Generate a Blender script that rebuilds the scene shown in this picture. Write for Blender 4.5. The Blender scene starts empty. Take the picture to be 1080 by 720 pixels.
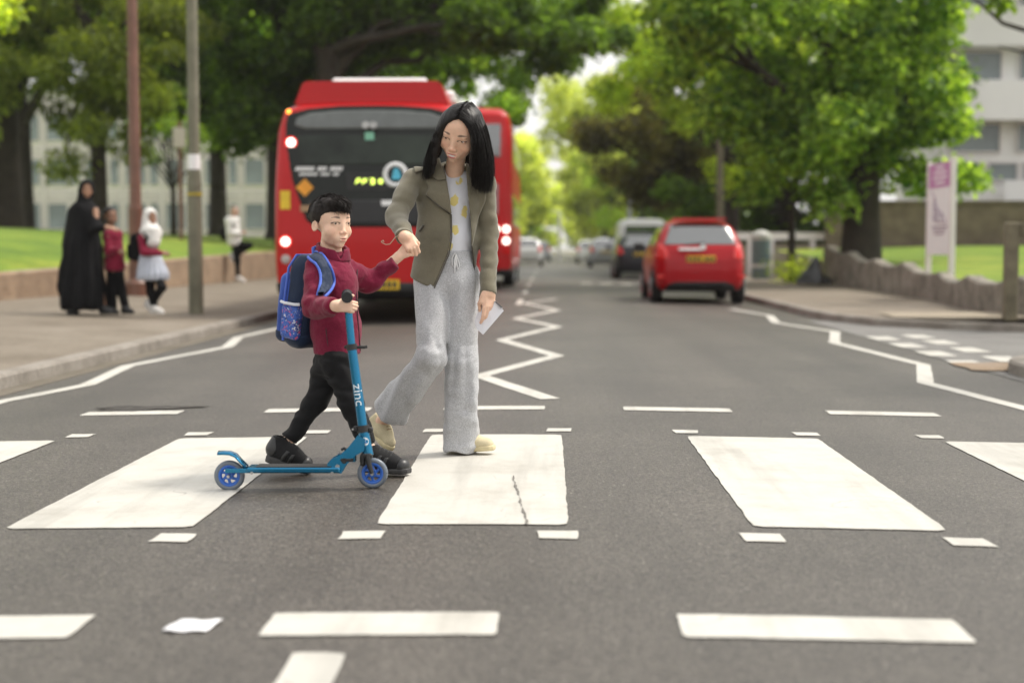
import bpy, math, random
import numpy as np
from mathutils import Vector, Matrix, Euler

# ------------------------------------------------------------------ camera, sky, sun, exposure
scene = bpy.context.scene
COL = scene.collection
CAM_H, FPX = 0.95, 1500.0                     # eye height and focal length in reference pixels (1080 wide)
YAW, PITCH = math.atan(38 / 1500), math.atan(98 / 1500)
cam_d = bpy.data.cameras.new('camera')
cam = bpy.data.objects.new('camera', cam_d); COL.objects.link(cam)
cam.location = (0, 0, CAM_H)
cam.rotation_euler = (math.pi / 2 - PITCH, 0, YAW)
cam_d.sensor_width = 36.0; cam_d.lens = 50.0
cam_d.clip_start = 0.1; cam_d.clip_end = 1500
cam_d.dof.use_dof = True; cam_d.dof.focus_distance = 6.3; cam_d.dof.aperture_fstop = 1.5
scene.camera = cam

SUN_EL, SUN_AZ = math.radians(57), math.radians(68)   # azimuth from +Y (down the road) towards +X (right)
world = bpy.data.worlds.new('World'); scene.world = world; world.use_nodes = True
_n, _l = world.node_tree.nodes, world.node_tree.links
_bg = _n['Background']
_sky = _n.new('ShaderNodeTexSky'); _sky.sky_type = 'NISHITA'; _sky.sun_disc = False
_sky.sun_elevation = SUN_EL; _sky.sun_rotation = SUN_AZ
_sky.air_density = 1.2; _sky.dust_density = 6.0; _sky.ozone_density = 1.0
_hs = _n.new('ShaderNodeHueSaturation'); _hs.inputs['Saturation'].default_value = 0.22; _hs.inputs['Value'].default_value = 1.5
_veil = _n.new('ShaderNodeMix'); _veil.data_type = 'RGBA'           # thin even cloud over the blue
_veil.inputs[0].default_value = 0.62; _veil.inputs[7].default_value = (9.2, 9.0, 8.7, 1)
_l.new(_sky.outputs[0], _hs.inputs['Color']); _l.new(_hs.outputs[0], _veil.inputs[6]); _l.new(_veil.outputs[2], _bg.inputs['Color'])
_bg.inputs['Strength'].default_value = 0.15
sun_d = bpy.data.lights.new('sun', 'SUN'); sun_d.energy = 2.8; sun_d.angle = math.radians(9); sun_d.color = (1.0, 0.93, 0.82)
sun = bpy.data.objects.new('sun', sun_d); COL.objects.link(sun)
_dir = Vector((math.cos(SUN_EL) * math.sin(SUN_AZ), math.cos(SUN_EL) * math.cos(SUN_AZ), math.sin(SUN_EL)))
sun.rotation_euler = (-_dir).to_track_quat('-Z', 'Y').to_euler()
scene.view_settings.view_transform = 'Standard'; scene.view_settings.look = 'None'
scene.view_settings.exposure = 0.07; scene.view_settings.gamma = 1.0
scene.render.engine = 'CYCLES'
scene.cycles.use_denoising = True
scene.cycles.max_bounces = 8; scene.cycles.transparent_max_bounces = 8
scene.cycles.caustics_reflective = False; scene.cycles.caustics_refractive = False
scene.cycles.sample_clamp_indirect = 6.0

# ------------------------------------------------------------------ helpers: measured positions
def at(u, v, D):
    """Survey of the place: direction read as reference pixel u, v at a distance D along the view -> world point."""
    xc, yc = (u - 540) / FPX * D, (360 - v) / FPX * D
    f = Vector((-math.sin(YAW) * math.cos(PITCH), math.cos(YAW) * math.cos(PITCH), -math.sin(PITCH)))
    r = Vector((math.cos(YAW), math.sin(YAW), 0)); up = r.cross(f)
    return np.array(Vector((0, 0, CAM_H)) + f * D + r * xc + up * yc)

def crown(x):
    """Cross fall of the carriageway: highest along its middle."""
    return -0.02 * (np.sqrt(np.asarray(x, float) ** 2 + 0.36) - 0.6)

# ------------------------------------------------------------------ helpers: objects
def mesh_np(name, V, F, smooth=True):
    """V (n,3); F list of arrays (m,3) / (m,4)."""
    me = bpy.data.meshes.new(name)
    V = np.asarray(V, np.float32)
    if not isinstance(F, list): F = [F]
    F = [np.asarray(f, np.int32) for f in F if len(f)]
    if not F: print('EMPTY MESH', name); return me
    nl = sum(f.size for f in F); npoly = sum(len(f) for f in F)
    me.vertices.add(len(V)); me.vertices.foreach_set('co', V.ravel())
    me.loops.add(nl); me.polygons.add(npoly)
    me.loops.foreach_set('vertex_index', np.concatenate([f.ravel() for f in F]))
    starts, tot, s = [], [], 0
    for f in F:
        k = f.shape[1]; starts.append(s + np.arange(len(f)) * k); tot.append(np.full(len(f), k)); s += f.size
    me.polygons.foreach_set('loop_start', np.concatenate(starts).astype(np.int32))
    me.polygons.foreach_set('use_smooth', np.full(npoly, smooth))
    me.update(calc_edges=True)
    me.validate()
    return me

def set_col(me, C):
    a = me.color_attributes.new('Col', 'FLOAT_COLOR', 'POINT')
    C = np.asarray(C, np.float32)
    if C.shape[1] == 3: C = np.concatenate([C, np.ones((len(C), 1), np.float32)], 1)
    a.data.foreach_set('color', C.ravel())

def link(name, me, mat=None, parent=None):
    o = bpy.data.objects.new(name, me); COL.objects.link(o)
    if mat is not None: o.data.materials.append(mat)
    if parent is not None: o.parent = parent
    return o

def tag(o, label, cat, group=None):
    o['label'] = label; o['category'] = cat
    if group: o['group'] = group
    return o

def thing(name, label, cat, loc=(0, 0, 0), rotz=0, group=None):
    o = bpy.data.objects.new(name, None); COL.objects.link(o)
    o.location = [float(c) for c in loc]; o.rotation_euler = (0, 0, rotz)
    o.empty_display_size = 0.2
    return tag(o, label, cat, group)

def struct(o, kind='structure'):
    o['kind'] = kind; return o

def dup(root, loc, rotz=None, label=None, scale=None):
    r = root.copy(); COL.objects.link(r); r.location = [float(c) for c in loc]
    if rotz is not None: r.rotation_euler = (0, 0, rotz)
    if scale is not None: r.scale = scale
    if label: r['label'] = label
    for ch in list(root.children):
        c = ch.copy(); COL.objects.link(c); c.parent = r
        for g in list(ch.children):
            d = g.copy(); COL.objects.link(d); d.parent = c
    return r

class MB:
    """collects simple solids into one mesh"""
    def __init__(s): s.V = []; s.Q = []; s.T = []; s.n = 0
    def add(s, V, Q=(), T=()):
        V = np.asarray(V, float)
        s.V.append(V)
        if len(Q): s.Q.append(np.asarray(Q) + s.n)
        if len(T): s.T.append(np.asarray(T) + s.n)
        s.n += len(V); return s
    def box(s, c, d, rz=0, bev=0.0):
        c = np.asarray(c, float); d = np.asarray(d, float) / 2
        if bev <= 0:
            V = np.array([[x, y, z] for x in (-1, 1) for y in (-1, 1) for z in (-1, 1)], float) * d
            Q = [[0, 1, 3, 2], [4, 6, 7, 5], [0, 4, 5, 1], [2, 3, 7, 6], [0, 2, 6, 4], [1, 5, 7, 3]]
            T = []
        else:
            b = min(bev, *(d * .98)); V = []; idx = {}
            for sx in (-1, 1):
                for sy in (-1, 1):
                    for sz in (-1, 1):
                        for a in range(3):
                            p = np.array([sx, sy, sz], float) * (d - b); p[a] += b * (sx, sy, sz)[a]
                            idx[(sx, sy, sz, a)] = len(V); V.append(p)
            V = np.array(V); Q = []; T = []
            for a in range(3):
                o = [i for i in range(3) if i != a]
                for sg in (-1, 1):
                    q = []
                    for s1, s2 in ((-1, -1), (1, -1), (1, 1), (-1, 1)):
                        k = [0, 0, 0]; k[a] = sg; k[o[0]] = s1; k[o[1]] = s2; q.append(idx[(*k, a)])
                    Q.append(q)
                for s1 in (-1, 1):
                    for s2 in (-1, 1):
                        q = []
                        for e, ax in ((-1, o[0]), (1, o[0]), (1, o[1]), (-1, o[1])):
                            k = [0, 0, 0]; k[a] = e; k[o[0]] = s1; k[o[1]] = s2; q.append(idx[(*k, ax)])
                        Q.append(q)
            for sx in (-1, 1):
                for sy in (-1, 1):
                    for sz in (-1, 1): T.append([idx[(sx, sy, sz, a)] for a in range(3)])
        if rz:
            cz, sz = math.cos(rz), math.sin(rz)
            V = np.stack([V[:, 0] * cz - V[:, 1] * sz, V[:, 0] * sz + V[:, 1] * cz, V[:, 2]], 1)
        return s.add(V + c, Q, T)
    def tube(s, pts, r, n=12, cap=True):
        pts = np.asarray(pts, float); m = len(pts)
        r = np.broadcast_to(np.asarray(r, float), (m,))
        tg = np.gradient(pts, axis=0) if m > 1 else None
        up = np.array([0, 0, 1.0]); V = []; prev = None
        for i in range(m):
            t = tg[i] / (np.linalg.norm(tg[i]) + 1e-12)
            if prev is None:
                a = np.cross(t, up) if abs(t[2]) < .95 else np.cross(t, [1.0, 0, 0])
            else: a = prev - t * np.dot(prev, t)
            a = a / np.linalg.norm(a); prev = a; b = np.cross(t, a)
            an = np.arange(n) / n * 2 * math.pi
            V.append(pts[i] + r[i] * (np.cos(an)[:, None] * a + np.sin(an)[:, None] * b))
        V = np.concatenate(V); Q = []
        for i in range(m - 1):
            for j in range(n):
                j2 = (j + 1) % n; Q.append([i * n + j, i * n + j2, (i + 1) * n + j2, (i + 1) * n + j])
        T = []
        if cap:
            V = np.concatenate([V, pts[:1], pts[-1:]]); c0, c1 = m * n, m * n + 1
            for j in range(n):
                j2 = (j + 1) % n; T.append([c0, j2, j]); T.append([c1, (m - 1) * n + j, (m - 1) * n + j2])
        return s.add(V, Q, T)
    def prism(s, poly, lo, hi, axis=2):
        """poly 2D outline extruded along axis from lo to hi; other axes in order"""
        poly = np.asarray(poly, float); n = len(poly); o = [i for i in range(3) if i != axis]
        V = np.zeros((2 * n, 3)); V[:n, o[0]] = V[n:, o[0]] = poly[:, 0]; V[:n, o[1]] = V[n:, o[1]] = poly[:, 1]
        V[:n, axis] = lo; V[n:, axis] = hi
        Q = [[j, (j + 1) % n, n + (j + 1) % n, n + j] for j in range(n)]
        from mathutils.geometry import tessellate_polygon
        tr = tessellate_polygon([[Vector((p[0], p[1], 0)) for p in poly]])
        T = [[a, b, c] for a, b, c in tr] + [[n + c, n + b, n + a] for a, b, c in tr]
        return s.add(V, Q, T)
    def build(s, name, mat=None, parent=None, smooth=False):
        F = []
        if s.Q: F.append(np.concatenate(s.Q))
        if s.T: F.append(np.concatenate(s.T))
        me = mesh_np(name, np.concatenate(s.V), F, smooth)
        fix_normals(me)
        return link(name, me, mat, parent)

def fix_normals(me):
    import bmesh
    bm = bmesh.new(); bm.from_mesh(me); bmesh.ops.recalc_face_normals(bm, faces=bm.faces); bm.to_mesh(me); bm.free()

def autosmooth(o, deg=35):
    me = o.data
    for p in me.polygons: p.use_smooth = True
    import bmesh
    bm = bmesh.new(); bm.from_mesh(me)
    for e in bm.edges:
        if len(e.link_faces) == 2 and e.calc_face_angle(0) > math.radians(deg): e.smooth = False
    bm.to_mesh(me); bm.free(); return o

# ------------------------------------------------------------------ helpers: materials
def nodes_of(name):
    m = bpy.data.materials.new(name); m.use_nodes = True
    nt = m.node_tree; return m, nt.nodes, nt.links, nt.nodes['Principled BSDF']

def N(n, kind, **kw):
    x = n.new(kind)
    for k, v in kw.items():
        if k in x.inputs: x.inputs[k].default_value = v
        else: setattr(x, k, v)
    return x

def ramp(n, l, fac, stops):
    r = n.new('ShaderNodeValToRGB'); e = r.color_ramp.elements
    while len(e) < len(stops): e.new(.5)
    for i, (p, c) in enumerate(stops):
        e[i].position = p; e[i].color = (c, c, c, 1) if not hasattr(c, '__len__') else (*c[:3], 1)
    l.new(fac, r.inputs[0]); return r.outputs[0]

def mixc(n, l, fac, a, b, mode='MIX'):
    m = n.new('ShaderNodeMix'); m.data_type = 'RGBA'; m.blend_type = mode
    for sock, v in ((m.inputs[0], fac), (m.inputs[6], a), (m.inputs[7], b)):
        if isinstance(v, bpy.types.NodeSocket): l.new(v, sock)
        elif hasattr(v, '__len__'): sock.default_value = (*v[:3], 1)
        else: sock.default_value = v
    return m.outputs[2]

def pmat(name, col, rough=.6, var=.12, scale=6., bump=0., bscale=80., metal=0., coat=0., sheen=0., col2=None, attr=False, spec=.5, sub=0., detail=4.):
    """Principled with mottled colour and a fine bump"""
    m, n, l, b = nodes_of(name)
    tc = n.new('ShaderNodeTexCoord')
    base = None
    if attr:
        a = n.new('ShaderNodeVertexColor'); a.layer_name = 'Col'; base = a.outputs[0]
    nz = N(n, 'ShaderNodeTexNoise', Scale=scale, Detail=detail, Roughness=.6); l.new(tc.outputs['Object'], nz.inputs['Vector'])
    f = ramp(n, l, nz.outputs[0], [(.32, 0.), (.68, 1.)])
    if base is not None:
        c = mixc(n, l, f, [1 - var] * 3, [1 + var * .6] * 3); c = mixc(n, l, 1., base, c, 'MULTIPLY')
    else:
        lo = [x * (1 - var) for x in col]; hi = [min(1, x * (1 + var)) for x in col] if col2 is None else col2
        c = mixc(n, l, f, lo, hi)
    l.new(c, b.inputs['Base Color'])
    b.inputs['Roughness'].default_value = rough; b.inputs['Metallic'].default_value = metal
    b.inputs['Coat Weight'].default_value = coat; b.inputs['Coat Roughness'].default_value = .05
    b.inputs['Sheen Weight'].default_value = sheen; b.inputs['Specular IOR Level'].default_value = spec
    if sub:
        b.inputs['Subsurface Weight'].default_value = sub; b.inputs['Subsurface Scale'].default_value = .012
        b.inputs['Subsurface Radius'].default_value = (1., .35, .2)
    if bump:
        nb = N(n, 'ShaderNodeTexNoise', Scale=bscale, Detail=5.); l.new(tc.outputs['Object'], nb.inputs['Vector'])
        bp = N(n, 'ShaderNodeBump', Strength=bump, Distance=.01); l.new(nb.outputs[0], bp.inputs['Height']); l.new(bp.outputs[0], b.inputs['Normal'])
    return m

def emis(name, col, strength):
    m, n, l, b = nodes_of(name)
    b.inputs['Base Color'].default_value = (*col, 1); b.inputs['Emission Color'].default_value = (*col, 1)
    b.inputs['Emission Strength'].default_value = strength; return m

# ------------------------------------------------------------------ helpers: solids from distance functions
def smin(a, b, k):
    if a is None: return b
    if k <= 0: return np.minimum(a, b)
    h = np.clip(.5 + .5 * (b - a) / k, 0, 1); return b + (a - b) * h - k * h * (1 - h)
def smax(a, b, k=0.): return -smin(-a, -b, k)

def rc(P, a, b, ra, rb=None, n=None, s=1.):
    """tapered limb; n, s: widen the section s times along direction n"""
    rb = ra if rb is None else rb
    ax, ay, az = a; bx, by, bz = b
    dx, dy, dz = bx - ax, by - ay, bz - az
    px, py, pz = P[0] - ax, P[1] - ay, P[2] - az
    L2 = dx * dx + dy * dy + dz * dz + 1e-12
    t = np.clip((px * dx + py * dy + pz * dz) / L2, 0, 1)
    px = px - t * dx; py = py - t * dy; pz = pz - t * dz
    if n is not None:
        c = (px * n[0] + py * n[1] + pz * n[2]) * (1 - 1 / s)
        px = px - c * n[0]; py = py - c * n[1]; pz = pz - c * n[2]
    return np.sqrt(px * px + py * py + pz * pz) - (ra + (rb - ra) * t)

def el(P, c, r, R=None):
    px, py, pz = P[0] - c[0], P[1] - c[1], P[2] - c[2]
    if R is not None:
        px, py, pz = (R[0][0] * px + R[1][0] * py + R[2][0] * pz, R[0][1] * px + R[1][1] * py + R[2][1] * pz, R[0][2] * px + R[1][2] * py + R[2][2] * pz)
    k0 = np.sqrt((px / r[0]) ** 2 + (py / r[1]) ** 2 + (pz / r[2]) ** 2)
    k1 = np.sqrt((px / r[0] ** 2) ** 2 + (py / r[1] ** 2) ** 2 + (pz / r[2] ** 2) ** 2) + 1e-9
    return k0 * (k0 - 1) / k1

def bx(P, c, d, r=0., R=None):
    px, py, pz = P[0] - c[0], P[1] - c[1], P[2] - c[2]
    if R is not None:
        px, py, pz = (R[0][0] * px + R[1][0] * py + R[2][0] * pz, R[0][1] * px + R[1][1] * py + R[2][1] * pz, R[0][2] * px + R[1][2] * py + R[2][2] * pz)
    qx, qy, qz = np.abs(px) - d[0] + r, np.abs(py) - d[1] + r, np.abs(pz) - d[2] + r
    return np.sqrt(np.maximum(qx, 0) ** 2 + np.maximum(qy, 0) ** 2 + np.maximum(qz, 0) ** 2) + np.minimum(np.maximum(qx, np.maximum(qy, qz)), 0) - r

def poly2(x, y, pts):
    pts = np.asarray(pts, float); n = len(pts); d = np.full(x.shape, 1e9); ins = np.zeros(x.shape, bool)
    for i in range(n):
        a, b = pts[i], pts[(i + 1) % n]; e = b - a
        wx, wy = x - a[0], y - a[1]; t = np.clip((wx * e[0] + wy * e[1]) / (e @ e + 1e-12), 0, 1)
        d = np.minimum(d, (wx - t * e[0]) ** 2 + (wy - t * e[1]) ** 2)
        c = ((a[1] > y) != (b[1] > y))
        if abs(e[1]) > 1e-12: ins ^= c & (x < a[0] + (y - a[1]) * e[0] / e[1])
    d = np.sqrt(d); return np.where(ins, -d, d)

def chain(P, pts, rad, k=.02, n=None, s=1.):
    d = None
    for i in range(len(pts) - 1): d = smin(d, rc(P, pts[i], pts[i + 1], rad[i], rad[i + 1], n, s), k)
    return d

_rng = np.random.default_rng(7)
_lat = _rng.random((32, 32, 32)).astype(np.float32)
def vnoise(x, y, z):
    """smooth value noise, -1..1"""
    xi, yi, zi = np.floor(x).astype(int), np.floor(y).astype(int), np.floor(z).astype(int)
    fx, fy, fz = x - xi, y - yi, z - zi
    fx = fx * fx * (3 - 2 * fx); fy = fy * fy * (3 - 2 * fy); fz = fz * fz * (3 - 2 * fz)
    xi &= 31; yi &= 31; zi &= 31; x1, y1, z1 = (xi + 1) & 31, (yi + 1) & 31, (zi + 1) & 31
    def L(a, b, f): return a + (b - a) * f
    r = L(L(L(_lat[xi, yi, zi], _lat[x1, yi, zi], fx), L(_lat[xi, y1, zi], _lat[x1, y1, zi], fx), fy),
          L(L(_lat[xi, yi, z1], _lat[x1, yi, z1], fx), L(_lat[xi, y1, z1], _lat[x1, y1, z1], fx), fy), fz)
    return r * 2 - 1

def surface(f, lo, hi, h):
    """surface nets over blocks near f = 0 -> V, F"""
    lo = np.asarray(lo, float); hi = np.asarray(hi, float); B = 8
    n = np.ceil((hi - lo) / h).astype(int) + 1
    nb = (n + B - 1) // B
    g = np.stack(np.meshgrid(*[np.arange(k) for k in nb], indexing='ij'), -1).reshape(-1, 3)
    cen = lo + (g * B + (B - 1) / 2) * h
    dc = f((cen[:, 0], cen[:, 1], cen[:, 2]))
    act = np.abs(dc) < B * h * .87 * 1.9 + .012
    D = np.repeat(np.repeat(np.repeat(np.where(dc < 0, -1., 1.).reshape(nb), B, 0), B, 1), B, 2).astype(np.float32)
    ga = g[act]; off = np.stack(np.meshgrid(*[np.arange(B)] * 3, indexing='ij'), -1).reshape(-1, 3)
    for i in range(0, len(ga), 1500):
        idx = (ga[i:i + 1500, None, :] * B + off[None]).reshape(-1, 3)
        p = lo + idx * h
        D[idx[:, 0], idx[:, 1], idx[:, 2]] = f((p[:, 0], p[:, 1], p[:, 2]))
    D = D[:n[0], :n[1], :n[2]]
    S = D < 0
    cnt = np.zeros(np.array(S.shape) - 1, np.int8)
    for dx in (0, 1):
        for dy in (0, 1):
            for dz in (0, 1): cnt += S[dx:S.shape[0] - 1 + dx, dy:S.shape[1] - 1 + dy, dz:S.shape[2] - 1 + dz]
    C = np.argwhere((cnt > 0) & (cnt < 8))
    if not len(C): return np.zeros((0, 3)), np.zeros((0, 4), int)
    cid = np.full(cnt.shape, -1, np.int32); cid[C[:, 0], C[:, 1], C[:, 2]] = np.arange(len(C))
    cor = [(0, 0, 0), (1, 0, 0), (0, 1, 0), (1, 1, 0), (0, 0, 1), (1, 0, 1), (0, 1, 1), (1, 1, 1)]
    val = [D[C[:, 0] + a, C[:, 1] + b, C[:, 2] + c] for a, b, c in cor]
    acc = np.zeros((len(C), 3)); m = np.zeros(len(C))
    for a in range(8):
        for b in range(a + 1, 8):
            if sum(abs(i - j) for i, j in zip(cor[a], cor[b])) != 1: continue
            x = (val[a] < 0) != (val[b] < 0); t = np.where(x, val[a] / np.where(x, val[a] - val[b], 1), 0)
            for k in range(3): acc[:, k] += np.where(x, cor[a][k] + t * (cor[b][k] - cor[a][k]), 0)
            m += x
    V = lo + (C + acc / m[:, None]) * h
    F = []
    for ax in range(3):
        s0 = [slice(None)] * 3; s1 = [slice(None)] * 3; s0[ax] = slice(0, -1); s1[ax] = slice(1, None)
        e = S[tuple(s0)] != S[tuple(s1)]; E = np.argwhere(e)
        o = [i for i in range(3) if i != ax]
        ok = (E[:, o[0]] > 0) & (E[:, o[1]] > 0) & (E[:, o[0]] < cnt.shape[o[0]]) & (E[:, o[1]] < cnt.shape[o[1]]); E = E[ok]
        q = []
        for d0, d1 in ((1, 1), (0, 1), (0, 0), (1, 0)):
            k = E.copy(); k[:, o[0]] -= d0; k[:, o[1]] -= d1; q.append(cid[k[:, 0], k[:, 1], k[:, 2]])
        q = np.stack(q, 1); neg = S[E[:, 0], E[:, 1], E[:, 2]]
        if ax == 1: neg = ~neg
        q[~neg] = q[~neg][:, ::-1]; F.append(q)
    return V, np.concatenate(F)

def smooth_mesh(V, F, it=1, lam=.5):
    for _ in range(it):
        acc = np.zeros_like(V); c = np.zeros(len(V))
        for i in range(4):
            for j in (1, 3):
                np.add.at(acc, F[:, i], V[F[:, (i + j) % 4]]); np.add.at(c, F[:, i], 1)
        V = V + lam * (acc / np.maximum(c, 1)[:, None] - V)
    return V

def sdf_obj(name, f, regions, mat, parent, smooth=1, color=None):
    """one mesh object from f; regions = [(lo, hi, cell)]"""
    Vs, Fs, n = [], [], 0
    for ri, (lo, hi, h) in enumerate(regions):
        V, F = surface(f, lo, hi, h)
        for lo2, hi2, h2 in regions[ri + 1:]:     # leave room for the finer part
            if not len(F): break
            ins = ((V > np.asarray(lo2) + h * 1.1) & (V < np.asarray(hi2) - h * 1.1)).all(1); F = F[~ins[F].all(1)]
        used, inv = np.unique(F, return_inverse=True); V = V[used]; F = inv.reshape(-1, 4)
        if not len(F): continue
        if smooth: V = smooth_mesh(V, F, smooth)
        Vs.append(V); Fs.append(F + n); n += len(V)
    V = np.concatenate(Vs); F = np.concatenate(Fs)
    C = color(V) if color else None
    if parent is not None: V = V - np.array(parent.matrix_basis.translation)
    me = mesh_np(name, V, F)
    if C is not None: set_col(me, C)
    return link(name, me, mat, parent)

def text_mesh(txt, size, extrude=.001, font_scale_x=1.):
    c = bpy.data.curves.new('lettering', 'FONT'); c.body = txt; c.size = size; c.extrude = extrude
    c.align_x = 'CENTER'; c.align_y = 'CENTER'; c.resolution_u = 3
    o = bpy.data.objects.new('lettering', c); COL.objects.link(o)
    dg = bpy.context.evaluated_depsgraph_get(); me = bpy.data.meshes.new_from_object(o.evaluated_get(dg))
    bpy.data.objects.remove(o); bpy.data.curves.remove(c)
    return me

def text_obj(name, txt, size, M, mat, parent, extrude=.001):
    me = text_mesh(txt, size, extrude); me.transform(M)
    me.materials.clear(); me.name = name
    return link(name, me, mat, parent)

def slice_mesh(me, axis, step):
    """cut a flat mesh into narrow bands so that it can be bent"""
    import bmesh
    bm = bmesh.new(); bm.from_mesh(me)
    cs = [v.co[axis] for v in bm.verts]; a = min(cs) + step * .5; no = Vector([float(i == axis) for i in range(3)])
    while a < max(cs):
        bmesh.ops.bisect_plane(bm, geom=bm.verts[:] + bm.edges[:] + bm.faces[:], plane_co=no * a, plane_no=no); a += step
    bmesh.ops.triangulate(bm, faces=bm.faces[:])
    bm.to_mesh(me); bm.free()

# ================================================================== THE SETTING
rnd = random.Random(3)

def g2(u, v, z0=0.):
    """survey reading of a point on the carriageway -> (x, y)"""
    z = z0
    for _ in range(4):
        D = FPX * (CAM_H - z) / (v - 262.) ; p = at(u, v, D)
        # refine so that the height matches
        for _ in range(3):
            D *= (CAM_H - z) / max(CAM_H - p[2], 1e-3); p = at(u, v, D)
        z = float(crown(p[0])) if z0 == 0. else z0
    return p[0], p[1]

# ---- materials
def asphalt_mat():
    m, n, l, b = nodes_of('asphalt')
    g = n.new('ShaderNodeNewGeometry')
    vo = N(n, 'ShaderNodeTexVoronoi', Scale=130.); l.new(g.outputs['Position'], vo.inputs['Vector'])
    fine = N(n, 'ShaderNodeTexNoise', Scale=70., Detail=6., Roughness=.7); l.new(g.outputs['Position'], fine.inputs['Vector'])
    big = N(n, 'ShaderNodeTexNoise', Scale=.55, Detail=6., Roughness=.65); l.new(g.outputs['Position'], big.inputs['Vector'])
    mp = N(n, 'ShaderNodeMapping'); mp.inputs['Scale'].default_value = (1.3, .09, 1); l.new(g.outputs['Position'], mp.inputs['Vector'])
    lane = N(n, 'ShaderNodeTexNoise', Scale=1.4, Detail=3.); l.new(mp.outputs[0], lane.inputs['Vector'])
    stone = ramp(n, l, vo.outputs['Color'], [(.08, (.027, .023, .019)), (.5, (.071, .062, .051)), (.88, (.119, .107, .090)), (.96, (.20, .18, .155)), (1., (.34, .32, .28))])
    f = ramp(n, l, fine.outputs[0], [(.36, .66), (.66, 1.16)])
    c = mixc(n, l, 1., stone, f, 'MULTIPLY')
    bg = ramp(n, l, big.outputs[0], [(.28, .72), (.5, 1.), (.72, 1.25)])
    c = mixc(n, l, 1., c, bg, 'MULTIPLY')
    ln = ramp(n, l, lane.outputs[0], [(.35, .85), (.65, 1.12)])
    c = mixc(n, l, 1., c, ln, 'MULTIPLY')
    grit = N(n, 'ShaderNodeTexVoronoi', Scale=9.); l.new(g.outputs['Position'], grit.inputs['Vector'])
    gm = ramp(n, l, grit.outputs['Distance'], [(.028, 1.), (.04, 0.)])
    c = mixc(n, l, gm, c, (.30, .29, .26))
    l.new(c, b.inputs['Base Color']); b.inputs['Roughness'].default_value = .5
    b.inputs['Specular IOR Level'].default_value = .6
    h = N(n, 'ShaderNodeMath', operation='ADD'); l.new(vo.outputs['Distance'], h.inputs[0]); l.new(fine.outputs[0], h.inputs[1])
    bp = N(n, 'ShaderNodeBump', Strength=.35, Distance=.005); l.new(h.outputs[0], bp.inputs['Height']); l.new(bp.outputs[0], b.inputs['Normal'])
    return m

def paint_mat():
    m, n, l, b = nodes_of('road_paint')
    g = n.new('ShaderNodeNewGeometry')
    a = N(n, 'ShaderNodeTexNoise', Scale=3.2, Detail=8., Roughness=.7); l.new(g.outputs['Position'], a.inputs['Vector'])
    s = N(n, 'ShaderNodeTexNoise', Scale=60., Detail=4., Roughness=.7); l.new(g.outputs['Position'], s.inputs['Vector'])
    c = ramp(n, l, a.outputs[0], [(.3, (.42, .40, .355)), (.5, (.50, .485, .44)), (.7, (.54, .525, .48))])
    d = ramp(n, l, s.outputs[0], [(.27, .72), (.36, 1.)])
    c = mixc(n, l, 1., c, d, 'MULTIPLY')
    # chips where the tarmac shows, grey rubber dragged along by tyres
    ch = N(n, 'ShaderNodeTexNoise', Scale=42., Detail=7., Roughness=.8); l.new(g.outputs['Position'], ch.inputs['Vector'])
    c = mixc(n, l, ramp(n, l, ch.outputs[0], [(.655, 0.), (.70, .8)]), c, (.12, .115, .105))
    mp = N(n, 'ShaderNodeMapping'); mp.inputs['Scale'].default_value = (5., .35, 1); l.new(g.outputs['Position'], mp.inputs['Vector'])
    ty = N(n, 'ShaderNodeTexNoise', Scale=1., Detail=4., Roughness=.6); l.new(mp.outputs[0], ty.inputs['Vector'])
    c = mixc(n, l, 1., c, ramp(n, l, ty.outputs[0], [(.34, .80), (.5, 1.)]), 'MULTIPLY')
    # hairline cracks, few and far between
    wv = N(n, 'ShaderNodeTexNoise', Scale=2.1, Detail=3.); l.new(g.outputs['Position'], wv.inputs['Vector'])
    ad = N(n, 'ShaderNodeVectorMath', operation='ADD'); l.new(g.outputs['Position'], ad.inputs[0]); l.new(wv.outputs['Color'], ad.inputs[1])
    cr = N(n, 'ShaderNodeTexVoronoi', feature='DISTANCE_TO_EDGE', Scale=.9); l.new(ad.outputs[0], cr.inputs['Vector'])
    cm = ramp(n, l, cr.outputs['Distance'], [(.0, 1.), (.006, 0.)])
    cg = ramp(n, l, a.outputs[0], [(.5, 0.), (.62, .8)])
    cf = N(n, 'ShaderNodeMath', operation='MULTIPLY'); l.new(cm, cf.inputs[0]); l.new(cg, cf.inputs[1])
    c = mixc(n, l, cf.outputs[0], c, (.25, .24, .22))
    l.new(c, b.inputs['Base Color']); b.inputs['Roughness'].default_value = .6
    bp = N(n, 'ShaderNodeBump', Strength=.4, Distance=.004); l.new(s.outputs[0], bp.inputs['Height']); l.new(bp.outputs[0], b.inputs['Normal'])
    return m

def ground_mat(name, cols, s1=.7, s2=30., rough=.9, bump=.4):
    m, n, l, b = nodes_of(name); g = n.new('ShaderNodeNewGeometry')
    a = N(n, 'ShaderNodeTexNoise', Scale=s1, Detail=8., Roughness=.65); l.new(g.outputs['Position'], a.inputs['Vector'])
    s = N(n, 'ShaderNodeTexNoise', Scale=s2, Detail=5., Roughness=.75); l.new(g.outputs['Position'], s.inputs['Vector'])
    c = ramp(n, l, a.outputs[0], [(.3, cols[0]), (.5, cols[1]), (.7, cols[2])])
    d = ramp(n, l, s.outputs[0], [(.3, .72), (.7, 1.2)])
    c = mixc(n, l, 1., c, d, 'MULTIPLY'); l.new(c, b.inputs['Base Color']); b.inputs['Roughness'].default_value = rough
    bp = N(n, 'ShaderNodeBump', Strength=bump, Distance=.02); l.new(s.outputs[0], bp.inputs['Height']); l.new(bp.outputs[0], b.inputs['Normal'])
    return m

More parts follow.
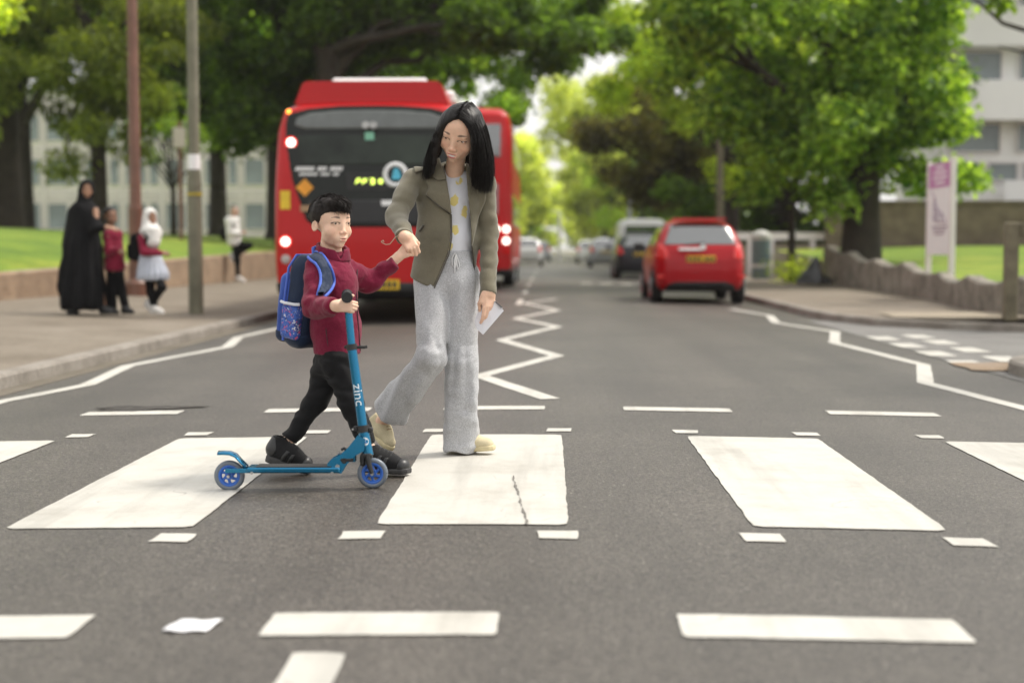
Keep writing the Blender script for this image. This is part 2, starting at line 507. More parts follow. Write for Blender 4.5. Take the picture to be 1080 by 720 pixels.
def brick_mat(name, c1, c2, mortar, scale=1., rot=False):
    m, n, l, b = nodes_of(name); tc = n.new('ShaderNodeTexCoord')
    sp = N(n, 'ShaderNodeSeparateXYZ'); l.new(tc.outputs['Object'], sp.inputs[0])
    cb = N(n, 'ShaderNodeCombineXYZ')
    ad = N(n, 'ShaderNodeMath', operation='ADD'); l.new(sp.outputs[0], ad.inputs[0]); l.new(sp.outputs[1], ad.inputs[1])
    l.new(ad.outputs[0], cb.inputs[0]); l.new(sp.outputs[2], cb.inputs[1])
    br = N(n, 'ShaderNodeTexBrick', Scale=scale); l.new(cb.outputs[0], br.inputs['Vector'])
    br.inputs['Color1'].default_value = (*c1, 1); br.inputs['Color2'].default_value = (*c2, 1); br.inputs['Mortar'].default_value = (*mortar, 1)
    br.inputs['Mortar Size'].default_value = .008; br.inputs['Brick Width'].default_value = .225; br.inputs['Row Height'].default_value = .075
    nz = N(n, 'ShaderNodeTexNoise', Scale=2.5, Detail=6.); l.new(tc.outputs['Object'], nz.inputs['Vector'])
    d = ramp(n, l, nz.outputs[0], [(.3, .75), (.7, 1.15)])
    c = mixc(n, l, 1., br.outputs[0], d, 'MULTIPLY'); l.new(c, b.inputs['Base Color']); b.inputs['Roughness'].default_value = .9
    bp = N(n, 'ShaderNodeBump', Strength=.5, Distance=.01, invert=True); l.new(br.outputs['Fac'], bp.inputs['Height']); l.new(bp.outputs[0], b.inputs['Normal'])
    return m

M_ASPH = asphalt_mat(); M_PAINT = paint_mat()
M_PAVE = ground_mat('pavement_surface', [(.135, .11, .08), (.185, .155, .118), (.23, .198, .158)], .8, 26.)
M_SIDE = ground_mat('side_road_asphalt', [(.13, .125, .12), (.17, .165, .155), (.20, .195, .185)], 1.0, 40.)
M_KERB = ground_mat('kerb_stone', [(.17, .15, .125), (.24, .215, .185), (.30, .275, .24)], 2.2, 30.)
M_LAWN = ground_mat('lawn_grass', [(.065, .13, .010), (.14, .22, .014), (.27, .30, .03)], .5, 9., 1., .9)
M_EARTH = ground_mat('earth', [(.14, .14, .07), (.18, .17, .10), (.2, .19, .12)], .3, 5.)
M_TACT = ground_mat('tactile_paving', [(.25, .21, .155), (.30, .255, .19), (.34, .29, .22)], 3., 40.)
M_RUST = ground_mat('ochre_stain', [(.21, .165, .12), (.28, .20, .13), (.25, .21, .17)], 3., 30.)
M_BRICKL = brick_mat('retaining_wall_brick', (.27, .175, .105), (.33, .225, .14), (.30, .26, .21))
M_BRICKR = brick_mat('boundary_wall_brick', (.15, .11, .075), (.19, .145, .1), (.17, .15, .12))
M_CONC = ground_mat('weathered_concrete', [(.11, .10, .08), (.22, .20, .165), (.36, .33, .28)], 2.6, 12., .95, 1.)

# ---- surfaces
def grid_sheet(name, xs, ys, zf, mat):
    X, Y = np.meshgrid(xs, ys, indexing='ij'); Z = zf(X, Y)
    V = np.stack([X, Y, Z], -1).reshape(-1, 3); nx, ny = len(xs), len(ys)
    i = (np.arange(nx - 1)[:, None] * ny + np.arange(ny - 1)[None]).ravel()
    return struct(link(name, mesh_np(name, V, np.stack([i, i + ny, i + ny + 1, i + 1], 1)), mat))

grid_sheet('ground', np.array([-600, -60, 60, 600.]), np.array([-60, 0, 300, 1100.]), lambda X, Y: X * 0 - .45, M_EARTH)
grid_sheet('road', np.concatenate([np.linspace(-4.2, 4.0, 60)]), np.array([-14., 20, 60, 120, 260]), lambda X, Y: crown(X), M_ASPH)

def strip(pts, w, zf, n=4, dz=.004):
    """mitred flat strip along pts (x, y)"""
    p = np.asarray(pts, float)
    d = np.diff(p, axis=0); d /= np.linalg.norm(d, axis=1)[:, None]; nr = np.stack([-d[:, 1], d[:, 0]], 1)
    off = []
    for i in range(len(p)):
        if i == 0: off.append(nr[0] * w / 2)
        elif i == len(p) - 1: off.append(nr[-1] * w / 2)
        else:
            m = nr[i - 1] + nr[i]; m /= np.linalg.norm(m); off.append(m * w / 2 / max(.35, m @ nr[i]))
    off = np.array(off); V = []; Q = []; k = 6
    for i in range(len(p) - 1):
        for j in range(k + (i == len(p) - 2)):
            t = j / k; c = p[i] * (1 - t) + p[i + 1] * t; o = off[i] * (1 - t) + off[i + 1] * t
            for s in range(n + 1):
                q = c + o * (1 - 2 * s / n); q = q + rnd.uniform(-.004, .004)
                V.append((q[0], q[1], float(zf(q[0])) + dz))
    r = len(V) // (n + 1)
    for i in range(r - 1):
        for s in range(n): a = i * (n + 1) + s; Q.append([a, a + n + 1, a + n + 2, a + 1])
    return np.array(V), np.array(Q)

def patch(x0, x1, y0, y1, dz=.004, skew=0., rough=.004, nx=12, ny=12):
    """painted rectangle on the cambered road with a slightly ragged edge"""
    V = []
    ex0 = [rnd.uniform(-rough, rough) for _ in range(ny + 1)]; ex1 = [rnd.uniform(-rough, rough) for _ in range(ny + 1)]
    ey0 = [rnd.uniform(-rough, rough) for _ in range(nx + 1)]; ey1 = [rnd.uniform(-rough, rough) for _ in range(nx + 1)]
    def sm(a):
        a = np.array(a)
        for _ in range(2): a[1:-1] = .25 * a[:-2] + .5 * a[1:-1] + .25 * a[2:]
        return a * 1.5
    ex0, ex1, ey0, ey1 = sm(ex0), sm(ex1), sm(ey0), sm(ey1)
    for i in range(nx + 1):
        for j in range(ny + 1):
            s, t = i / nx, j / ny
            x = x0 + ex0[j] + (x1 + ex1[j] - x0 - ex0[j]) * s; y = y0 + ey0[i] + (y1 + ey1[i] - y0 - ey0[i]) * t + skew * s
            # rounded corners of worn paint
            cs, ct = abs(2 * s - 1), abs(2 * t - 1)
            if cs > .9 and ct > .9:
                x -= (x - (x0 + x1) / 2) * .012 * (cs - .9) * (ct - .9) * 100; y -= (y - (y0 + y1) / 2) * .015 * (cs - .9) * (ct - .9) * 100
            V.append((x, y, float(crown(x)) + dz))
    i = (np.arange(nx)[:, None] * (ny + 1) + np.arange(ny)[None]).ravel()
    return np.array(V), np.stack([i, i + ny + 1, i + ny + 2, i + 1], 1)

def marking(name, VQ):
    return struct(link(name, mesh_np(name, VQ[0], VQ[1]), M_PAINT))

for k in (-2, -1, 0, 1, 2):                         # the zebra stripes
    x = -.595 + 1.302 * k
    marking('zebra_stripe', patch(x, x + .667, 4.86, 7.23, skew=rnd.uniform(-.02, .02), rough=.0025, nx=40, ny=90))
for x in (-1.25, -.62, .035, .71, 1.39):            # short studs painted along both sides
    marking('stud_mark', patch(x - .065, x + .07, 4.61, 4.74, nx=5, ny=4, rough=.005, skew=rnd.uniform(-.02, .02)))
for x in (-2.47, -1.84, -1.21, -.59, .06, .72, 1.35, 1.99, 2.65):
    marking('stud_mark', patch(x - .065, x + .065, 7.34, 7.47, nx=5, ny=4, rough=.006))
for x0, x1 in ((-2.79, -2.2), (-1.69, -1.06), (-.62, -.02), (.45, 1.09), (1.66, 2.31)):
    marking('give_way_dash', patch(x0, x1, 8.35, 8.54, rough=.003, nx=30, ny=8))
for x0, x1 in ((-1.95, -1.19), (-.715, -.125), (.335, 1.05)):
    marking('give_way_dash', patch(x0, x1, 3.44, 3.66, rough=.003, nx=40, ny=10))
marking('zigzag_line', patch(-.605, -.47, 2.2, 3.29, rough=.008, nx=5, ny=10))
ZZ = [g2(*p) for p in ((580, 421), (506, 396.7), (587, 375.5), (529, 358.7), (588, 344.8), (544, 336), (588, 327.5), (553, 320), (588, 315))]
marking('zigzag_line', strip(ZZ, .13, crown))
ZL = [g2(*p) for p in ((-60, 441), (0, 424), (92, 406), (135, 386), (240, 366), (251, 356), (300, 345), (318, 339))]
marking('edge_zigzag_line', strip(ZL, .12, crown))
ZR = [g2(*p) for p in ((1140, 446), (976, 404), (974, 385), (880, 361.5), (881, 350), (818, 340.5), (812, 333), (770, 326))]
marking('edge_zigzag_line', strip(ZR, .12, crown))
for y in (24, 30, 36, 43, 51, 60): marking('centre_dash', patch(-.55, -.45, y, y + 2.6, nx=3, ny=6))
for x in np.arange(.9, 3.2, .55): marking('far_dash', patch(x, x + .3, 38.6, 39.6, nx=4, ny=4))

# pavements, kerbs, side road
def LZ(x): return .035 + .032 * (-3.95 - np.minimum(x, -3.95))
def RZ_(x): return .035 + .03 * np.clip(x - 3.85, 0, 5)
grid_sheet('pavement', np.array([-14., -10, -8, -6, -4.05]), np.array([-14., 10, 30, 60, 120]), lambda X, Y: LZ(X), M_PAVE)

def poly_sheet(name, pts, zf, mat):
    from mathutils.geometry import tessellate_polygon
    T = tessellate_polygon([[Vector((p[0], p[1], 0)) for p in pts]])
    V = np.array([(p[0], p[1], float(zf(p[0]))) for p in pts])
    T = np.array(T); a = V[T[:, 0]]; e1 = V[T[:, 1]] - a; e2 = V[T[:, 2]] - a
    fl = (e1[:, 0] * e2[:, 1] - e1[:, 1] * e2[:, 0]) < 0; T[fl] = T[fl][:, ::-1]
    return struct(link(name, mesh_np(name, V, T, False), mat))
def arc(c, r, a0, a1, n=8): return [(c[0] + r * math.cos(math.radians(a0 + (a1 - a0) * i / n)), c[1] + r * math.sin(math.radians(a0 + (a1 - a0) * i / n))) for i in range(n + 1)]
NEARC = [(3.72, -14), (3.72, 10.9)] + arc((5.2, 11.3), 1.5, 180, 100, 8) + [(9, 13.2), (40, 13.6)]
FARC = [(40, 16.8), (8, 16.9)] + [(5.75, 17.15), (4.9, 17.75), (4.25, 18.6), (3.93, 19.8), (3.85, 21.2)] + [(3.85, 120)]
poly_sheet('pavement', [(p[0] + (.1 if i < 2 else .06), p[1] - .08 * (i >= 2)) for i, p in enumerate(NEARC)] + [(40, -14)], RZ_, M_PAVE)
poly_sheet('pavement', [(p[0] + .08, p[1] + .06) for p in FARC] + [(40, 120)], RZ_, M_PAVE)
grid_sheet('side_road', np.array([3.6, 6, 12, 41.]), np.array([9.5, 14, 20.]), lambda X, Y: -.056 + .0 * X, M_SIDE)

def kerb(name, pts, w, zlo, ztop, mat):
    """kerb stones swept along pts; the road side is on the left of travel"""
    p = np.asarray(pts, float); d = np.gradient(p, axis=0); d /= np.linalg.norm(d, axis=1)[:, None]; nr = np.stack([-d[:, 1], d[:, 0]], 1)
    prof = [(0, zlo), (.012, ztop - .02), (.03, ztop), (w, ztop + .003), (w, zlo)]
    V = []; Q = []; m = len(prof)
    for i in range(len(p)):
        for o, z in prof: q = p[i] - nr[i] * o; V.append((q[0], q[1], z))
    for i in range(len(p) - 1):
        for j in range(m - 1): a = i * m + j; Q.append([a, a + 1, a + m + 1, a + m])
    me = mesh_np(name, np.array(V), np.array(Q), False); fix_normals(me)
    return struct(link(name, me, mat))
kerb('kerb', [(-3.93, y) for y in (120, 60, 30, 20, 10, 0, -14)][::1], .16, -.2, .04, M_KERB)
kerb('kerb', NEARC[::-1][::-1], .15, -.2, .045, M_KERB) if False else None
def offset_kerb(pts, name):
    kerb(name, pts, .15, -.2, .045, M_KERB)
offset_kerb(NEARC, 'kerb'); offset_kerb(FARC, 'kerb')
# gutter grit along the kerb foot
marking('gutter_grit', strip([(-3.84, -10), (-3.85, 10), (-3.84, 30), (-3.84, 90)], .2, crown, dz=.003)).data.materials[0] = ground_mat('gutter_dirt', [(.10, .085, .06), (.14, .12, .09), (.17, .15, .12)], 2., 30.)
for a, bb in (((3.68, 12.6), .42), ((3.7, 13.75), .45), ((3.72, 14.9), .45), ((3.74, 16.05), .45), ((4.15, 13.1), .45), ((4.17, 14.25), .45), ((4.2, 15.4), .45), ((4.22, 16.4), .4)):
    V, Q = patch(a[0] - .13, a[0] + .13, a[1] - bb / 2 - .2, a[1] + bb / 2, nx=4, ny=6); V[:, 2] = np.maximum(V[:, 2], -.056) + .002 + .004
    marking('give_way_dash', (V, Q))
V, Q = patch(3.95, 6.2, 17.9, 19.4, nx=6, ny=6)
V[:, 2] = RZ_(V[:, 0]) + .012
poly_sheet('tactile_paving', [(4.5, 18.55), (6.1, 17.55), (6.0, 19.2), (4.6, 19.9)], lambda x: RZ_(x) + .006, M_TACT)
V, Q = patch(3.5, 4.15, 11.75, 12.55, nx=8, ny=8, rough=.03); V[:, 2] = -.047
struct(link('ochre_patch', mesh_np('ochre_patch', V, Q), M_RUST))

# lawns
def left_wall_xy(y): return np.interp(y, [5, 12, 20, 28, 37, 60, 120], [-11., -9.5, -8.35, -7.8, -7.45, -7.3, -7.3])
def left_wall_top(y): return np.interp(y, [5, 20, 37, 60, 120], [.5, .56, .86, .95, 1.])
def lawn_left(S, Y):
    X = left_wall_xy(Y) - .12 - S
    return X
ys = np.linspace(6, 118, 60); ss = np.array([0, .6, 1.5, 3, 5, 8, 12, 20, 60.])
S_, Y_ = np.meshgrid(ss, ys, indexing='ij'); X_ = lawn_left(S_, Y_)
Z_ = left_wall_top(Y_) - .06 + (1.75 - left_wall_top(Y_)) * (1 - np.exp(-S_ / 5.)) + .05 * vnoise(X_ * .5, Y_ * .5, X_ * 0) * np.minimum(S_, 1)
V = np.stack([X_, Y_, Z_], -1).reshape(-1, 3); ny = len(ys); i = (np.arange(len(ss) - 1)[:, None] * ny + np.arange(ny - 1)[None]).ravel()
struct(link('lawn', mesh_np('lawn', V, np.stack([i, i + 1, i + ny + 1, i + ny], 1)), M_LAWN))

RW = np.array([(30, 17.35), (9, 17.6), (6.2, 17.9), (5.95, 18.6), (6.25, 21.5), (6.66, 24.5), (6.95, 30), (7.2, 37.5)])
ys = np.linspace(18.1, 46, 40); ss = np.array([0, .5, 1.5, 3, 6, 12, 26.])
def rwx(y): return np.interp(y, RW[2:, 1], RW[2:, 0])
S_, Y_ = np.meshgrid(ss, ys, indexing='ij'); X_ = rwx(Y_) + .1 + S_
Z_ = np.interp(Y_, [18, 25, 37, 46], [.42, .42, .62, .9]) + .02 * np.minimum(S_, 8) + .03 * vnoise(X_ * .6, Y_ * .6, X_ * 0)
V = np.stack([X_, Y_, Z_], -1).reshape(-1, 3); ny = len(ys); i = (np.arange(len(ss) - 1)[:, None] * ny + np.arange(ny - 1)[None]).ravel()
struct(link('lawn', mesh_np('lawn', V, np.stack([i, i + ny, i + ny + 1, i + 1], 1)), M_LAWN))

# ---- walls
def wall_along(name, pts, th, zlo, ztop, mat, n=60, side=-1):
    p = np.asarray(pts, float); seg = np.linalg.norm(np.diff(p, axis=0), axis=1); s = np.concatenate([[0], np.cumsum(seg)])
    t = np.linspace(0, s[-1], n); c = np.stack([np.interp(t, s, p[:, k]) for k in (0, 1)], 1)
    d = np.gradient(c, axis=0); d /= np.linalg.norm(d, axis=1)[:, None]; nr = np.stack([-d[:, 1], d[:, 0]], 1)
    V = []; Q = []
    for i in range(n):
        zt = ztop(t[i], c[i])
        a, b2 = c[i], c[i] + nr[i] * th * side
        V += [(a[0], a[1], zlo), (a[0], a[1], zt - .03), (a[0] + nr[i][0] * side * .03, a[1] + nr[i][1] * side * .03, zt), (b2[0], b2[1], zt), (b2[0], b2[1], zlo)]
    for i in range(n - 1):
        for j in range(4): k = i * 5 + j; Q.append([k, k + 1, k + 6, k + 5])
    for k in (0, (n - 1) * 5): Q += [[k, k + 1, k + 2, k + 3], [k, k + 3, k + 4, k + 4]]
    Q = [q for q in Q if len(set(q)) == 4]
    base = np.array([p[0][0], p[0][1], 0.])
    me = mesh_np(name, np.array(V) - base, np.array(Q), False); fix_normals(me)
    o = link(name, me, mat); o.location = base; return o
LW = [(float(left_wall_xy(y)), y) for y in (6, 12, 16, 20, 24, 28, 32, 37, 45, 60, 118)]
tag(wall_along('retaining_wall', LW, .24, -.1, lambda t, c: float(left_wall_top(c[1])), M_BRICKL, 80, 1), 'low brown brick retaining wall holding up the left hand lawn', 'wall')
def rtop(t, c):
    if c[1] < 18.4: return .5
    h = np.interp(c[1], [18, 24.5, 30, 37.5], [.5, .50, .66, .95])
    ph = (c[1] - 18.4) / 3.1
    return float(h + .13 * (1 - abs(math.sin(math.pi * ph)) ** .7) + .03 * math.sin(ph * 2.3 + 1) - .05)
tag(wall_along('garden_wall', RW, .22, -.1, rtop, M_CONC, 160, -1), 'low weathered concrete wall with a scalloped top beside the right pavement', 'wall')
mb = MB(); mb.box((15.5, 46.5, 1.3), (13, .3, 2.2)); mb.box((15.5, 46.5, 2.44), (13.1, .42, .09))
tag(mb.build('boundary_wall', M_BRICKR), 'tall dark brown brick boundary wall behind the right hand lawn', 'wall')

# ---- buildings
M_WHITE = pmat('white_render', (.88, .83, .82), .7, .06, .4)
M_GREYP = pmat('grey_spandrel', (.62, .57, .56), .6, .08, 1.)
M_FRAME = pmat('white_frame', (.76, .71, .70), .45, .05, 3.)
M_GLASS = pmat('window_glass', (.17, .205, .21), .08, .35, .35, spec=.8)
M_ROOF = pmat('flat_roof', (.2, .2, .2), .8)
def window_at(parent, loc, w, h, proto={}):
    key = (parent.name.split('.')[0], round(w, 2), round(h, 2))
    if key not in proto:
        f = MB(); t = .07
        f.box((0, -.03, h / 2 - t / 2), (w, .1, t)); f.box((0, -.03, -h / 2 + t / 2), (w, .1, t))
        f.box((-w / 2 + t / 2, -.03, 0), (t, .1, h - 2 * t)); f.box((w / 2 - t / 2, -.03, 0), (t, .1, h - 2 * t))
        fo = f.build('window', M_FRAME, parent)
        g = MB(); g.box((0, .0, 0), (w - 2 * t, .02, h - 2 * t)); go = g.build('pane', M_GLASS, fo)
        fo.location = loc; proto[key] = (fo, go); return fo
    fo, go = proto[key]
    a = fo.copy(); COL.objects.link(a); a.parent = parent; a.location = loc
    b2 = go.copy(); COL.objects.link(b2); b2.parent = a; return a
flats = thing('apartment_block', 'long white apartment block with rows of windows across the left hand lawn', 'building', (-30, 100, 0))
mb = MB(); mb.box((0, 4.25, 6.2), (40, 8, 11.6))
mb.build('wall', M_WHITE, flats)
mb = MB()
for fl in range(4):
    z = 2.2 + 3.1 * fl
    mb.box((0, .2, z - .62), (39.4, .1, .75))
mb.build('spandrel_band', M_GREYP, flats)
mb = MB()
for k in range(15): mb.box((-19.6 + 2.8 * k, .1, 6.9), (.15, .16, 10.0))
mb.build('pilaster', M_FRAME, flats)
for fl in range(3):
    for k in range(14):
        x = -19.6 + 2.8 * k
        window_at(flats, (x + .95, .14, 3.22 + 3.1 * fl), 1.5, 1.9)
        window_at(flats, (x + 2.22, .14, 3.22 + 3.1 * fl), .7, 1.9)
mb = MB(); mb.box((0, 4.2, 12.1), (40.6, 8.6, .25)); mb.build('roof', M_ROOF, flats)

M_BRIGHT = pmat('bright_white_render', (.88, .87, .86), .7, .05, .4)
white = thing('white_building', 'white rendered building with ribbon windows behind the brown brick wall', 'building', (27, 62, 0))
mb = MB(); mb.box((0, 4.3, 7), (20, 8, 14)); mb.build('wall', M_BRIGHT, white)
for z in (10.3, 7.2):
    mb = MB(); mb.box((0, -.35, z), (20.4, 1.2, 1.7), bev=.03); mb.build('balcony', M_BRIGHT, white)
for z in (8.75, 5.7, 11.9):
    for k in range(7): window_at(white, (-8.6 + 2.85 * k, .26, z), 2.2, 1.3)
for k in range(6): window_at(white, (-8.9 + 1.5 * k, .26, 4.25), 1.35, .85)
mb = MB(); mb.box((-6.6, .1, 14.2), (21, 9, .3)); mb.build('roof', M_ROOF, white)
M_BANNER = pmat('banner_sheet', (.86, .86, .86), .6, .03)
M_PINK = pmat('pink_print', (.56, .25, .48), .5, .06)
ban = thing('banner', 'white banner with pink lettering on the front of the white building', 'sign', (21.3, 61.2, 3.3))
mb = MB(); mb.box((0, 0, .0), (3.9, .06, 1.05)); mb.build('sheet', M_BANNER, ban)
mb = MB()
for k in range(7): mb.box((-.55 + .3 * k, -.035, -.22), (.2, .02, .2 if k % 3 else .28))
mb.build('lettering', M_PINK, ban)

# ---- poles, signs, street furniture
M_BROWN = pmat('brown_painted_steel', (.16, .075, .05), .45, .2, 3.)
M_POLE = pmat('grey_green_concrete', (.17, .165, .115), .7, .2, 4., bump=.2)
M_GALV = pmat('galvanised_steel', (.36, .37, .38), .45, .12, 8., metal=.6)
def zl(x): return float(LZ(x))
p = thing('lamp_post', 'brown painted steel lamp post with a wide base beside the girl in the white headscarf', 'lamp post', (-7.1, 24.4, zl(-7.1)))
mb = MB(); mb.tube([(0, 0, 1.5), (0, 0, 1.6), (0, 0, 9)], [.115, .1, .075], 20); autosmooth(mb.build('post', M_BROWN, p))
mb = MB(); mb.tube([(0, 0, -.05), (0, 0, .0), (0, 0, .22), (0, 0, .3), (0, 0, 1.5)], [.2, .2, .2, .13, .125], 20); autosmooth(mb.build('base', M_BROWN, p))
mb = MB(); mb.box((0, -.122, .8), (.12, .02, .5), bev=.008); mb.build('access_door', M_BROWN, p)
mb = MB(); mb.tube([(0, 0, 9), (.1, 0, 9.25), (.8, 0, 9.4)], .05, 10); mb.build('arm', M_BROWN, p)
mb = MB(); mb.box((1.1, 0, 9.38), (.8, .28, .12), bev=.04); mb.build('lamp_head', M_GALV, p)
p = thing('lamp_post', 'slender grey green lamp post standing on the left pavement near the bus', 'lamp post', (-4.78, 19.2, zl(-4.78)))
mb = MB(); mb.tube([(0, 0, 1.75), (0, 0, 2.0), (0, 0, 8.)], [.095, .078, .062], 20); autosmooth(mb.build('post', M_POLE, p))
mb = MB(); mb.tube([(0, 0, -.05), (0, 0, 1.75)], [.1, .095], 20); autosmooth(mb.build('base', M_POLE, p))
mb = MB(); mb.tube([(0, 0, 1.6), (0, 0, 1.64)], [.103, .103], 20); autosmooth(mb.build('yellow_band', pmat('dull_yellow', (.42, .33, .03), .6), p))
mb = MB(); mb.tube([(0, 0, 1.95), (0, 0, 2.15)], [.084, .082], 20); autosmooth(mb.build('white_label', M_BANNER, p))
mb = MB(); mb.tube([(0, 0, 8), (.1, 0, 8.2), (.9, 0, 8.3)], .04, 10); mb.build('arm', M_POLE, p)
mb = MB(); mb.box((1.1, 0, 8.3), (.6, .25, .1), bev=.03); mb.build('lamp_head', M_GALV, p)
s = thing('traffic_sign', 'small pale square sign on a brown post on the lawn behind the lamp posts', 'sign', (-10.35, 40, 1.1))
mb = MB(); mb.tube([(0, 0, -.2), (0, 0, 3.4)], .06, 10); autosmooth(mb.build('post', M_BROWN, s))
mb = MB(); mb.box((0, -.08, 2.95), (.36, .04, .56), bev=.015); mb.build('plate', pmat('sign_plate', (.48, .42, .38), .5, .1), s)

# board on two posts
bd = thing('notice_board', 'white notice board with a pink header on two posts behind the concrete wall', 'sign', (6.95, 25.5, .45))
mb = MB(); mb.box((0, -.78, .98), (.09, .09, 2.16)); mb.build('post', M_FRAME, bd)
mb = MB(); mb.box((0, .72, .98), (.09, .09, 2.16)); mb.build('post', M_FRAME, bd)
mb = MB(); mb.box((-.0, -.03, 1.2), (.035, 1.41, 1.62)); mb.build('panel', M_BANNER, bd)
mb = MB(); mb.box((-.021, -.03, 1.79), (.006, 1.39, .42)); mb.build('header', M_PINK, bd)
M_INK = pmat('purple_ink', (.30, .22, .3), .6)
mb = MB()                                            # sketched building outline and lines of print
sk = [[(-.45, .95), (-.2, 1.12), (.1, 1.2), (.3, 1.42), (.5, 1.52)], [(-.45, .95), (.3, .98), (.45, 1.1)], [(-.2, 1.12), (-.15, .97)], [(.1, 1.2), (.12, .98)], [(.3, 1.42), (.28, .99)], [(-.1, 1.05), (.4, 1.3)], [(.0, .97), (.4, 1.2)]]
for ln in sk: mb.tube([(-.024, y, z) for y, z in ln], .009, 6)
for k in range(3): mb.box((-.021, -.03, .88 - .06 * k), (.006, 1.0 - .2 * k, .025))
mb.build('drawing', M_INK, bd)
mb = MB()
for k in range(4): mb.box((-.0225, -.03, 1.93 - .09 * k), (.005, (.5, .8, .9, .6)[k], .04))
mb.build('header_print', M_BANNER, bd)

# timber post and rail at the side road
M_WOOD = pmat('weathered_timber', (.15, .13, .085), .85, .3, 5., bump=.4, bscale=40.)
tp = thing('timber_fence', 'weathered square timber post with a top rail beside the side road', 'fence', (5.62, 17.45, float(RZ_(5.6)) - .02))
mb = MB(); mb.box((0, 0, .6), (.15, .15, 1.2), bev=.015); mb.build('post', M_WOOD, tp)
mb = MB(); mb.box((.3, -.06, 1.3), (.15, .15, .36), bev=.015); mb.build('post', M_WOOD, tp)
mb = MB(); mb.box((1.3, -.0, 1.11), (2.44, .09, .16), bev=.015); mb.build('rail', M_WOOD, tp)
mb = MB(); mb.box((2.6, 0, .65), (.15, .15, 1.3), bev=.015); mb.build('post', M_WOOD, tp)

M_BIN = pmat('grey_green_plastic', (.17, .235, .24), .4, .08)
M_BINL = pmat('pale_plastic', (.62, .62, .58), .4, .05)
lb = thing('litter_bin', 'round grey green litter bin with a pale domed lid on the right pavement', 'bin', (5.95, 40, float(RZ_(5.95))))
mb = MB(); mb.tube([(0, 0, 0), (0, 0, .05), (0, 0, 1.08)], [.24, .27, .27], 24); autosmooth(mb.build('body', M_BIN, lb))
mb = MB(); mb.tube([(0, 0, 1.08), (0, 0, 1.12), (0, 0, 1.24), (0, 0, 1.32), (0, 0, 1.36)], [.29, .3, .27, .17, .05], 24); autosmooth(mb.build('lid', M_BINL, lb))
mb = MB(); mb.tube([(0, 0, .32), (0, 0, .42)], [.28, .28], 24); autosmooth(mb.build('band', M_BINL, lb))
rl = thing('white_railing', 'white railing with thick top rail beyond the litter bin', 'fence', (8.0, 47, .1))
mb = MB(); mb.box((0, 0, 1.25), (4.4, .14, .24)); mb.build('rail', M_WHITE, rl)
for k in range(7):
    mb = MB(); mb.box((-2.05 + .68 * k, .0, .56), (.16, .12, 1.13)); mb.build('post', M_WHITE, rl)
mb = MB(); mb.box((0, .22, .5), (4.3, .04, 1.0)); mb.build('panel', pmat('tan_panel', (.4, .36, .28), .7), rl)
tl = thing('telegraph_pole', 'thin brown wooden telegraph pole among the trees behind the red car', 'pole', (6.1, 51, .1))
mb = MB(); mb.tube([(0, 0, -.1), (0, 0, 9)], [.14, .1], 12); autosmooth(mb.build('shaft', M_WOOD, tl))
mb = MB(); mb.box((0, -.15, 8.6), (1.3, .1, .12)); mb.build('crossarm', M_WOOD, tl)
for X, Y, h, lab in ((4.2, 74, 4.6, 'grey lamp column beyond the white van'), (.75, 95, 3.4, 'pale slim column at the far end of the road')):
    lp = thing('lamp_column', lab, 'lamp post', (X, Y, 0))
    mb = MB(); mb.tube([(0, 0, -.1), (0, 0, h)], [.13, .1], 10); autosmooth(mb.build('shaft', M_BINL if X < 1 else M_GALV, lp))
    mb = MB(); mb.box((-.25, 0, h), (.7, .2, .1), bev=.03); mb.build('lamp_head', M_GALV, lp)
# black sack leaning in the corner of the wall
M_SACK = pmat('black_plastic_sheet', (.012, .012, .014), .35, .2, 6.)
def sack(P):
    d = smin(rc(P, (6.25, 34, .16), (6.36, 34, .7), .33, .06), rc(P, (6.02, 33.9, .13), (6.6, 34, .12), .16, .17), .12)
    return d + .035 * vnoise(P[0] * 9, P[1] * 9, P[2] * 6)
rs = sdf_obj('refuse_sack', sack, [((5.5, 33.2, .09), (7.1, 34.7, 1.0), .025)], M_SACK, None)
tag(rs, 'black plastic refuse sack heaped against the end of the concrete wall', 'bag')
# scrap of paper on the road
V = []; Q = []
x0, y0 = g2(200, 661)
for i in range(7):
    for j in range(6):
        V.append((-.055 + .11 * i / 6 + .018 * j / 5, -.055 + .11 * j / 5, .006 + .0022 * math.sin(i * 1.7 + j * 1.1) + .002 * (i in (0, 6)) ))
for i in range(6):
    for j in range(5): a = i * 6 + j; Q.append([a, a + 6, a + 7, a + 1])
sc = link('paper_scrap', mesh_np('paper_scrap', np.array(V), np.array(Q)), pmat('scrap_paper', (.78, .78, .80), .7, .03)); sc.location = (x0, y0, float(crown(x0)))
sm = sc.modifiers.new('thickness', 'SOLIDIFY'); sm.thickness = .002
tag(sc, 'crumpled white scrap of paper lying on the road in the foreground', 'litter')
# broken surface round the worn left dash
x0, y0 = g2(150, 431); V = [(x0, y0, float(crown(x0)) + .0062)]; 
for k in range(24):
    a = 2 * math.pi * k / 24; r = 1 + .28 * math.sin(3 * a + 1) + .2 * math.sin(7 * a)
    V.append((x0 + .30 * r * math.cos(a), y0 + .13 * r * math.sin(a), float(crown(x0 + .30 * r * math.cos(a))) + .0062))
struct(link('broken_patch', mesh_np('broken_patch', np.array(V), np.array([[0, k + 1, (k + 1) % 24 + 1] for k in range(24)])), ground_mat('broken_tarmac', [(.035, .032, .029), (.065, .059, .052), (.12, .11, .10)], 14., 60., .95, 1.)))
# crack across the middle stripe
pts = [g2(u, v) for u, v in ((541, 503), (543, 512), (547, 520), (549, 532), (553, 543), (556, 554))]
V, Q = strip(pts, .006, crown, 1, .0075)
struct(link('paint_crack', mesh_np('paint_crack', V, Q), pmat('crack_dirt', (.16, .15, .135), .9)))

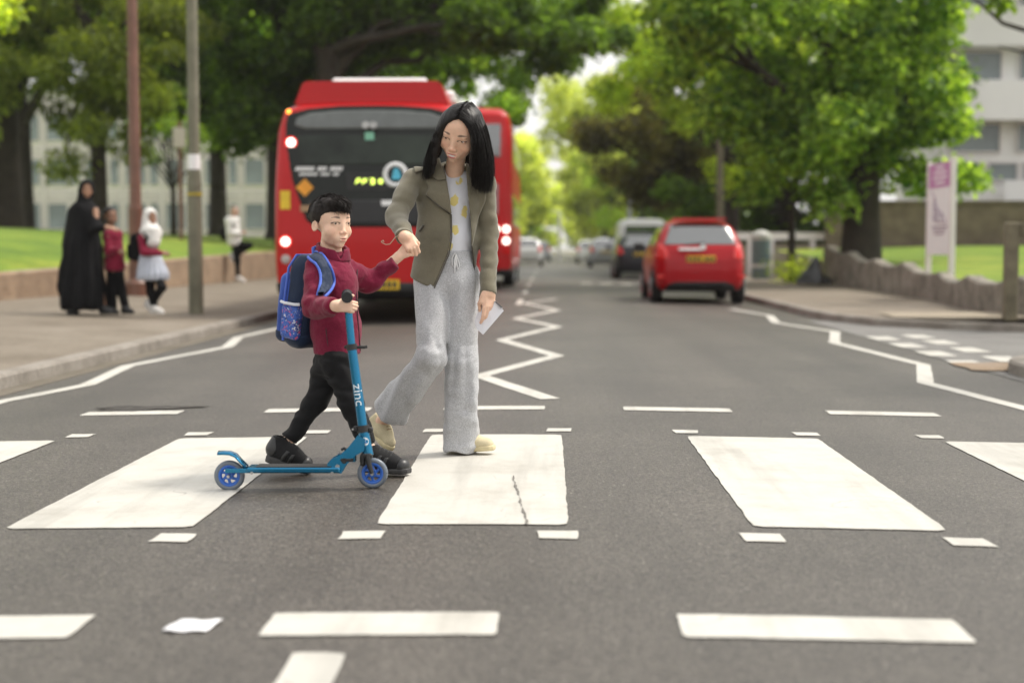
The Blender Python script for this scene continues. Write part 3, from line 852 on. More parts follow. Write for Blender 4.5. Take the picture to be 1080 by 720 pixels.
# ================================================================== TREES
def leaf_mat(name, trans=.55):
    m, n, l, b = nodes_of(name)
    a = n.new('ShaderNodeVertexColor'); a.layer_name = 'Col'
    oi = n.new('ShaderNodeObjectInfo')
    b.inputs['Roughness'].default_value = .5; b.inputs['Specular IOR Level'].default_value = .35
    l.new(a.outputs[0], b.inputs['Base Color'])
    t = n.new('ShaderNodeBsdfTranslucent')
    tcol = mixc(n, l, 1., a.outputs[0], (2.1, 2.1, .7), 'MULTIPLY'); l.new(tcol, t.inputs['Color'])
    mx = n.new('ShaderNodeMixShader'); mx.inputs[0].default_value = trans
    l.new(b.outputs[0], mx.inputs[1]); l.new(t.outputs[0], mx.inputs[2])
    l.new(mx.outputs[0], n['Material Output'].inputs['Surface'])
    return m
M_LEAF = leaf_mat('leaves')
M_BARK = pmat('bark', (.028, .021, .015), .9, .35, 3., bump=.8, bscale=18.)

def crown_mesh(clumps, n, size, cols, seed, droop=.3, spread=.42):
    """n leaf sprays scattered about clump centres (x,y,z,r); each spray is a pair of bent leaves"""
    r = np.random.default_rng(seed); C = np.asarray(clumps, float)
    w = C[:, 3] ** 2; k = r.choice(len(C), n, p=w / w.sum())
    d = r.normal(size=(n, 3)); d /= np.linalg.norm(d, axis=1)[:, None]
    rad = C[k, 3] * np.clip(r.normal(.78, .25, n), .05, 1.35)
    p = C[k, :3] + d * rad[:, None] * np.array([1, 1, .72])
    s = size * r.uniform(.6, 1.35, n)
    # leaf frame: long axis outwards and drooping, normal mostly up
    ax = d * .8 + r.normal(size=(n, 3)) * .7; ax[:, 2] -= droop; ax /= np.linalg.norm(ax, axis=1)[:, None]
    nr = np.array([0, 0, 1.]) + r.normal(size=(n, 3)) * .55; sd = np.cross(ax, nr); sd /= np.linalg.norm(sd, axis=1)[:, None] + 1e-9
    up = np.cross(sd, ax)
    L, W = s[:, None], (s * spread)[:, None]
    v = [p - ax * L * .5, p + sd * W + up * W * .25, p + ax * L * .5 - up * L * .12, p - sd * W + up * W * .25]
    V = np.stack(v, 1).reshape(-1, 3); F = np.arange(4 * n).reshape(n, 4)
    tone = r.normal(0, .16, len(C))[k] + r.normal(0, .14, n)
    cols = np.asarray(cols, float); t = np.clip(r.normal(.45, .28, n) + tone * .5, 0, 1)
    col = cols[0] + (cols[1] - cols[0]) * t[:, None]; col = np.clip(col * (1 + tone[:, None]), .004, 1)
    me = mesh_np('crown', V, F, False); set_col(me, np.repeat(col, 4, 0)); return me

def limb(mb, a, b, ra, rb, seed, n=6, wob=.06):
    r = random.Random(seed); a = np.asarray(a, float); b = np.asarray(b, float); L = np.linalg.norm(b - a)
    pts = [a + (b - a) * t + np.array([r.uniform(-1, 1), r.uniform(-1, 1), r.uniform(-.5, 1)]) * L * wob * math.sin(math.pi * t) for t in np.linspace(0, 1, n)]
    mb.tube(pts, np.linspace(ra, rb, n), 9); return pts

def tree(name, label, loc, ells, trunk_r, fork_z, n, size, cols, seed, nclump=40, group=None, cat='tree', lean=(0, 0), droop=.3, limbs=True, clump_r=(.5, 1.1), spread=.42):
    t = thing(name, label, cat, loc, 0, group); r = random.Random(seed); cl = []
    wt = [e[3] * e[4] * e[5] for e in ells]
    for i in range(nclump):
        e = r.choices(ells, wt)[0]
        while True:
            q = np.array([r.uniform(-1, 1) for _ in range(3)])
            if .3 < np.linalg.norm(q) < 1: break
        cl.append((e[0] + q[0] * e[3], e[1] + q[1] * e[4], e[2] + q[2] * e[5], r.uniform(*clump_r)))
    mb = MB(); top = np.array([lean[0], lean[1], fork_z])
    mb.tube([(0, 0, -.3), (0, 0, .1), (lean[0] * .3, lean[1] * .3, fork_z * .35), tuple(top)], [trunk_r * 1.5, trunk_r * 1.2, trunk_r, trunk_r * .85], 14)
    if limbs:
        prim = sorted(cl, key=lambda c: -c[3])[:9]
        for i, c in enumerate(prim):
            pts = limb(mb, top - np.array([0, 0, r.uniform(0, .2) * fork_z]), c[:3], trunk_r * .5, trunk_r * .1, seed * 31 + i)
            for c2 in sorted(cl, key=lambda q: np.linalg.norm(np.array(q[:3]) - np.array(c[:3])))[1:4]:
                limb(mb, pts[3], c2[:3], trunk_r * .2, trunk_r * .05, seed * 77 + i, 5)
    autosmooth(mb.build('trunk', M_BARK, t), 60)
    link('crown', crown_mesh(cl, n, size, cols, seed, droop, spread), M_LEAF, t)
    return t

G_DARK = ((.03, .065, .014), (.13, .21, .034)); G_MID = ((.06, .115, .018), (.22, .32, .04))
G_LIGHT = ((.055, .13, .024), (.34, .46, .09)); G_YEL = ((.17, .25, .035), (.50, .57, .10)); G_FAR_HAZE = ((.28, .34, .10), (.52, .55, .22)); G_GREY = ((.05, .075, .03), (.11, .14, .055))  # far leaf colours paled, with the haze put into them
G_COPPER = ((.035, .03, .02), (.13, .12, .05)); G_PINE = ((.07, .10, .022), (.24, .28, .055))

# left of the road
tree('conifer', 'shaggy olive green conifer with a dark trunk behind the woman in black', (-13.3, 42, 1.5),
     [(0, 0, 6.0, 3.2, 3., 2.6), (-.9, -.6, 3.4, 3.0, 2.0, 1.6), (0, 0, 9.0, 2.8, 2.4, 2.6), (1.6, -.8, 4.6, 1.6, 1.2, 1.8)], .22, 6., 30000, .19, G_PINE, 11, 120, droop=.9, clump_r=(.35, .8), spread=.24)
tree('broadleaf_tree', 'broadleaf tree with a thick dark trunk at the left edge of the lawn', (-16.9, 44, 1.6),
     [(-1, 0, 7.5, 3.6, 3.2, 3.), (-2.5, 0, 5, 2.5, 2.5, 1.6)], .5, 5., 9000, .26, G_DARK, 12, 40)
tree('broadleaf_tree', 'bright yellow green leafy tree overhanging the top left of the lawn', (-13.6, 26.5, 1.4),
     [(2.3, 0, 4.5, 1.7, 1.6, 1.1), (.6, 0, 5.6, 2.2, 2., 1.6)], .22, 4.5, 8000, .16, G_YEL, 13, 36, clump_r=(.3, .7))
tree('young_tree', 'small sparse tree with thin dark forked branches in front of the apartments', (-13.2, 50, 1.6),
     [(0, 0, 3.6, 1.9, 1.5, 1.3)], .1, 1.6, 1500, .16, G_MID, 14, 26, clump_r=(.3, .55))
tree('broadleaf_tree', 'large dark green tree filling the view between the lamp posts and the bus', (-11.5, 60, 1.6),
     [(0, 0, 9.5, 5.0, 4.0, 3.6), (2.2, -1, 5.6, 3.6, 3, 1.7), (-3.5, 0, 8, 4., 3, 3.), (-3.5, -1, 5.4, 3., 2., 1.2)], .35, 6., 32000, .27, G_DARK, 15, 80, clump_r=(.6, 1.3))
tree('broadleaf_tree', 'dark tree with a straight grey trunk just left of the bus', (-8.6, 46, .9),
     [(.3, 0, 7.5, 3.6, 3.2, 2.6), (2.6, 0, 6.8, 2.4, 2.5, 2.), (-1.2, -.5, 4.6, 2.2, 1.8, 1.1)], .24, 5.5, 24000, .22, G_DARK, 16, 60, clump_r=(.5, 1.1))
tree('plane_tree', 'tall spreading green tree arching over the road above the bus', (-6.6, 56, .1),
     [(0, 0, 9., 5.2, 4.5, 3.0), (5.0, 0, 9.3, 3.6, 3.5, 2.7), (3.2, -2, 6.5, 3.4, 2.5, 1.3)], .4, 6., 34000, .24, G_LIGHT, 17, 100, clump_r=(.5, 1.1))
tree('plane_tree', 'dark green overhanging tree with sky showing through above the far road', (-6.8, 44, .1),
     [(4.2, 0, 9.0, 3.0, 3., 2.2), (7.3, 0, 8.3, 2.1, 2.2, 2.1), (1, 0, 9, 4., 3., 2.)], .4, 7., 21000, .2, G_DARK, 18, 60, clump_r=(.4, .9))
tree('broadleaf_tree', 'wide dark green tree in front of the left part of the apartment block', (-21.5, 58, 1.7),
     [(0, 0, 8.6, 5.0, 3.5, 3.2), (3.5, 0, 7.0, 3., 3, 2.)], .4, 5., 17000, .27, G_DARK, 19, 60, clump_r=(.6, 1.3))
tree('broadleaf_tree', 'mid green tree above the apartment roof between the two lamp posts', (-15.8, 68, 1.7),
     [(0, 0, 10., 5.0, 4., 3.6), (2, 0, 7.2, 4., 3, 1.8)], .4, 6., 17000, .3, G_MID, 20, 60, clump_r=(.7, 1.4))
# right of the road
tree('horse_chestnut', 'big leafy tree with a thick dark trunk and low sweeping boughs behind the concrete wall', (7.75, 35.5, .45),
     [(-1.8, 0, 6.6, 4.0, 3.6, 2.6), (.1, -.5, 3.9, 2.9, 2.6, 1.5), (1.9, 0, 2.9, 1.0, 1.5, 1.3), (-2.6, 0, 3.9, 1.5, 1.5, 1.5), (-1.9, -.8, 2.3, 1.6, 1.1, .9), (1.6, -.8, 2.0, 1.2, 1., .8), (1.0, 0, 6.3, 1.7, 2.5, 2.0)], .44, 3.6, 38000, .2, G_LIGHT, 21, 150, clump_r=(.45, .95), droop=.5)
tree('street_tree', 'thin trunked young tree beside the white railing', (6.55, 38.5, .1),
     [(0, 0, 3.7, 1.5, 1.4, 1.2)], .1, 2.4, 4000, .17, G_MID, 22, 26, clump_r=(.35, .7))
tree('copper_beech', 'dark brownish green beech beyond the parked cars', (6.6, 66, .1),
     [(-1.0, 0, 6.2, 4.4, 3.5, 2.8), (0, 0, 3.6, 3.4, 3, 1.5)], .4, 4., 15000, .22, G_COPPER, 23, 60, clump_r=(.6, 1.2))
tree('broadleaf_tree', 'pale green tree in front of the copper beech over the parked cars', (6.9, 54, .1),
     [(-1.8, 0, 6.6, 3.2, 2.8, 1.7), (-2.5, 0, 9.5, 3.4, 3.0, 2.2), (-4.1, 0, 10.6, 2.4, 2.5, 2.2), (-3.9, 0, 7.6, 1.7, 2, 1.4), (0, 0, 9, 4, 3, 2.5), (-.6, 0, 4.2, 2.4, 2, 1.)], .3, 4.5, 24000, .2, G_YEL, 24, 100, clump_r=(.45, .9))
tree('evergreen_tree', 'dense dark evergreen behind the white railing', (9.5, 58, .1),
     [(-1, 0, 3.4, 4.2, 3., 2.6), (2, 0, 7.2, 5., 3.5, 3.), (1.5, 0, 1.9, 3.6, 2.5, 1.5)], .35, 3., 19000, .24, G_DARK, 25, 50, clump_r=(.6, 1.2))
tree('broadleaf_tree', 'tree rising behind the brown brick wall beside the white building', (11.2, 49.5, .2),
     [(0, 0, 5.2, 2.1, 2.2, 2.4)], .25, 3.6, 7000, .22, G_MID, 26, 36, clump_r=(.5, 1.))
# far down the road
far = [(-5.4, 132, 9.5, 6., G_FAR_HAZE, 'tall pale sunlit tree at the far left of the road'), (5.6, 142, 9.5, 6.2, G_FAR_HAZE, 'tall pale sunlit tree at the far right of the road'),
       (-1.5, 240, 12, 9., G_FAR_HAZE, 'broad pale tree straight ahead beyond the end of the road'), (-9.5, 84, 7, 4.2, G_FAR_HAZE, 'pale green roadside tree beyond the double decker bus'), (-8.5, 112, 8, 5., G_FAR_HAZE, 'yellow green tree far down the left side of the road'),
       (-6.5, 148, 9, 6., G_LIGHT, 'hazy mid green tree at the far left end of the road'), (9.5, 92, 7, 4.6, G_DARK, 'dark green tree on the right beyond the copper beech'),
       (8.5, 122, 8, 5., G_MID, 'green tree far down the right side of the road'), (7.5, 160, 8, 6., G_FAR_HAZE, 'light green tree closing the far right end of the road'),
       (-2.2, 205, 8.5, 7., G_FAR_HAZE, 'light green tree closing the end of the road on the left'), (6.5, 215, 9, 7.5, G_FAR_HAZE, 'mid green tree closing the end of the road on the right')]
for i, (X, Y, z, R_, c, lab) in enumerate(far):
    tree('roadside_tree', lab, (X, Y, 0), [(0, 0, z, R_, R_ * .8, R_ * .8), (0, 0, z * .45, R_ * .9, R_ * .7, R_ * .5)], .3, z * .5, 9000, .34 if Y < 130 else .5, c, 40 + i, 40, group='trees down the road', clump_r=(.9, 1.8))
tree('roadside_tree', 'tall pale green tree leaning over the road where the sky shows through', (6.9, 104, 0), [(-3.6, 0, 11., 3.8, 3.4, 3.4), (-1, 0, 9, 4, 3.4, 3.)], .32, 6, 12000, .34, G_FAR_HAZE, 55, 50, group='trees down the road', clump_r=(.8, 1.6))
tree('street_tree', 'unseen street tree at the near right corner casting shade over the road', (10.6, 11.6, .2), [(-.9, .6, 6.2, 2.4, .9, .8), (-2.2, 1.4, 5.6, 1.6, .5, .5), (-3.2, -.2, 6.3, 1.6, .4, .5)], .25, 4.5, 6000, .2, G_MID, 56, 34, clump_r=(.3, .6))  # tree out of view, put in for its shade on the road
def hedge(name, label, loc, L, W, H, n, cols, seed, size=.2):
    r = random.Random(seed); t = thing(name, label, 'hedge', loc)
    cl = [(r.uniform(-W / 2, W / 2), r.uniform(-L / 2, L / 2), r.uniform(.2, H), r.uniform(.4, .8)) for _ in range(int(40))]
    link('foliage', crown_mesh(cl, n, size, cols, seed), M_LEAF, t)
    mb = MB()
    for k in range(10): c = cl[k]; mb = MB(); limb(mb, (c[0], c[1], -.2), (c[0], c[1], H * .8), .04, .015, seed + k); mb.build('stem', M_BARK, t)
    return t
hedge('hedge', 'bright yellow green hedge along the left pavement beyond the buses', (-5.6, 92, 0), 40, 2.2, 2.6, 9000, G_YEL, 61)
hedge('hedge', 'green hedge along the right pavement behind the parked cars', (6.8, 88, 0), 44, 2.4, 2.2, 9000, G_MID, 62)
hedge('shrub', 'low yellow green shrub at the foot of the thin street tree', (6.5, 37.4, .1), 1.0, .7, .24, 500, G_YEL, 63, .1)

# branch of a tree that stands outside the frame on the right
br = thing('overhanging_branch_tree', 'bare arching bough with a few leaves reaching in from the right edge', 'tree', (11.6, 24.5, .5))
mb = MB(); mb.tube([(0, 0, -.3), (-.1, 0, 1.5), (-.3, .1, 4.)], [.32, .25, .2], 12)
mb.tube([(-.3, .1, 4.), (-1.4, 0, 4.05), (-2.3, 0, 3.9), (-3.1, 0, 3.98), (-3.9, .1, 4.25), (-4.5, .1, 4.75)], [.11, .075, .06, .05, .035, .015], 9)
mb.tube([(-3.1, 0, 3.98), (-3.6, 0, 3.75), (-4.0, 0, 3.85)], [.03, .02, .01], 7)
mb.tube([(-.3, .1, 4.), (-.9, -.1, 5.2), (-2.0, -.3, 5.9)], [.13, .09, .05], 9)
mb.tube([(-2.3, 0, 3.9), (-2.6, 0, 4.5), (-2.5, 0, 5.1)], [.03, .02, .01], 7)
autosmooth(mb.build('trunk', M_BARK, br), 60)
cl = [(-2.0, -.3, 5.55, .5), (-1.2, -.4, 5.4, .5), (-2.7, -.2, 5.9, .45), (-1.6, -.2, 6.1, .8), (-4.0, 0, 4.6, .3), (-2.5, 0, 5.0, .3), (-1.0, 0, 4.6, .3)]
link('crown', crown_mesh(cl, 1500, .15, G_MID, 71), M_LEAF, br)

# ================================================================== VEHICLES
def paint(name, col, rough=.3): return pmat(name, col, rough, .03, 1., coat=.12, spec=.28)
M_RED = paint('red_paint', (.37, .003, .009)); M_BUSRED = paint('bus_red_paint', (.47, .008, .010))
M_NAVY = paint('dark_blue_paint', (.02, .022, .03)); M_VAN = paint('white_paint', (.75, .75, .74)); M_SILVER = paint('silver_paint', (.42, .44, .46))
M_CGLASS = pmat('car_glass', (.025, .032, .034), .04, .1, spec=.9); M_BLACKP = pmat('black_trim', (.012, .012, .013), .45)
M_GLOSSB = pmat('gloss_black_panel', (.010, .012, .010), .10, .1, 2., spec=.28)
M_TYRE = pmat('tyre_rubber', (.015, .015, .015), .85); M_RIM = pmat('alloy', (.45, .45, .46), .3, metal=.8)
M_CGLASS.node_tree.nodes['Principled BSDF'].inputs['IOR'].default_value = 2.0
M_LAMPR = pmat('red_lens', (.62, .010, .008), .12, coat=.5); M_CHROME = pmat('chrome', (.7, .7, .7), .15, metal=1.)
M_YPLATE = pmat('yellow_plate', (.72, .46, .015), .4); M_PCHAR = pmat('plate_characters', (.02, .02, .02), .5)
M_LIT = emis('lit_white_lamp', (1., .90, .80), 2.6); M_LED = emis('led_digits', (.80, 1., .16), 2.2); M_LITR = emis('lit_red_ring', (.9, .03, .02), 1.2)
M_AMB = emis('lit_amber_lamp', (1., .3, .04), 4.)

def sym(pts): return [(x, z) for x, z in pts] + [(-x, z) for x, z in reversed(pts)]
def mirror_y(c): return c
def wheel(parent, x, y, r, w=.2, steer=0):
    mb = MB(); mb.tube([(x - w / 2, y, r), (x - w / 2 + .02, y, r), (x + w / 2 - .02, y, r), (x + w / 2, y, r)], [r * .9, r, r, r * .9], 28)
    o = autosmooth(mb.build('wheel', M_TYRE, parent), 40)
    sx = 1 if x > 0 else -1
    mb = MB(); c = x + sx * (w / 2)
    mb.tube([(c - .04 * sx, y, r), (c + .005 * sx, y, r)], [r * .64, r * .6], 24)
    for k in range(7):
        a = 2 * math.pi * k / 7; mb.tube([(c + .012 * sx, y, r), (c + .006 * sx, y + math.cos(a) * r * .6, r + math.sin(a) * r * .6)], [.035, .025], 6)
    autosmooth(mb.build('rim', M_RIM, o), 40)

def car(name, label, loc, mat, side, sect, plan, glass_rear, glass_side, L, cell=.03, lamps=(), extra=None, plate=(.52, .11, .82), group=None, black=None, wheelr=.31, wx=.74, wy=(.72, 3.2)):
    """body = smooth intersection of the side, section and plan outlines; rear at y = 0"""
    t = thing(name, label, 'car' if 'van' not in name else 'van', loc, 0, group)
    sx = sym(sect); px = sym(plan)
    def body(P):
        x, y, z = P
        d = smax(smax(poly2(y, z, side), poly2(x, z, sx), .2), poly2(x, y, px), .2)
        for w in wy: d = smax(d, -(np.sqrt((y - w) ** 2 + (z - wheelr) ** 2) - wheelr - .06) - np.where(np.abs(x) < wx - .2, 1., 0) * 2, .03)
        return d
    W = max(p[0] for p in sect); H = max(p[1] for p in side)
    def local(nm, f, lo, hi, h, m, par=t):
        V, F = surface(f, lo, hi, h); V = smooth_mesh(V, F, 1)
        return link(nm, mesh_np(nm, V, F), m, par)
    bo = local('body', body, (-W - .1, -.15, .1), (W + .1, L + .15, H + .1), cell, mat)
    def pat(nm, region, lo, hi, m, par=t, out=.008, th=.05):
        th = .05
        local(nm, lambda P: smax(np.abs(body(P) - out + th / 2) - th / 2, region(P)), lo, hi, .018, m, par)
    if glass_rear: pat('rear_window', lambda P: np.maximum(poly2(P[0], P[2], glass_rear), P[1] - 1.0), (-W, -.1, .7), (W, 1., H), M_CGLASS)
    if glass_side:
        for s in (-1, 1):
            pat('side_window', lambda P, s=s: np.maximum(poly2(P[1], P[2], glass_side), .35 - s * P[0]), (-W if s < 0 else .35, -.1, .7), (-.35 if s < 0 else W, L, H), M_CGLASS)
    for nm, reg, m in lamps:
        for s in (-1, 1): pat(nm, lambda P, s=s: np.maximum(poly2(s * P[0], P[2], reg), P[1] - .45), (-W - .05, -.12, .3), (W + .05, .5, H), m, out=.012, th=.02)
    if black: pat('bumper_trim', lambda P: np.maximum(poly2(P[0], P[2], black), P[1] - .5), (-W, -.12, .1), (W, .5, .7), M_BLACKP, out=.008, th=.014)
    if plate:
        pw, ph, pz = plate; y = -.03
        for yy in np.arange(-.15, .5, .01):
            if body((np.array([0.]), np.array([yy]), np.array([pz])))[0] < .012: y = yy; break
        mb = MB(); mb.box((0, y - .008, pz), (pw, .02, ph), bev=.006); po = mb.build('number_plate', M_YPLATE, t)
        mb = MB()
        for k in range(7): mb.box((-pw * .40 + pw * .8 * k / 6 + (.015 if k > 3 else -.015), y - .02, pz), (pw * .085, .006, ph * .62))
        mb.build('plate_characters', M_PCHAR, po)
    for w in wy:
        for s in (-1, 1): wheel(t, s * wx, w, wheelr)
    for s in (-1, 1): mb = MB(); mb.box((s * (W + .08), L * .58, H * .66), (.2, .1, .13), bev=.03); autosmooth(mb.build('door_mirror', M_BLACKP, t))
    if extra: extra(t, body, pat)
    return t

HATCH_SIDE = [(.12, .2), (.0, .36), (-.03, .62), (.0, .8), (.1, 1.0), (.40, 1.40), (.62, 1.52), (1.3, 1.59), (2.1, 1.5), (2.95, 1.03), (3.7, .9), (3.98, .68), (4.0, .35), (3.9, .2)]
HATCH_SECT = [(.70, .18), (.83, .3), (.875, .6), (.87, .85), (.80, 1.02), (.64, 1.36), (.53, 1.50), (.38, 1.565), (.2, 1.6)]
HATCH_PLAN = [(.40, -.05), (.66, .03), (.80, .2), (.865, .6), (.885, 1.2), (.885, 2.6), (.83, 3.5), (.7, 3.9), (.3, 4.02)]
G_REAR = sym([(.65, 1.07), (.56, 1.3), (.50, 1.43)]); G_SIDE = [(.75, 1.06), (2.75, 1.06), (2.05, 1.42), (1.3, 1.47), (.75, 1.42)]
LAMP = [(.56, .84), (.70, .79), (.92, .92), (.92, 1.12), (.72, 1.12), (.60, .98)]
def hatch_extra(t, body, pat):
    mb = MB(); mb.box((-.2, .02, .985), (.42, .05, .055), bev=.015); mb.build('chrome_strip', M_CHROME, t)
    mb = MB(); mb.tube([(.03, .05, 1.03), (.03, .0, 1.03)], .055, 18); mb.build('badge', M_CHROME, t)
    pat('boot_groove', lambda P: np.maximum(np.abs(P[2] - (.70 + .05 * np.abs(P[0]))) - .008, P[1] - .4), (-.75, -.1, .6), (.75, .4, .85), M_BLACKP, out=.002, th=.012)
    mb = MB(); mb.tube([(-.28, .09, 1.065), (.06, .075, 1.10)], .012, 8); mb.build('wiper', M_BLACKP, t)
    mb = MB(); mb.box((0, .50, 1.53), (.98, .22, .035), bev=.015); autosmooth(mb.build('spoiler', M_RED, t))
    for s in (-1, 1): mb = MB(); mb.box((s * .72, .0, .5), (.12, .05, .06), bev=.01); mb.build('reflector', M_LAMPR, t)
car('parked_car', 'shiny red hatchback parked by the right kerb with a yellow rear plate', (2.72, 25.4, -.055), M_RED, HATCH_SIDE, HATCH_SECT, HATCH_PLAN, G_REAR, G_SIDE, 4.05,
    lamps=[('tail_light', LAMP, M_LAMPR)], extra=hatch_extra, black=sym([(.66, .24), (.60, .36), (.45, .42)]), group='cars parked along the road')
car('parked_car', 'dark blue hatchback parked in front of the white van', (2.98, 45.5, -.06), M_NAVY, HATCH_SIDE, HATCH_SECT, HATCH_PLAN, G_REAR, G_SIDE, 4.05, cell=.04,
    lamps=[('tail_light', LAMP, M_LAMPR)], black=None, plate=(.52, .11, .82), group='cars parked along the road')
VAN_SIDE = [(.1, .3), (.0, .5), (-.02, 1.0), (.15, 1.95), (.4, 2.15), (2.9, 2.15), (3.6, 1.3), (4.4, 1.1), (4.5, .5), (4.3, .3)]
VAN_SECT = [(.8, .3), (.95, .5), (.98, 1.1), (.86, 1.95), (.7, 2.12), (.4, 2.18)]
VAN_PLAN = [(.9, -.03), (.99, .2), (.99, 3.4), (.85, 4.3), (.4, 4.5)]
car('parked_van', 'white panel van with two dark rear windows parked beyond the dark blue hatchback', (3.5, 52.5, -.06), M_VAN, VAN_SIDE, VAN_SECT, VAN_PLAN, None, [(2.0, 1.25), (3.3, 1.25), (2.9, 1.8), (2.0, 1.8)], 4.5, cell=.045,
    lamps=[('rear_window', [(-.02, 1.32), (.72, 1.32), (.66, 1.85), (-.02, 1.85)], M_CGLASS), ('tail_light', [(.80, .8), (.93, .8), (.93, 1.2), (.80, 1.2)], M_LAMPR)], plate=(.52, .11, .6), wx=.82, wy=(.8, 3.5), wheelr=.33)
car('parked_car', 'silver hatchback parked far down the right side beyond the van', (2.9, 72, -.05), M_SILVER, HATCH_SIDE, HATCH_SECT, HATCH_PLAN, G_REAR, G_SIDE, 4.05, cell=.06, lamps=[('tail_light', LAMP, M_LAMPR)], group='cars parked along the road')
car('parked_car', 'pale grey car parked farthest away on the right, left of the silver one', (2.65, 92, -.05), M_VAN, HATCH_SIDE, HATCH_SECT, HATCH_PLAN, G_REAR, G_SIDE, 4.05, cell=.07, plate=None, lamps=[('tail_light', LAMP, M_LAMPR)], group='cars parked along the road')
HEADL = [(.55, .7), (.8, .72), (.84, .86), (.6, .84)]
for X, Y, m, lab in ((-1.12, 76, M_VAN, 'white car waiting just past the right side of the double decker'), (-.65, 100, M_SILVER, 'silver car far down the road beyond the buses')):
    car('distant_car', lab, (X, Y, -.02), m, HATCH_SIDE, HATCH_SECT, HATCH_PLAN, G_REAR, G_SIDE, 4.05, cell=.07, plate=None, lamps=[('tail_light', LAMP, M_LAMPR)])

# ---- the single decker bus
bus = thing('single_decker_bus', 'red single decker bus seen from behind at the left kerb with a roof pod', 'bus', (-2.33, 18.55, -.05))
BSEC = [(1.08, .3), (1.24, .42), (1.29, .9), (1.285, 1.7), (1.225, 2.55), (1.15, 2.82), (.95, 2.93), (.4, 2.97)]
BSIDE = [(.12, .3), (.0, .45), (-.02, 1.1), (.03, 2.0), (.18, 2.85), (.32, 2.97), (10.3, 2.97), (10.5, 2.0), (10.5, .3)]
def busb(P):
    d = smax(poly2(P[1], P[2], BSIDE), poly2(P[0], P[2], sym(BSEC)), .16)
    d = smax(d, poly2(P[0], P[1], sym([(1.16, -.05), (1.26, .03), (1.3, .2), (1.3, 10.3), (1.0, 10.55)])), .1)
    return d
def bl(nm, f, lo, hi, h, m, par):
    V, F = surface(f, lo, hi, h); V = smooth_mesh(V, F, 1); return link(nm, mesh_np(nm, V, F), m, par)
def bwheel(P):
    d = busb(P)
    for w in (3.2, 8.6): d = smax(d, -(np.sqrt((P[1] - w) ** 2 + (P[2] - .45) ** 2) - .56) - np.where(np.abs(P[0]) < .8, 2., 0), .03)
    return d
bl('body', bwheel, (-1.35, -.15, .2), (1.35, 10.7, 3.1), .045, M_BUSRED, bus)
def bpat(nm, reg, lo, hi, m, par=bus, out=.008, th=.016, h=.02):
    th = max(th, 2.6 * h)
    return bl(nm, lambda P: smax(np.abs(busb(P) - out + th / 2) - th / 2, reg(P)), lo, hi, h, m, par)
PAN = sym([(.70, 1.27), (.83, 1.36), (.92, 1.6), (1.03, 1.95), (1.10, 2.35), (1.115, 2.6), (1.09, 2.76), (.8, 2.83), (.4, 2.865), (.1, 2.87)])
panel = bpat('rear_panel', lambda P: np.maximum(poly2(P[0], P[2], PAN), P[1] - .8), (-1.2, -.12, 1.2), (1.2, .8, 2.95), M_GLOSSB)
WIN = sym([(.84, 2.08), (.9, 2.12), (.98, 2.42), (.95, 2.47), (.4, 2.49)])
bpat('rear_window', lambda P: np.maximum(poly2(P[0], P[2], WIN), P[1] - .6), (-1.1, -.12, 1.95), (1.1, .6, 2.6), pmat('bus_window_glass', (.022, .03, .022), .06, .6, 1.2, spec=.3), panel, .014, .02)
SHEEN = sym([(.85, 2.55), (1.0, 2.6), (.97, 2.7), (.8, 2.77), (.4, 2.805), (.1, 2.81)])
bpat('sheen_band', lambda P: np.maximum(poly2(P[0], P[2], SHEEN), P[1] - .8), (-1.1, -.12, 2.45), (1.1, .8, 2.9), pmat('pale_sheen', (.09, .10, .095), .18, spec=.9), panel, .02, .03)  # upper band of the panel, its pale reflection put into the colour
bpat('bumper', lambda P: np.maximum(P[2] - .56, P[1] - .9), (-1.35, -.15, .22), (1.35, .9, .6), M_BLACKP, bus, .012, .024, .03)
bpat('engine_grille', lambda P: np.maximum(poly2(P[0], P[2], sym([(.64, 1.30), (.72, 1.42), (.82, 1.62), (.3, 1.64)])), P[1] - .5), (-1, -.12, 1.2), (1, .5, 1.75), pmat('matt_black_grille', (.018, .018, .02), .55), panel, .018, .024)
for s in (-1, 1): bpat('side_window', lambda P, s=s: np.maximum(np.maximum(np.abs(P[2] - 1.95) - .5, np.abs(P[1] - 5.2) - 4.6), .8 - s * P[0]), (-1.35 if s < 0 else .8, .4, 1.4), (-.8 if s < 0 else 1.35, 10, 2.5), M_CGLASS, bus, .008, .016, .04)
mb = MB()
pod = [(-1.02, 2.9), (-.92, 3.16), (-.86, 3.2), (.86, 3.2), (.92, 3.16), (1.02, 2.9)]
mb.prism(pod, .32, 8.2, axis=1); autosmooth(mb.build('roof_pod', M_BUSRED, bus), 25)
mb = MB(); mb.box((.02, 2.3, 3.26), (1.34, 2.6, .13), bev=.05); mb.build('air_unit', M_VAN, bus)
mb = MB(); mb.box((.95, 2.6, 3.1), (.16, 2.4, .2), bev=.05); mb.build('pod_cover', M_VAN, bus)
def surf_y(x, z):
    for yy in np.arange(-.2, .9, .008):
        if busb((np.array([x]), np.array([yy]), np.array([z])))[0] < .0: return yy
    return 0.
def disc(nm, x, z, r, m, par=bus, ring=None, out=.012):
    y = surf_y(x, z) - out
    mb = MB(); mb.tube([(x, y + .05, z), (x, y, z), (x, y - .008, z)], [r, r, r * .8], 22); o = autosmooth(mb.build(nm, m, par))
    if ring:
        mb = MB(); mb.tube([(x, y + .05, z), (x, y - .003, z)], [r * 1.28, r * 1.25], 22); mb.build('lamp_ring', ring, o)
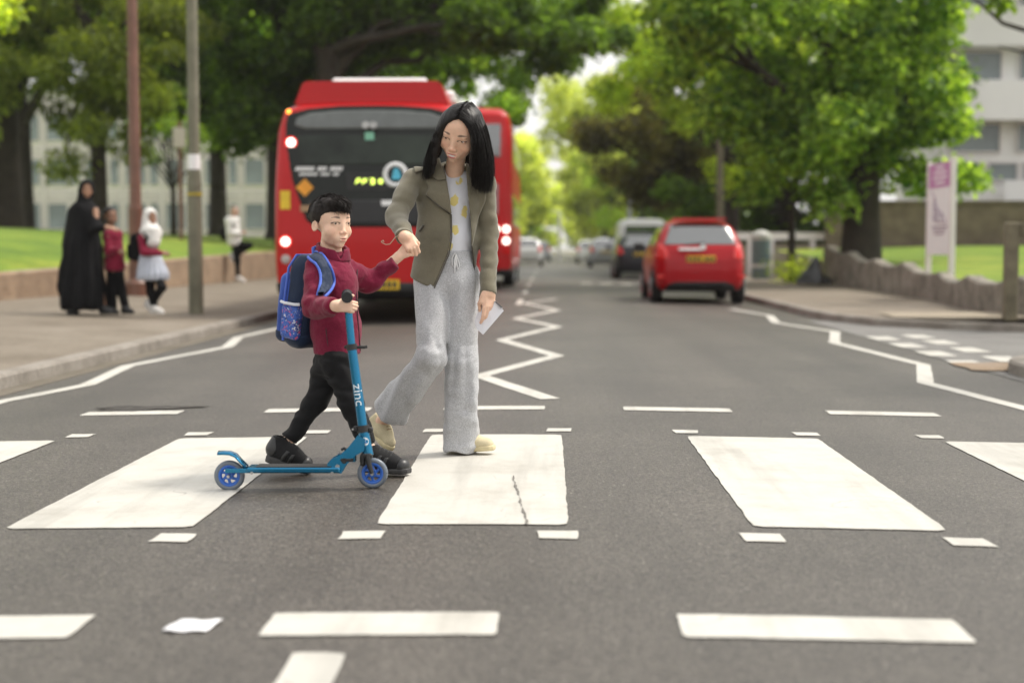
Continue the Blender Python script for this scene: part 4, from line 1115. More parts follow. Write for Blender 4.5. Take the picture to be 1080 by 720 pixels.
for s in (-1, 1):
    disc('tail_lamp', s * 1.03, 2.38, .062, M_LIT, bus, M_LITR, .022)
    disc('tail_lamp', s * 1.10, 1.09, .062, M_LIT, bus, M_LITR)
    disc('fog_lamp', s * 1.10, .86, .06, pmat('grey_lens', (.45, .40, .38), .2), bus)
    disc('corner_light', s * 1.075, 2.79, .03, M_AMB, bus, None, .01)
def tile(nm, x, z, w, h, m, par=bus, out=.02, rot=0., th=.01):
    y = surf_y(x, z) - out
    mb = MB(); mb.box((0, 0, 0), (w, th, h)); o = mb.build(nm, m, par); o.location = (x, y, z); o.rotation_euler = (0, rot, 0); return o
tile('yellow_notice', -1.10, 1.63, .13, .24, pmat('yellow_sticker', (.72, .50, .03), .5), out=.012)
tile('hazard_diamond', -.84, 1.79, .165, .165, pmat('orange_sticker', (.78, .33, .03), .5), panel, rot=math.radians(45), out=.03)
tile('green_sticker', 0., 2.46, .12, .1, pmat('green_sticker_film', (.22, .5, .36), .5), panel, out=.04)
tile('tan_sticker', -.82, 1.52, .16, .08, pmat('tan_sticker_film', (.35, .22, .12), .5), panel, out=.03)
tile('white_sticker', .26, 1.59, .2, .07, M_BANNER, panel, out=.03)
mb = MB()                                            # two lines of slanted white lettering, too soft to read
y = surf_y(-.65, 2.0) - .022
for r_, (z, n_, w) in enumerate(((2.035, 15, .62), (1.965, 13, .52))):
    for k in range(n_):
        if k in (6, 10): continue
        x = -.97 + w * k / n_ + .05 * r_; h = .052 if r_ == 0 else .034
        mb.add([(x, y, z - h / 2), (x + w / n_ * .75, y, z - h / 2), (x + w / n_ * .75 + .02, y, z + h / 2), (x + .02, y, z + h / 2),
                (x, y + .01, z - h / 2), (x + w / n_ * .75, y + .01, z - h / 2), (x + w / n_ * .75 + .02, y + .01, z + h / 2), (x + .02, y + .01, z + h / 2)],
               [[0, 1, 2, 3], [7, 6, 5, 4], [0, 4, 5, 1], [1, 5, 6, 2], [2, 6, 7, 3], [3, 7, 4, 0]])
mb.build('white_lettering', M_BANNER, panel)
disp = tile('route_display', .0, 1.87, .6, .22, M_BLACKP, panel, out=.02)
mb = MB()
def seg(x, zs):
    for (a, b2) in zs: mb.tube([(x + a[0] * .034, -.012, a[1] * .03), (x + b2[0] * .034, -.012, b2[1] * .03)], .009, 6)
seg(-.14, [((-1, -1), (-.3, 1)), ((-.3, 1), (.6, 1)), ((.6, 1), (.5, -.2))]); seg(-.055, [((-1, -1), (-.3, 1)), ((-.3, 1), (.8, .6)), ((-.6, 0), (.5, 0))])
seg(.035, [((-.6, 1), (.8, 1)), ((.8, 1), (.8, -1)), ((-.4, -1), (.8, -1)), ((-.4, 0), (.6, 0))]); seg(.15, [((-.5, .7), (.5, .7)), ((.5, .7), (.5, -.7)), ((-.5, -.7), (.5, -.7)), ((-.5, .7), (-.5, -.7))])
mb.build('digits', M_LED, disp)
# round emblem: white ring, dark middle, pale blue flash
ex, ez = .345, 1.955; y = surf_y(ex, ez) - .03
mb = MB(); an = np.linspace(0, 2 * math.pi, 33); mb.tube([(ex + .135 * math.cos(a), y, ez + .135 * math.sin(a)) for a in an], .03, 8, False); autosmooth(mb.build('emblem_ring', M_BANNER, panel))
mb = MB(); mb.prism([(ex - .05, ez - .06), (ex + .06, ez - .06), (ex + .07, ez + .0), (ex + .03, ez + .09), (ex - .02, ez + .08)], y - .01, y + .005, axis=1); mb.build('emblem_flash', pmat('pale_blue_film', (.10, .52, .72), .4), panel)
mb = MB()
for k in (-1, 1): mb.tube([(.0 + k * .05, surf_y(0, 2.6) - .09, 2.6), (.0 + k * .05, surf_y(0, 2.6) + .02, 2.6)], [.045, .05], 14)
autosmooth(mb.build('camera_domes', pmat('dome_grey', (.5, .5, .5), .25), panel))
po = tile('number_plate', .12, .53, .54, .13, M_YPLATE, bus, out=.04)
mb = MB()
for k in range(7): mb.box((-.21 + .07 * k, -.008, 0), (.045, .006, .08))
mb.build('plate_characters', M_PCHAR, po)
for w in (3.2, 8.6):
    for s in (-1, 1): wheel(bus, s * 1.08, w, .47, .28)

# ---- the double decker ahead of it
dd = thing('double_decker_bus', 'red double decker bus ahead of the single decker, its right side lamps lit', 'bus', (-2.1, 34.0, -.05))
DSEC = [(1.1, .3), (1.23, .45), (1.26, 1.2), (1.25, 3.6), (1.15, 4.2), (.95, 4.38), (.3, 4.42)]
DSIDE = [(.1, .3), (.0, .5), (0, 3.4), (.12, 4.2), (.4, 4.42), (10.2, 4.42), (10.5, 3.8), (10.5, .3)]
def ddb(P):
    d = smax(poly2(P[1], P[2], DSIDE), poly2(P[0], P[2], sym(DSEC)), .2)
    d = smax(d, poly2(P[0], P[1], sym([(1.1, -.03), (1.27, .15), (1.27, 10.5)])), .1)
    for w in (3.0, 8.4): d = smax(d, -(np.sqrt((P[1] - w) ** 2 + (P[2] - .45) ** 2) - .56) - np.where(np.abs(P[0]) < .8, 2., 0), .03)
    return d
bl('body', ddb, (-1.35, -.15, .2), (1.35, 10.7, 4.6), .07, M_BUSRED, dd)
def dpat(nm, reg, lo, hi, m, out=.012, th=.024, h=.035):
    th = 2.6 * h; return bl(nm, lambda P: smax(np.abs(ddb(P) - out + th / 2) - th / 2, reg(P)), lo, hi, h, m, dd)
dpat('upper_rear_window', lambda P: np.maximum(np.maximum(np.abs(P[2] - 3.55) - .42, np.abs(P[0]) - .98), P[1] - .6), (-1.3, -.15, 3), (1.3, .6, 4.1), M_CGLASS)
dpat('lower_rear_window', lambda P: np.maximum(np.maximum(np.abs(P[2] - 2.15) - .4, np.abs(P[0] - .1) - .82), P[1] - .6), (-1.3, -.15, 1.6), (1.3, .6, 2.7), M_CGLASS)
for zc in (3.5, 1.95):
    for s in (-1, 1): dpat('side_window', lambda P, s=s: np.maximum(np.maximum(np.abs(P[2] - zc) - .42, np.abs(P[1] - 5.3) - 4.7), .8 - s * P[0]), (-1.35 if s < 0 else .8, .4, 1.4), (-.8 if s < 0 else 1.35, 10.2, 4.1), M_CGLASS, h=.06)
dpat('bumper', lambda P: np.maximum(P[2] - .52, P[1] - .9), (-1.35, -.15, .25), (1.35, .9, .6), M_BLACKP, h=.05)
for s in (-1, 1):
    for x_, z in ((1.1, 1.46), (1.1, 1.18), (.86, 1.46)):
        mb = MB(); mb.tube([(s * x_, .06, z), (s * x_, -.05, z)], [.085, .08], 18); autosmooth(mb.build('tail_lamp', M_LIT if s > 0 else M_LAMPR, dd))
    mb = MB(); mb.tube([(s * 1.1, .06, .92), (s * 1.1, -.045, .92)], [.08, .075], 18); mb.build('fog_lamp', M_LAMPR, dd)
for w in (3.0, 8.4):
    for s in (-1, 1): wheel(dd, s * 1.08, w, .47, .28)

# ================================================================== PEOPLE: shared builders
def rotz(a): c, s = math.cos(a), math.sin(a); return np.array([[c, -s, 0], [s, c, 0], [0, 0, 1.]])
def rotx(a): c, s = math.cos(a), math.sin(a); return np.array([[1., 0, 0], [0, c, -s], [0, s, c]])
def roty(a): c, s = math.cos(a), math.sin(a); return np.array([[c, 0, s], [0, 1., 0], [-s, 0, c]])
def rad(d): return math.radians(d)

class Head:
    """c: middle of the head, h: chin to crown, R: local axes (x to its left, -y face, z up)"""
    def __init__(s, c, h, yaw=0, pitch=0, roll=0, kid=False, wx=1., smile=0., lid=.024, gaze=(0, 0), ears=True):
        s.c = np.asarray(c, float); s.h = h; s.R = rotz(rad(yaw)) @ roty(rad(roll)) @ rotx(rad(pitch)); s.kid = kid; s.smile = smile; s.lid = lid; s.gaze = gaze; s.ears = ears; s.wx = wx
    def loc(s, P):
        x, y, z = P[0] - s.c[0], P[1] - s.c[1], P[2] - s.c[2]; R = s.R; h = s.h
        return ((R[0, 0] * x + R[1, 0] * y + R[2, 0] * z) / h / s.wx, (R[0, 1] * x + R[1, 1] * y + R[2, 1] * z) / h, (R[0, 2] * x + R[1, 2] * y + R[2, 2] * z) / h)
    def w(s, q): return s.c + s.R @ (np.asarray(q, float) * s.h * np.array([s.wx, 1, 1]))
    def skull(s, P):
        return el(s.loc(P), (0, .07, .14), (.335, .415, .36)) * s.h
    def sdf(s, P):
        Q = s.loc(P); x, y, z = Q; A = (np.abs(x), y, z); kid = s.kid
        d = el(Q, (0, .07, .14), (.335, .415, .36))
        d = smin(d, el(Q, (0, -.13, -.02), (.265, .235, .40)), .08)
        d = smin(d, el(Q, (0, -.12, -.27), (.235 if not kid else .245, .205, .20)), .08)
        d = smin(d, el(Q, (0, -.285, -.425), (.085, .075, .07)), .07)
        d = smin(d, el(A, (.17, -.215, -.15 if not kid else -.17), (.12, .115, .13)), .06)
        d = smin(d, el(A, (.12, -.31 if not kid else -.285, .078), (.085, .04, .03)), .05)
        d = smax(d, -el(A, (.142, -.43, -.002), (.088, .075, .042)), .045)
        # lids over the eyeballs with an almond opening
        ey = -.272; lid = el(A, (.142, ey, -.002), (.080, .074, .072))
        lid = smax(lid, -el(A, (.142, -.40, -.006), (.066, .09, s.lid)), .006)
        d = smin(d, lid, .012)
        br, tp = ((-.345, -.412) if not kid else (-.338, -.396))
        d = smin(d, rc(Q, (0, br, .03), (0, tp + .012, -.15), .032, .04), .055)
        d = smin(d, el(Q, (0, tp, -.165), (.044, .045, .040)), .03)
        d = smin(d, el(A, (.05, -.382, -.185), (.031, .042, .029)), .022)
        d = smax(d, -el(A, (.028, -.435, -.214), (.017, .028, .014)), .012)
        d = smin(d, el(Q, (0, -.31, -.30), (.135, .082, .10)), .06)
        sm = s.smile; zc = A[0] ** 2 * 2.6 * sm
        M = (x, y + A[0] ** 2 * 1.6, z - zc)
        wl = .080 + .029 * sm; lt = 1 - .22 * sm
        d = smin(d, el(M, (0, -.386, -.287), (wl, .03, .021 * lt)), .02)
        d = smin(d, el(M, (0, -.378, -.337 - .012 * sm), (wl * .88, .032, .026 * lt)), .02)
        d = smax(d, -el(M, (0, -.42, -.311 - .006 * sm), (wl * 1.04, .04, .0055 + .024 * sm)), .008)
        if s.ears:
            E = (A[0] - .335 - (A[1] - .06) * .25, A[1] - .06, A[2] + .085)
            es = .84 if kid else 1.; E = tuple(q / es for q in E); e = el(E, (0, 0, 0), (.03, .085, .125)); e = smax(e, -el(E, (.026, -.012, .012), (.024, .055, .09)), .010)
            e = smin(e, el(E, (.004, -.04, -.0), (.02, .022, .03)), .01)
            d = smin(d, e, .02)
        return d * s.h
    def color(s, V, base, lip, brow):
        Q = s.loc((V[:, 0], V[:, 1], V[:, 2])); x, y, z = Q; a = np.abs(x)
        C = np.tile(np.asarray(base, float), (len(V), 1))
        n = vnoise(V[:, 0] * 60, V[:, 1] * 60, V[:, 2] * 60) * .03 + vnoise(V[:, 0] * 14, V[:, 1] * 14, V[:, 2] * 14) * .04
        C *= (1 + n)[:, None]
        def put(mask, col, w=1.):
            m = np.clip(mask, 0, 1)[:, None] * w; C[:] = C * (1 - m) + np.asarray(col) * m
        face = y < -.2
        # warmer cheeks, nose tip and ears
        put(np.exp(-(((a - .19) / .08) ** 2 + ((z + .15) / .09) ** 2)) * (y < -.15), [base[0] * 1.0, base[1] * .80, base[2] * .74], .5)
        put(np.exp(-((a / .06) ** 2 + ((z + .17) / .05) ** 2)) * (y < -.36), [base[0] * 1.0, base[1] * .82, base[2] * .78], .5)
        sm = s.smile; zz = z - a ** 2 * 2.6 * sm; wl = .082 + .031 * sm
        up = np.clip(1.6 - 1.6 * ((a / wl) ** 2 + ((zz + .289) / .024) ** 2) ** .5, 0, 1); lo = np.clip(1.6 - 1.6 * ((a / wl / .88) ** 2 + ((zz + .336 + .012 * sm) / .03) ** 2) ** .5, 0, 1)
        put(np.maximum(up, lo) * 1.25 * (y < -.3) * np.clip((wl * 1.02 - a) / .02, 0, 1), lip, .72 if sm < .3 else .95)
        if sm > .3: put(np.clip(2.5 - 2.5 * ((a / .074) ** 2 + ((zz + .311 + .004 * sm) / .024) ** 2) ** .5, 0, 1) * (y < -.3), (.92, .90, .86))
        else: put(np.clip(2 - 2 * ((a / (wl * .95)) ** 2 + ((zz + .311) / .007) ** 2) ** .5, 0, 1) * (y < -.3), np.asarray(lip) * .35)
        # brows: tapering arcs
        bz = .100 + .016 * np.sin(np.clip((a - .05) / .17, 0, 1) * 2.8)
        th = .026 * np.clip((.225 - a) / .10, .02, 1)
        put(np.clip(1.7 - 1.7 * np.abs(z - bz) / th, 0, 1) * np.clip((a - .06) / .03, 0, 1) * (a < .222) * face, brow, .85)
        # lash line round the opening
        k = np.sqrt(((a - .142) / .07) ** 2 + ((z + .006) / (s.lid + .006)) ** 2)
        put(np.clip(1.25 - np.abs(k - 1.02) / .30, 0, 1) * (z > -.010) * (y < -.28) * (a > .06), (.012, .009, .008), .95)
        put(np.clip(1 - np.abs(k - 1.02) / .22, 0, 1) * (z <= -.010) * (y < -.28) * (a > .06), (.10, .05, .04), .45)
        return C
    def eyes(s, parent):
        me = s.eye_mat()
        for sg in (-1, 1):
            f = lambda P: el(s.loc(P), (sg * .142, -.272, -.002), (.072, .068, .065)) * s.h
            c = s.w((sg * .142, -.285, 0)); r = .1 * s.h
            def colr(V):
                x, y, z = s.loc((V[:, 0], V[:, 1], V[:, 2])); x = x - sg * .142 - s.gaze[0]; z = z - s.gaze[1]; rr = np.sqrt(x * x + z * z)
                C = np.tile([.62, .60, .57], (len(V), 1)).astype(float); fr = y < -.272
                C[(rr < .043) & fr] = (.035, .018, .010); C[(rr < .02) & fr] = (.004, .004, .004); return C
            sdf_obj('eye', f, [(c - r, c + r, s.h * .006)], me, parent, 1, colr)
    @staticmethod
    def eye_mat(c=[]):
        if not c:
            m = pmat('eye_surface', None, .12, 0.02, 5., attr=True, coat=.6); c.append(m)
        return c[0]

def hand(P, w, f, n, L, side, curls, thumb=(.75, .6, -.25), thumb2=(.95, .1, -.3), spread=1., tw=1.):
    """w wrist, f towards knuckles, n back of the hand, side = +-1: thumb on side * (f x n)"""
    w = np.asarray(w, float); f = np.asarray(f, float); f = f / np.linalg.norm(f); n = np.asarray(n, float); n = n - f * (f @ n); n /= np.linalg.norm(n); s = np.cross(f, n) * side
    def p(a, b, c): return w + L * (a * f + b * s + c * n)
    R = np.stack([f, s, n], 1)
    d = bx(P, p(.26, .0, 0), (.27 * L, .19 * L, .075 * L), .07 * L, R)
    d = smin(d, rc(P, p(-.05, 0, 0), p(.12, 0, 0), .10 * L, .12 * L, s, 1.3), .06 * L)
    d = smin(d, rc(P, p(.08, .12, -.03), p(.34, .20, -.05), .09 * L, .075 * L), .05 * L)
    base = ((.50, .145), (.525, .05), (.51, -.048), (.47, -.14)); ln = (.44, .49, .45, .35)
    for i in range(4):
        c = curls[i]; a = 0.; q = p(base[i][0], base[i][1] * spread, .01); sp = (base[i][1]) * .35 * (spread - .6)
        r = (.058, .058, .055, .048)[i] * L
        for j, fr in enumerate((.44, .31, .25)):
            a += math.radians(c[j] if hasattr(c, '__len__') else c)
            dr = f * math.cos(a) - n * math.sin(a) + s * sp; dr /= np.linalg.norm(dr); q2 = q + dr * ln[i] * fr * L
            d = smin(d, rc(P, q, q2, r, r * .9), .014 * L); q = q2; r *= .9
    q = p(.16, .17, -.04); t1 = np.asarray(thumb); dr = t1[0] * f + t1[1] * s + t1[2] * n; dr /= np.linalg.norm(dr); q2 = q + dr * .27 * L
    t2 = np.asarray(thumb2); dr2 = t2[0] * f + t2[1] * s + t2[2] * n; dr2 /= np.linalg.norm(dr2)
    d = smin(d, rc(P, q, q2, .075 * L, .06 * L), .04 * L); d = smin(d, rc(P, q2, q2 + dr2 * .22 * L, .058 * L, .046 * L), .02 * L)
    return d

def shoe_sdf(P, heel, toe, up, W, H, sole=.022):
    """upper of a shoe lying between heel and toe (points on the ground side)"""
    heel = np.asarray(heel, float); toe = np.asarray(toe, float); f = toe - heel; L = np.linalg.norm(f); f /= L
    u = np.asarray(up, float); u = u - f * (f @ u); u /= np.linalg.norm(u); s = np.cross(f, u)
    def q(a, b): return heel + f * L * a + u * b
    d = rc(P, q(.13, sole + H * .32), q(.45, sole + H * .33), W * .40, W * .45, s, 1.0)
    d = smin(d, rc(P, q(.45, sole + H * .30), q(.84, sole + H * .10), W * .44, W * .36, s, 1.15), .03)
    d = smin(d, rc(P, q(.14, sole + H * .4), q(.17, sole + H * .85), W * .38, W * .40), .03)
    d = smin(d, rc(P, q(.30, sole + H * .62), q(.62, sole + H * .34), W * .26, W * .24, s, 1.25), .03)
    k = (P[0] - heel[0]) * u[0] + (P[1] - heel[1]) * u[1] + (P[2] - heel[2]) * u[2]
    d = smax(d, -(k - sole * .6), .004)
    # opening
    d = smax(d, -rc(P, q(.17, sole + H * .75), q(.15, sole + H * 1.4), W * .27, W * .34), .006)
    return d
def sole_sdf(P, heel, toe, up, W, sole=.022):
    heel = np.asarray(heel, float); toe = np.asarray(toe, float); f = toe - heel; L = np.linalg.norm(f); f /= L
    u = np.asarray(up, float); u = u - f * (f @ u); u /= np.linalg.norm(u); s = np.cross(f, u)
    x = (P[0] - heel[0]) * f[0] + (P[1] - heel[1]) * f[1] + (P[2] - heel[2]) * f[2]
    y = (P[0] - heel[0]) * s[0] + (P[1] - heel[1]) * s[1] + (P[2] - heel[2]) * s[2]
    z = (P[0] - heel[0]) * u[0] + (P[1] - heel[1]) * u[1] + (P[2] - heel[2]) * u[2]
    w = W * np.interp(x / L, [0, .1, .3, .5, .72, .92, 1.], [.30, .41, .42, .42, .52, .42, .25])
    d = np.maximum(np.abs(y) - w, np.maximum(-x, x - L)); d = smax(d, np.maximum(-z, z - sole - .35 * sole * np.abs(x / L - .5)), .008)
    return d
def shoe(parent, heel, toe, up, W, H, mu, ms, lace=None, sole=.022, h=.005, panel=None):
    heel = np.asarray(heel, float); toe = np.asarray(toe, float)
    lo = np.minimum(heel, toe) - .09; hi = np.maximum(heel, toe) + .09; hi[2] += .06
    o = sdf_obj('shoe', lambda P: shoe_sdf(P, heel, toe, up, W, H, sole), [(lo, hi, h)], mu, parent)
    V_parent = np.array(parent.matrix_basis.translation)
    so = sdf_obj('sole', lambda P: sole_sdf(P, heel, toe, up, W, sole) + .0015 * np.sin(P[0] * 500) * (P[2] < 0), [(lo, hi, h * .8)], ms, parent); so.parent = o
    f0 = (toe - heel); Ls = np.linalg.norm(f0); f0 = f0 / Ls; u0 = np.asarray(up, float); u0 = u0 - f0 * (f0 @ u0); u0 /= np.linalg.norm(u0)
    if panel is not None:
        def ov(P):
            a = ((P[0] - heel[0]) * f0[0] + (P[1] - heel[1]) * f0[1] + (P[2] - heel[2]) * f0[2]) / Ls; b = ((P[0] - heel[0]) * u0[0] + (P[1] - heel[1]) * u0[1] + (P[2] - heel[2]) * u0[2]) / H
            r = np.minimum(poly2(a, b, [(-.2, .2), (.16, .2), (.22, .75), (.12, 1.3), (-.2, 1.3)]), poly2(a, b, [(.78, 0), (1.2, 0), (1.2, .9), (.86, .9)]))
            r = np.minimum(r, poly2(a, b, [(.30, .2), (.40, .2), (.52, .9), (.44, .9)])); r = np.minimum(r, poly2(a, b, [(.48, .2), (.56, .2), (.64, .8), (.57, .8)]))
            return smax(np.abs(shoe_sdf(P, heel, toe, up, W, H, sole) + .003) - .0055, r * .08, .002)
        po = sdf_obj('shoe_panels', ov, [(lo, hi, h * .8)], panel, parent); po.parent = o
    if lace is not None:
        f = (toe - heel); L = np.linalg.norm(f); f /= L; u = np.asarray(up, float); u = u - f * (f @ u); u /= np.linalg.norm(u); s = np.cross(f, u)
        mb = MB()
        for i, a in enumerate((.38, .46, .54, .62)):
            c = heel + f * L * a + u * (sole + H * (.62 - (a - .30) * .875) + W * .255 + .012); w = W * .27
            mb.tube([c - s * w - u * .012, c - s * w * .5, c + s * w * .5 + f * .006, c + s * w - u * .012 + f * .006], .0032, 6)
        lo_ = mb.build('laces', lace, o); lo_.data.transform(Matrix.Translation(-Vector(V_parent)))
    return o

def strands(name, roots_guides, n, seed, r0=.0011, jit=.01, mat=None, parent=None, npt=9, clump=.5):
    """hair drawn strand by strand: guides are polylines of equal length sorted side by side"""
    rg = np.random.default_rng(seed); mb = MB(); G = [np.asarray(g, float) for g in roots_guides]
    def spl(g, t):
        s = np.linspace(0, 1, len(g)); m = np.stack([np.interp(t, s, g[:, k]) for k in range(3)], 1)
        return m
    tt = np.linspace(0, 1, npt); allV = []; allQ = []; nn = 0
    for i in range(n):
        a = rg.uniform(0, len(G) - 1); k = min(int(a), len(G) - 2); fr = a - k
        g = G[k] * (1 - fr) + G[k + 1] * fr
        t1 = rg.uniform(.78, 1.0); p = spl(g, tt * t1)
        # smooth the bends
        for _ in range(2): p[1:-1] = .25 * p[:-2] + .5 * p[1:-1] + .25 * p[2:]
        o = rg.normal(size=3) * jit; o2 = rg.normal(size=3) * jit * 1.1
        p = p + o * np.linspace(.45, 1, npt)[:, None] + o2 * (tt ** 2)[:, None]
        d = np.gradient(p, axis=0); d /= np.linalg.norm(d, axis=1)[:, None] + 1e-9
        sd = np.cross(d, rg.normal(size=3)); sd /= np.linalg.norm(sd, axis=1)[:, None] + 1e-9; up = np.cross(d, sd)
        w = (r0 * rg.uniform(.6, 1.5) * (1 - .75 * tt ** 3))[:, None]
        V = np.stack([p + sd * w, p - sd * w * .5 + up * w * .87, p - sd * w * .5 - up * w * .87], 1).reshape(-1, 3)
        idx = np.arange(npt - 1)[:, None] * 3
        Q = np.concatenate([np.stack([idx[:, 0] + a_, idx[:, 0] + b_, idx[:, 0] + 3 + b_, idx[:, 0] + 3 + a_], 1) for a_, b_ in ((0, 1), (1, 2), (2, 0))])
        allV.append(V); allQ.append(Q + nn); nn += len(V)
    return np.concatenate(allV), np.concatenate(allQ)

def hair_mat(name, col, rough=.32):
    m, n, l, b = nodes_of(name); g = n.new('ShaderNodeNewGeometry')
    mp = N(n, 'ShaderNodeMapping'); mp.inputs['Scale'].default_value = (260, 260, 14); l.new(g.outputs['Position'], mp.inputs['Vector'])
    z = N(n, 'ShaderNodeTexNoise', Scale=1., Detail=3.); l.new(mp.outputs[0], z.inputs['Vector'])
    c = ramp(n, l, z.outputs[0], [(.3, [k * .55 for k in col]), (.7, [k * 1.7 for k in col])]); l.new(c, b.inputs['Base Color'])
    b.inputs['Roughness'].default_value = rough; b.inputs['Specular IOR Level'].default_value = .28
    bp = N(n, 'ShaderNodeBump', Strength=.35, Distance=.003); l.new(z.outputs[0], bp.inputs['Height']); l.new(bp.outputs[0], b.inputs['Normal'])
    return m

def cloth_mat(name, col, var=.15, weave=700., bump=.25, sheen=.25, rough=.9, col2=None, scale=9., speck=0.):
    m, n, l, b = nodes_of(name); tc = n.new('ShaderNodeTexCoord')
    a = N(n, 'ShaderNodeTexNoise', Scale=scale, Detail=5., Roughness=.6); l.new(tc.outputs['Object'], a.inputs['Vector'])
    w = N(n, 'ShaderNodeTexNoise', Scale=weave, Detail=2.); l.new(tc.outputs['Object'], w.inputs['Vector'])
    c = ramp(n, l, a.outputs[0], [(.3, [x * (1 - var) for x in col]), (.7, [min(1, x * (1 + var)) for x in col] if col2 is None else col2)])
    d = ramp(n, l, w.outputs[0], [(.3, .8 - speck), (.7, 1.15 + speck)]); c = mixc(n, l, 1., c, d, 'MULTIPLY')
    l.new(c, b.inputs['Base Color']); b.inputs['Roughness'].default_value = rough; b.inputs['Sheen Weight'].default_value = sheen; b.inputs['Sheen Roughness'].default_value = .5
    b.inputs['Specular IOR Level'].default_value = .2
    bp = N(n, 'ShaderNodeBump', Strength=bump, Distance=.004); l.new(w.outputs[0], bp.inputs['Height']); l.new(bp.outputs[0], b.inputs['Normal'])
    return m

def folds(P, sx, sy, sz, amp, seed=0.):
    n = vnoise(P[0] * sx + seed, P[1] * sy + seed * 1.7, P[2] * sz + seed * .6); return amp * (1 - 2 * np.abs(n)) * .6 + amp * .5 * vnoise(P[0] * sx * 2 + 5, P[1] * sy * 2, P[2] * sz * 2)
SKIN = (.80, .52, .375)
M_SKIN = pmat('skin', None, .48, .05, 60., attr=True, sub=.12, spec=.4, bump=.12, bscale=900.)

# ================================================================== THE WOMAN
def woman():
    foot = at(488, 476, 6.6)
    t = thing('person', 'woman in olive jacket and grey trousers leading the boy by the hand', 'person', (foot[0], foot[1], float(crown(foot[0]))))
    A = at
    H = Head(A(485, 140, 6.45), .238, wx=1.09, yaw=-11, pitch=29, roll=14, smile=1.1, lid=.016, gaze=(-.02, -.02))
    neck0, neck1 = A(482, 160, 6.50), A(478, 190, 6.585)
    shR, elR, wrR = A(436, 189, 6.56), A(418, 229, 6.42), A(427, 250, 6.22)
    shL, elL, wrL = A(511, 192, 6.60), A(516, 247, 6.60), A(516, 304, 6.50)
    hipR, knR, anR = A(454, 294, 6.6), A(455, 376, 6.46), A(402, 446, 6.74)
    hipL, knL, anL = A(487, 294, 6.6), A(486, 380, 6.56), A(487, 462, 6.6)
    # ---- hands
    hw = A(425.5, 246.5, 6.235)
    def handR(P): return hand(P, hw, (.50, -.30, -.80), (.12, -.88, .42), .158, -1, ((48, 62, 42), (54, 66, 42), (58, 68, 42), (62, 70, 42)), thumb=(.85, .35, -.5), thumb2=(.6, -.45, -.7))
    pw = A(516, 306, 6.49)
    def handL(P): return hand(P, pw, (-.03, -.12, -1.), (.55, -.83, .0), .165, 1, ((8, 16, 12), (12, 20, 14), (18, 24, 18), (24, 28, 20)), thumb=(.8, .05, -.55), thumb2=(1., -.25, -.15))
    def body(P):
        d = rc(P, neck0, neck1, .043, .043)
        d = smin(d, H.sdf(P), .02)
        ch = A(474, 214, 6.6)
        d = smin(d, rc(P, A(478, 192, 6.595), ch, .036, .06, (1, 0, 0), 1.3), .015)
        d = smin(d, rc(P, ch, A(472, 262, 6.6), .07, .06, (1, 0, 0), 1.5), .05)
        d = smin(d, rc(P, A(472, 262, 6.6), A(471, 290, 6.6), .06, .07, (1, 0, 0), 1.4), .05)
        for a, b, c, r in ((shR, elR, wrR, .036), (shL, elL, wrL, .034)):
            d = smin(d, rc(P, a, b, r, r * .85), .03); d = smin(d, rc(P, b, c, r * .85, .024), .015)
        d = smin(smin(d, rc(P, wrR, hw, .024, .022), .01), rc(P, wrL, pw, .024, .022), .01)
        for a, b, c in ((hipR, knR, anR), (hipL, knL, anL)):
            d = smin(d, rc(P, a, b, .065, .045), .03); d = smin(d, rc(P, b, c, .045, .032), .02)
        d = smin(d, handR(P), .012); d = smin(d, handL(P), .012)
        d = smin(d, rc(P, anR, A(401, 461, 6.73), .028, .018), .02)
        d = smin(d, rc(P, anL, A(492, 468, 6.60), .028, .02), .02)
        return d
    lo, hi = A(380, 500, 6.9), A(540, 100, 6.9); b_lo = np.array([A(385, 480, 6.6)[0] - .1, 6.1, -.1]); b_hi = np.array([A(530, 300, 6.6)[0] + .1, 7.0, 1.45])
    hc = H.c
    zc = A(478, 186, 6.55)[2]
    brow = (.03, .018, .012)
    bo = sdf_obj('body', body, [(np.array([b_lo[0], b_lo[1], b_lo[2]]), np.array([b_hi[0], b_hi[1], A(0, 196, 6.6)[2]]), .011),
                               (hc - np.array([.16, .17, .275]), hc + .17, .0026),
                               (hw - .135, hw + np.array([.16, .1, .08]), .0026), (pw - np.array([.1, .1, .2]), pw + np.array([.1, .1, .04]), .0026)],
                 M_SKIN, t, 1, lambda V: H.color(V, SKIN, (.45, .11, .105), brow))
    H.eyes(t)
    # ---- jacket
    ch, wa, hm = A(473, 212, 6.6), A(472, 255, 6.6), A(467, 302, 6.6)
    def torso(P):
        d = rc(P, A(478, 186, 6.59), A(474, 205, 6.6), .07, .112, (1, 0, 0), 1.2)
        d = smin(d, rc(P, shR + (.012, 0, .0), shL + (-.012, 0, 0), .052), .06)
        d = smin(d, rc(P, ch, wa, .108, .100, (1, 0, 0), 1.36), .05)
        d = smin(d, rc(P, wa, hm, .100, .116, (1, 0, 0), 1.38), .05)
        return d
    cufR, cufL = A(426.5, 249, 6.24), A(515.5, 308, 6.5)
    def sleeves(P):
        d = smin(rc(P, shR, elR, .055, .048), rc(P, elR, cufR, .048, .042), .025)
        d2 = smin(rc(P, shL, elL, .056, .045), rc(P, elL, cufL, .045, .040), .02)
        return np.minimum(d, d2)
    def wr(P):
        w = folds(P, 10, 10, 17, .007, 3.) + .003 * vnoise(P[0] * 9 + P[2] * 12, P[1] * 9, P[2] * 12)
        return w
    def jo(P):
        d = smin(torso(P), sleeves(P), .022)
        near_arm = np.clip(1 - np.abs(sleeves(P)) / .06, 0, 1)
        return d + wr(P) * (.35 + .9 * near_arm)
    def px(u, v): q = A(u, v, 6.46); return (q[0], q[2])
